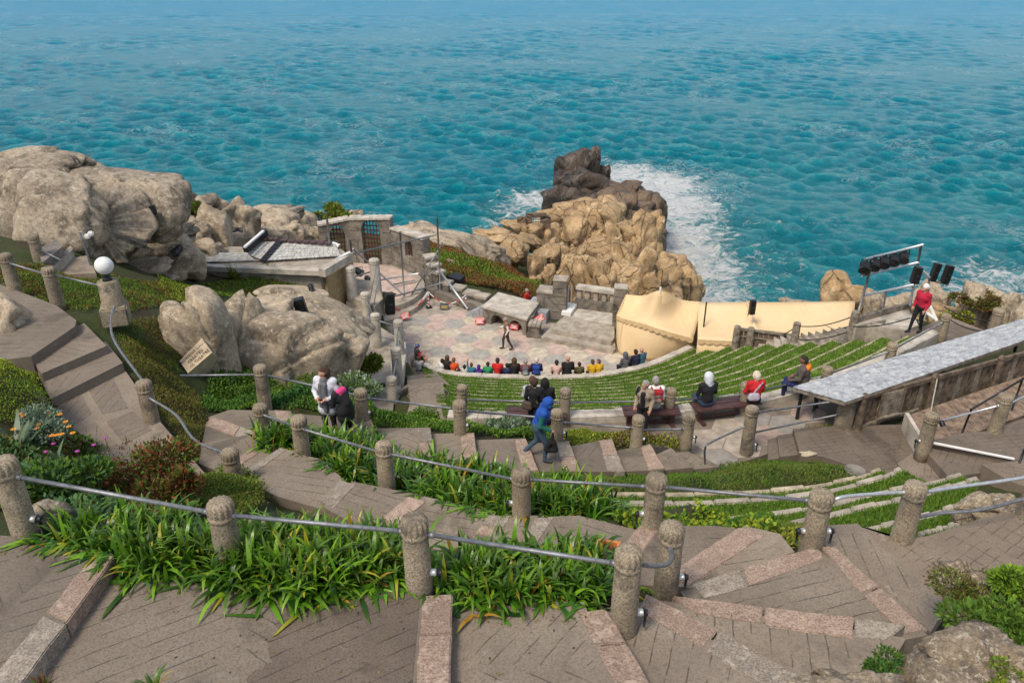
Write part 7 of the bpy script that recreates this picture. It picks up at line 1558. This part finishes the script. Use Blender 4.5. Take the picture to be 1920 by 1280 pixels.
# turf on the seating terraces
def terrace_turf():
    rs = np.random.RandomState(8); B = []; 
    for k, z, e in TERR:
        n = 17000; s = rs.uniform(0, 58.99, n); i = s.astype(int); u = s-i; v = rs.uniform(.0, 1, n)
        b0 = np.array([p[1][:] for p in e]); c0 = np.array([p[2][:] for p in e]); b = b0[i]*(1-u)[:, None]+b0[i+1]*u[:, None]; c = c0[i]*(1-u)[:, None]+c0[i+1]*u[:, None]
        p = b+(c-b)*v[:, None]; p[:, 2] = z+.03+.06*v; keep = vnoise(p[:, 0], p[:, 1], 5, 3) > -1.25; B.append(p[keep])
    for z, far, near_ in STRIPS:
        n = 17000; s = rs.uniform(0, 38.99, n); i = s.astype(int); u = (s-i)[:, None]; v = rs.uniform(.03, 1, n)[:, None]; fa_ = np.array([q[:2] for q in far]); ne = np.array([q[:2] for q in near_])
        f_ = fa_[i]*(1-u)+fa_[i+1]*u; g_ = ne[i]*(1-u)+ne[i+1]*u; q = f_+(g_-f_)*v; q = np.concatenate([q, z-.03+.09*v], 1); B.append(q[vnoise(q[:, 0], q[:, 1], 15, 2.2) > -1.1])
    b = np.concatenate(B); n = len(b); az = rs.uniform(0, 6.28, n); el = np.radians(rs.uniform(30, 88, n)); l = .085*rs.uniform(.5, 1.5, n); w_ = .011*rs.uniform(.6, 1.4, n)
    d = np.stack([np.cos(az)*np.cos(el), np.sin(az)*np.cos(el), np.sin(el)], 1); s = np.stack([-np.sin(az), np.cos(az), np.zeros(n)], 1)
    V = np.stack([b-s*w_[:, None], b+s*w_[:, None], b+d*l[:, None]], 1).reshape(-1, 3); F_ = np.arange(n*3).reshape(-1, 3); cols = np.array([G_, G3, G3, G2])*1.5
    C_ = np.repeat(cols[rs.randint(0, 4, n)]*rs.uniform(.7, 1.3, n)[:, None], 3, 0); tag(tone_mesh('terrace_grass', V, F_, C_, 'cover'), 'green turf growing on the curved terraces', 'grass', None, 'stuff')
terrace_turf()
GC = [('mat_cover', 'brown-green mat on the slope left of the memorial boulder', [(215, 605), (250, 600), (320, 600), (335, 660), (330, 720), (280, 690), (240, 680), (225, 640)], 1800, .05, [OLV, BRN, G_, G2], .15, 2.5, .35),
    ('creeping_cover', 'bright green mossy mound at the left edge above the flowers', [(-60, 640), (0, 632), (35, 650), (60, 690), (88, 755), (95, 800), (40, 800), (-60, 780)], 2600, .035, [G3, (.13, .19, .015), G_, YG], .10, 3, .5),
    ('heath_cover', 'feathery brown-green heath hanging below the memorial boulder', [(232, 660), (275, 640), (320, 660), (345, 720), (380, 760), (385, 800), (372, 860), (345, 840), (300, 770), (262, 720)], 3200, .05, [OLV, (.12, .12, .02), (.09, .055, .02), G_], .22, 2.5, .3),
    ('mat_cover', 'red and green mat of plants by the globe lamp', [(-40, 500), (60, 497), (180, 505), (230, 525), (320, 535), (330, 570), (250, 585), (160, 590), (110, 575), (30, 548)], 1500, .05, [G_, BRN, G3, RED, G2], .12, 2.5, .4),
    ('mat_cover', 'green bank between the pale boulders and the concrete wall', [(300, 520), (360, 535), (480, 522), (560, 505), (600, 515), (590, 545), (520, 555), (440, 558), (350, 572), (310, 560)], 1300, .06, [G_, G3, BRN, YG, G2], .15, 2.2, .4),
    ('leafy_cover', 'leafy green plants between the pale boulder and the third handrail', [(440, 700), (500, 690), (560, 710), (640, 730), (690, 745), (700, 790), (640, 780), (560, 765), (440, 770), (380, 770), (395, 720)], 1300, .09, [G2, G_, G3, (.03, .085, .02)], .32, 2.6, .5),
    ('shrub_strip', 'low leafy shrubs along the lower flight, left half', [(690, 770), (760, 785), (840, 795), (960, 800), (1040, 815), (1040, 835), (960, 822), (850, 812), (760, 808), (700, 800)], 1500, .07, [G2, G_, G3, G2], .30, 3, .45),
    ('shrub_strip', 'yellow-green shrubs along the lower flight, right half', [(1050, 815), (1130, 818), (1200, 826), (1290, 835), (1290, 852), (1200, 845), (1140, 838), (1060, 836)], 1700, .06, [(.13, .15, .015), G_, YG, BRN], .32, 3, .45),
    ('flower_bed', 'mixed garden bed of succulents at the left', [(-40, 830), (60, 800), (120, 800), (200, 850), (300, 880), (400, 915), (430, 960), (300, 985), (200, 985), (100, 960), (-40, 960)], 1300, .085, [G2, G_, (.11, .06, .02), OLV, (.06, .12, .04)], .30, 2.4, .55),
    ('twig_cover', 'dry reddish stems among the garden flowers', [(180, 860), (260, 850), (340, 890), (400, 930), (300, 960), (200, 930)], 1400, .14, [(.12, .055, .02), (.16, .08, .03), OLV, RED], .25, 3, .12),
    ('mound_cover', 'rounded olive-green mound plant beside the left landing', [(385, 920), (420, 895), (470, 900), (498, 925), (490, 960), (440, 975), (390, 960)], 3800, .04, [OLV, (.14, .16, .025), G_], .30, 1.2, .5),
    ('succulent_strip', 'bright yellow-green succulents beside the fifth middle post', [(1150, 972), (1210, 968), (1300, 965), (1400, 975), (1440, 985), (1440, 1008), (1390, 1000), (1260, 998), (1200, 1002)], 1800, .08, [G3, (.16, .24, .02), YG, G2], .18, 3, .8),
    ('succulent_strip', 'low green plants at the foot of the sixth middle post', [(1410, 985), (1480, 990), (1520, 1005), (1520, 1028), (1470, 1025), (1420, 1008)], 2000, .06, [G_, OLV, YG], .14, 3, .6),
    ('moss_patch', 'bright moss round the foot of the two corner posts', [(1195, 1085), (1240, 1085), (1275, 1110), (1245, 1120), (1200, 1115)], 5000, .03, [G3, (.12, .2, .02)], .05, 3, .5),
    ('heather_slope', 'red and green heather slope behind the stage', [(795, 470), (850, 470), (905, 490), (960, 500), (1010, 530), (1025, 560), (990, 565), (930, 545), (880, 535), (830, 520), (805, 500)], 420, .13, [RED, BRN, OLV, RED, G_, G3], .35, 1.0, .5),
    ('heather_slope', 'brown and green growth on the slope above the stepped wall', [(760, 450), (800, 440), (860, 460), (830, 480), (790, 480)], 420, .13, [BRN, RED, OLV], .35, 1.0, .5),
    ('weed_strip', 'tufts of long grass beside the shed corner post', [(1420, 840), (1440, 825), (1500, 800), (1560, 792), (1580, 805), (1500, 812), (1455, 832)], 1500, .10, [G_, G3, (.16, .13, .03), BRN], .10, 3, .2)]
for i, (nm, lab, px, dn, sz, cols, rel, rsc, rat) in enumerate(GC): cover(nm, lab, px, dn, sz, cols, 50+i, rel, rsc, ratio=rat)
# ---- single bushes
def bush(px, py, Y, w_, h_, label, cols, seed, leaf=.06, n=5000, name='shrub', dp=.9, ratio=.5, lobes=7):
    """leaves spread through several lobes, with a few stems; an uneven outline"""
    rs = np.random.RandomState(seed); c = WY(px, py, Y); s = depth(c)/F; a, b_, h2 = w_/2*s, w_/2*s*dp, h_/2*s; t = thing(name, label, 'shrub', c-Vector((0, 0, h2)))
    lc = np.stack([rs.normal(0, .42, lobes), rs.normal(0, .42, lobes), rs.uniform(-.5, .45, lobes)], 1); lr = rs.uniform(.38, .62, lobes); k = rs.randint(0, lobes, n)
    d = rs.normal(0, 1, (n, 3)); d /= np.linalg.norm(d, axis=1)[:, None]; P = lc[k]+d*(lr[k]*rs.uniform(.55, 1.05, n))[:, None]; P = P*np.array([a, b_, h2])+np.array(c)
    d2 = d+rs.normal(0, .5, (n, 3))+np.array([0, 0, .35]); d2 /= np.linalg.norm(d2, axis=1)[:, None]; sd = np.cross(d2, rs.normal(0, 1, (n, 3))); sd /= np.linalg.norm(sd, axis=1)[:, None]; l = leaf*rs.uniform(.6, 1.4, n); ww = l*ratio
    V = np.stack([P, P+d2*l[:, None]*.5+sd*ww[:, None]*.5, P+d2*l[:, None], P+d2*l[:, None]*.5-sd*ww[:, None]*.5], 1).reshape(-1, 3); F_ = np.arange(n*4).reshape(-1, 4)
    cols = np.array(cols)*1.4; C_ = np.repeat(cols[rs.randint(0, len(cols), n)]*rs.uniform(.65, 1.35, n)[:, None], 4, 0); o = tone_mesh('foliage', V, F_, C_, 'cover', t); o['kind'] = 'stuff'
    m = MB()
    for i in range(lobes): e = Vector(lc[i]*np.array([a, b_, h2]))+c; m.tube([c-Vector((0, 0, h2*1.1)), lerp(c-Vector((0, 0, h2)), e, .5)+Vector((rs.normal(0, .05*a), 0, 0)), e], [.022, .015, .008], 5)
    o = m.build('stems', 'wood', t); o['kind'] = 'stuff'; return t
for i, (x, y, Y, w_, h_, lab, cols, lf, n) in enumerate([
        (688, 688, 25.5, 46, 62, 'yellow-green shrub between the right pale boulder and the raised walk', [(.14, .17, .015), G_, YG], .10, 4200), (950, 800, 18.2, 90, 58, 'silvery grey-green bush behind the walker in blue', [SIL, (.11, .15, .08), (.07, .11, .05)], .12, 4200), (612, 775, 18.5, 40, 40, 'dark leafy bush behind the woman in the white jacket', [G2, G_], .09, 2400), (660, 735, 20.5, 120, 44, 'grey-green feathery bush under the pale boulder', [SIL, (.1, .15, .06), G_], .10, 4200),
        (800, 785, 18.6, 110, 34, 'bright green shrub left of the silvery bush', [G3, G_, G2], .07, 4200), (560, 735, 20, 130, 50, 'mixed green shrub at the foot of the large pale boulder', [G_, G3, G2, OLV], .08, 5000), (450, 738, 19.0, 100, 50, 'dark green shrub in the hollow under the memorial boulder', [G2, G_], .08, 4200), (505, 765, 18, 80, 40, 'green shrub beside the first post of the third handrail', [G3, G_, G2], .08, 3200),
        (80, 790, 11.8, 120, 66, 'silver-leaved bush with orange daisies at the left', [SIL, (.14, .19, .13), (.09, .13, .07)], .06, 6000), (262, 680, 20.0, 44, 40, 'leafy sprigs spilling beside the bent handrail', [G3, YG, G_], .10, 1800), (620, 402, 52, 60, 30, 'round green bush on the rocks above the gate wall', [G_, OLV, YG], .22, 2600), (360, 392, 36.5, 40, 30, 'green tuft growing on the skyline rock', [G_, OLV], .16, 1500), (1845, 562, 34.5, 90, 22, 'brown heather cap on the fluted rock', [BRN, G_, (.12, .06, .02)], .14, 2600), (1795, 598, 33.5, 50, 30, 'yellowish heather clump left of the fluted rock', [OLV, YG, BRN], .14, 2200), (1850, 1092, 6.2, 170, 60, 'sprawling olive heath over the mossy rock at the right', [OLV, (.13, .14, .03), G_, BRN], .03, 9000), (1900, 1085, 6.0, 60, 60, 'bright green fleshy plant on the rock at the right edge', [G3, (.15, .25, .02)], .06, 2000),
        (1665, 1262, 4.7, 90, 40, 'small dark green cushion plant in a crack of the foreground rock', [G2, (.03, .09, .03), G_], .03, 3000), (1880, 1180, 5.0, 180, 40, 'grass tuft between the two right foreground rocks', [G_, G2, G3], .06, 3500), (1900, 1265, 4.5, 110, 40, 'green cushion in the lower right corner', [G3, YG, G_], .03, 3000), (335, 905, 9.2, 60, 40, 'reddish spiky tuft in the flower bed', [RED, BRN, G_], .10, 1200), (230, 880, 9.5, 220, 60, 'tangle of red-brown stems and flowers in the left bed', [BRN, OLV, G_, RED], .07, 5000), (100, 905, 8.7, 170, 60, 'dark leafy succulents behind the nearest handrail', [G2, G_, (.05, .1, .05)], .09, 3600)]):
    bush(x, y, Y, w_, h_, lab, cols, 700+i, lf, n)
# ---- rosettes: agave, aloes
def rosette(px, py, label, n, ln, wd, cols, seed, up=(20, 75), z=None, droop=.35):
    p = hit(px, py) if z is None else W(px, py, z); V, Fq, Cc = strap_leaves(p, n, ln, wd, seed, ln*.05, np.array(cols), tip=cols[0], up=up, droop=droop); t = thing('rosette_plant', label, 'plant', p); o = tone_mesh('leaves', V, Fq, Cc, 'leaf', t, True); o['kind'] = 'stuff'; return t
rosette(35, 850, 'large grey-green agave at the left edge', 16, .75, .14, [(.06, .10, .05), (.09, .13, .07)], 1, (20, 70))
rosette(100, 880, 'second grey agave with pale spear leaves', 14, .7, .10, [(.12, .16, .10), (.08, .12, .06)], 2, (15, 60))
rosette(155, 845, 'grassy green tuft with white florets', 40, .35, .02, [G_, G3], 3, (40, 85))
rosette(320, 925, 'dark spiky aloe at the right end of the flower bed', 40, .4, .03, [(.05, .06, .03), (.09, .05, .03)], 4, (15, 80))
rosette(287, 1290, 'green aloe at the bottom edge', 26, .26, .03, [G2, G_], 5, (30, 75), z=12.0, droop=1.4); rosette(82, 1285, 'reddish little aloe at the lower left', 26, .17, .03, [(.09, .07, .02), (.12, .05, .02), G_], 6, (15, 75), z=12.1)
rosette(157, 308, 'dark agave silhouette on the boulder skyline', 9, .7, .07, [(.01, .018, .012)], 7, (35, 85), z=WY(157, 308, 30.5).z)
for i, (x, y, lab) in enumerate([(440, 525, 'spiky green tuft left on the bank above the pale boulders'), (505, 522, 'spiky green tuft in the middle of that bank'), (520, 503, 'spiky green tuft against the concrete wall'), (470, 500, 'small spiky tuft at the wall coping')]): rosette(x, y, lab, 70, .75 if i < 3 else .4, .045, [G_, G3, YG], 20+i, (35, 85))
# ---- flowers
def flower(px, py, z, r_, mat, lab, k, stem=.15):
    t = thing('flower', lab, 'flower', W(px, py, z), 'single blooms in the left bed'); c = W(px, py, z); m = MB(); n = 9
    for i in range(n):
        a = 2*math.pi*i/n; d = Vector((math.cos(a), math.sin(a), .25)); s = Vector((-math.sin(a), math.cos(a), 0)); m.add([c, c+d*r_*.6+s*r_*.26, c+d*r_, c+d*r_*.6-s*r_*.26], [(0, 1, 2, 3)])
    p = m.build('petals', mat, t); m = MB(); m.lathe(c, [(r_*.25, -.005), (r_*.22, .02), (.002, .03)], 8); m.build('centre', 'gold', p); m = MB(); m.tube([c-Vector((0, 0, stem)), c], .005, 5); m.build('stem', 'turf_dark', t)
plain('petal_orange', (.75, .26, .01), .6, 0, .1, 9, 0); plain('petal_magenta', (.42, .02, .42), .6, 0, .1, 9, 0)
for i, (x, y) in enumerate([(40, 776), (44, 780), (91, 774), (72, 796), (70, 803), (112, 777), (123, 791), (129, 800), (97, 817), (116, 814), (25, 805), (136, 812), (106, 816)]): flower(x, y, 10.75, .05, 'petal_orange', 'small orange daisy on the silver-leaved bush at the left', i)
for i, (x, y) in enumerate([(100, 832), (86, 847), (97, 868), (145, 846), (176, 834), (197, 821), (154, 893), (275, 905), (355, 879), (393, 929), (197, 860)]): flower(x, y, 10.55 if x < 250 else 10.2, .045, 'petal_magenta', 'small magenta bloom nodding over the left bed', i, .35)

# ---- fallen leaves and crumbs along the foot of the beds
def litter():
    rs = np.random.RandomState(31); B = []
    for (x0, y0, x1, y1, z, n) in ((200, 1085, 780, 1140, T[1], 150), (850, 1140, 1110, 1160, T[2], 70), (0, 1015, 150, 1040, T[0], 40), (300, 1120, 760, 1260, T[1], 50), (860, 1160, 1080, 1280, T[2], 30), (1250, 1130, 1600, 1180, T[4], 30), (420, 1000, 1100, 1060, ZM[3], 0)):
        for i in range(n): B.append(W(rs.uniform(x0, x1), rs.uniform(y0, y1)+abs(rs.normal(0, 6)), z+.008)[:])
    b = np.array(B); n = len(b); az = rs.uniform(0, 6.28, n); l = rs.uniform(.012, .045, n); w_ = l*rs.uniform(.25, .6, n); d = np.stack([np.cos(az), np.sin(az), rs.uniform(-.05, .35, n)], 1); s = np.stack([-np.sin(az), np.cos(az), np.zeros(n)], 1)
    V = np.stack([b, b+d*l[:, None]*.5+s*w_[:, None]*.5, b+d*l[:, None], b+d*l[:, None]*.5-s*w_[:, None]*.5], 1).reshape(-1, 3); cols = np.array([(.20, .12, .03), (.30, .22, .04), (.09, .055, .03), (.14, .16, .03), (.05, .035, .02)])
    tag(tone_mesh('leaf_litter', V, np.arange(n*4).reshape(-1, 4), np.repeat(cols[rs.randint(0, 5, n)], 4, 0), 'cover'), 'fallen leaves and crumbs on the nearest treads', 'litter', None, 'stuff')
litter()
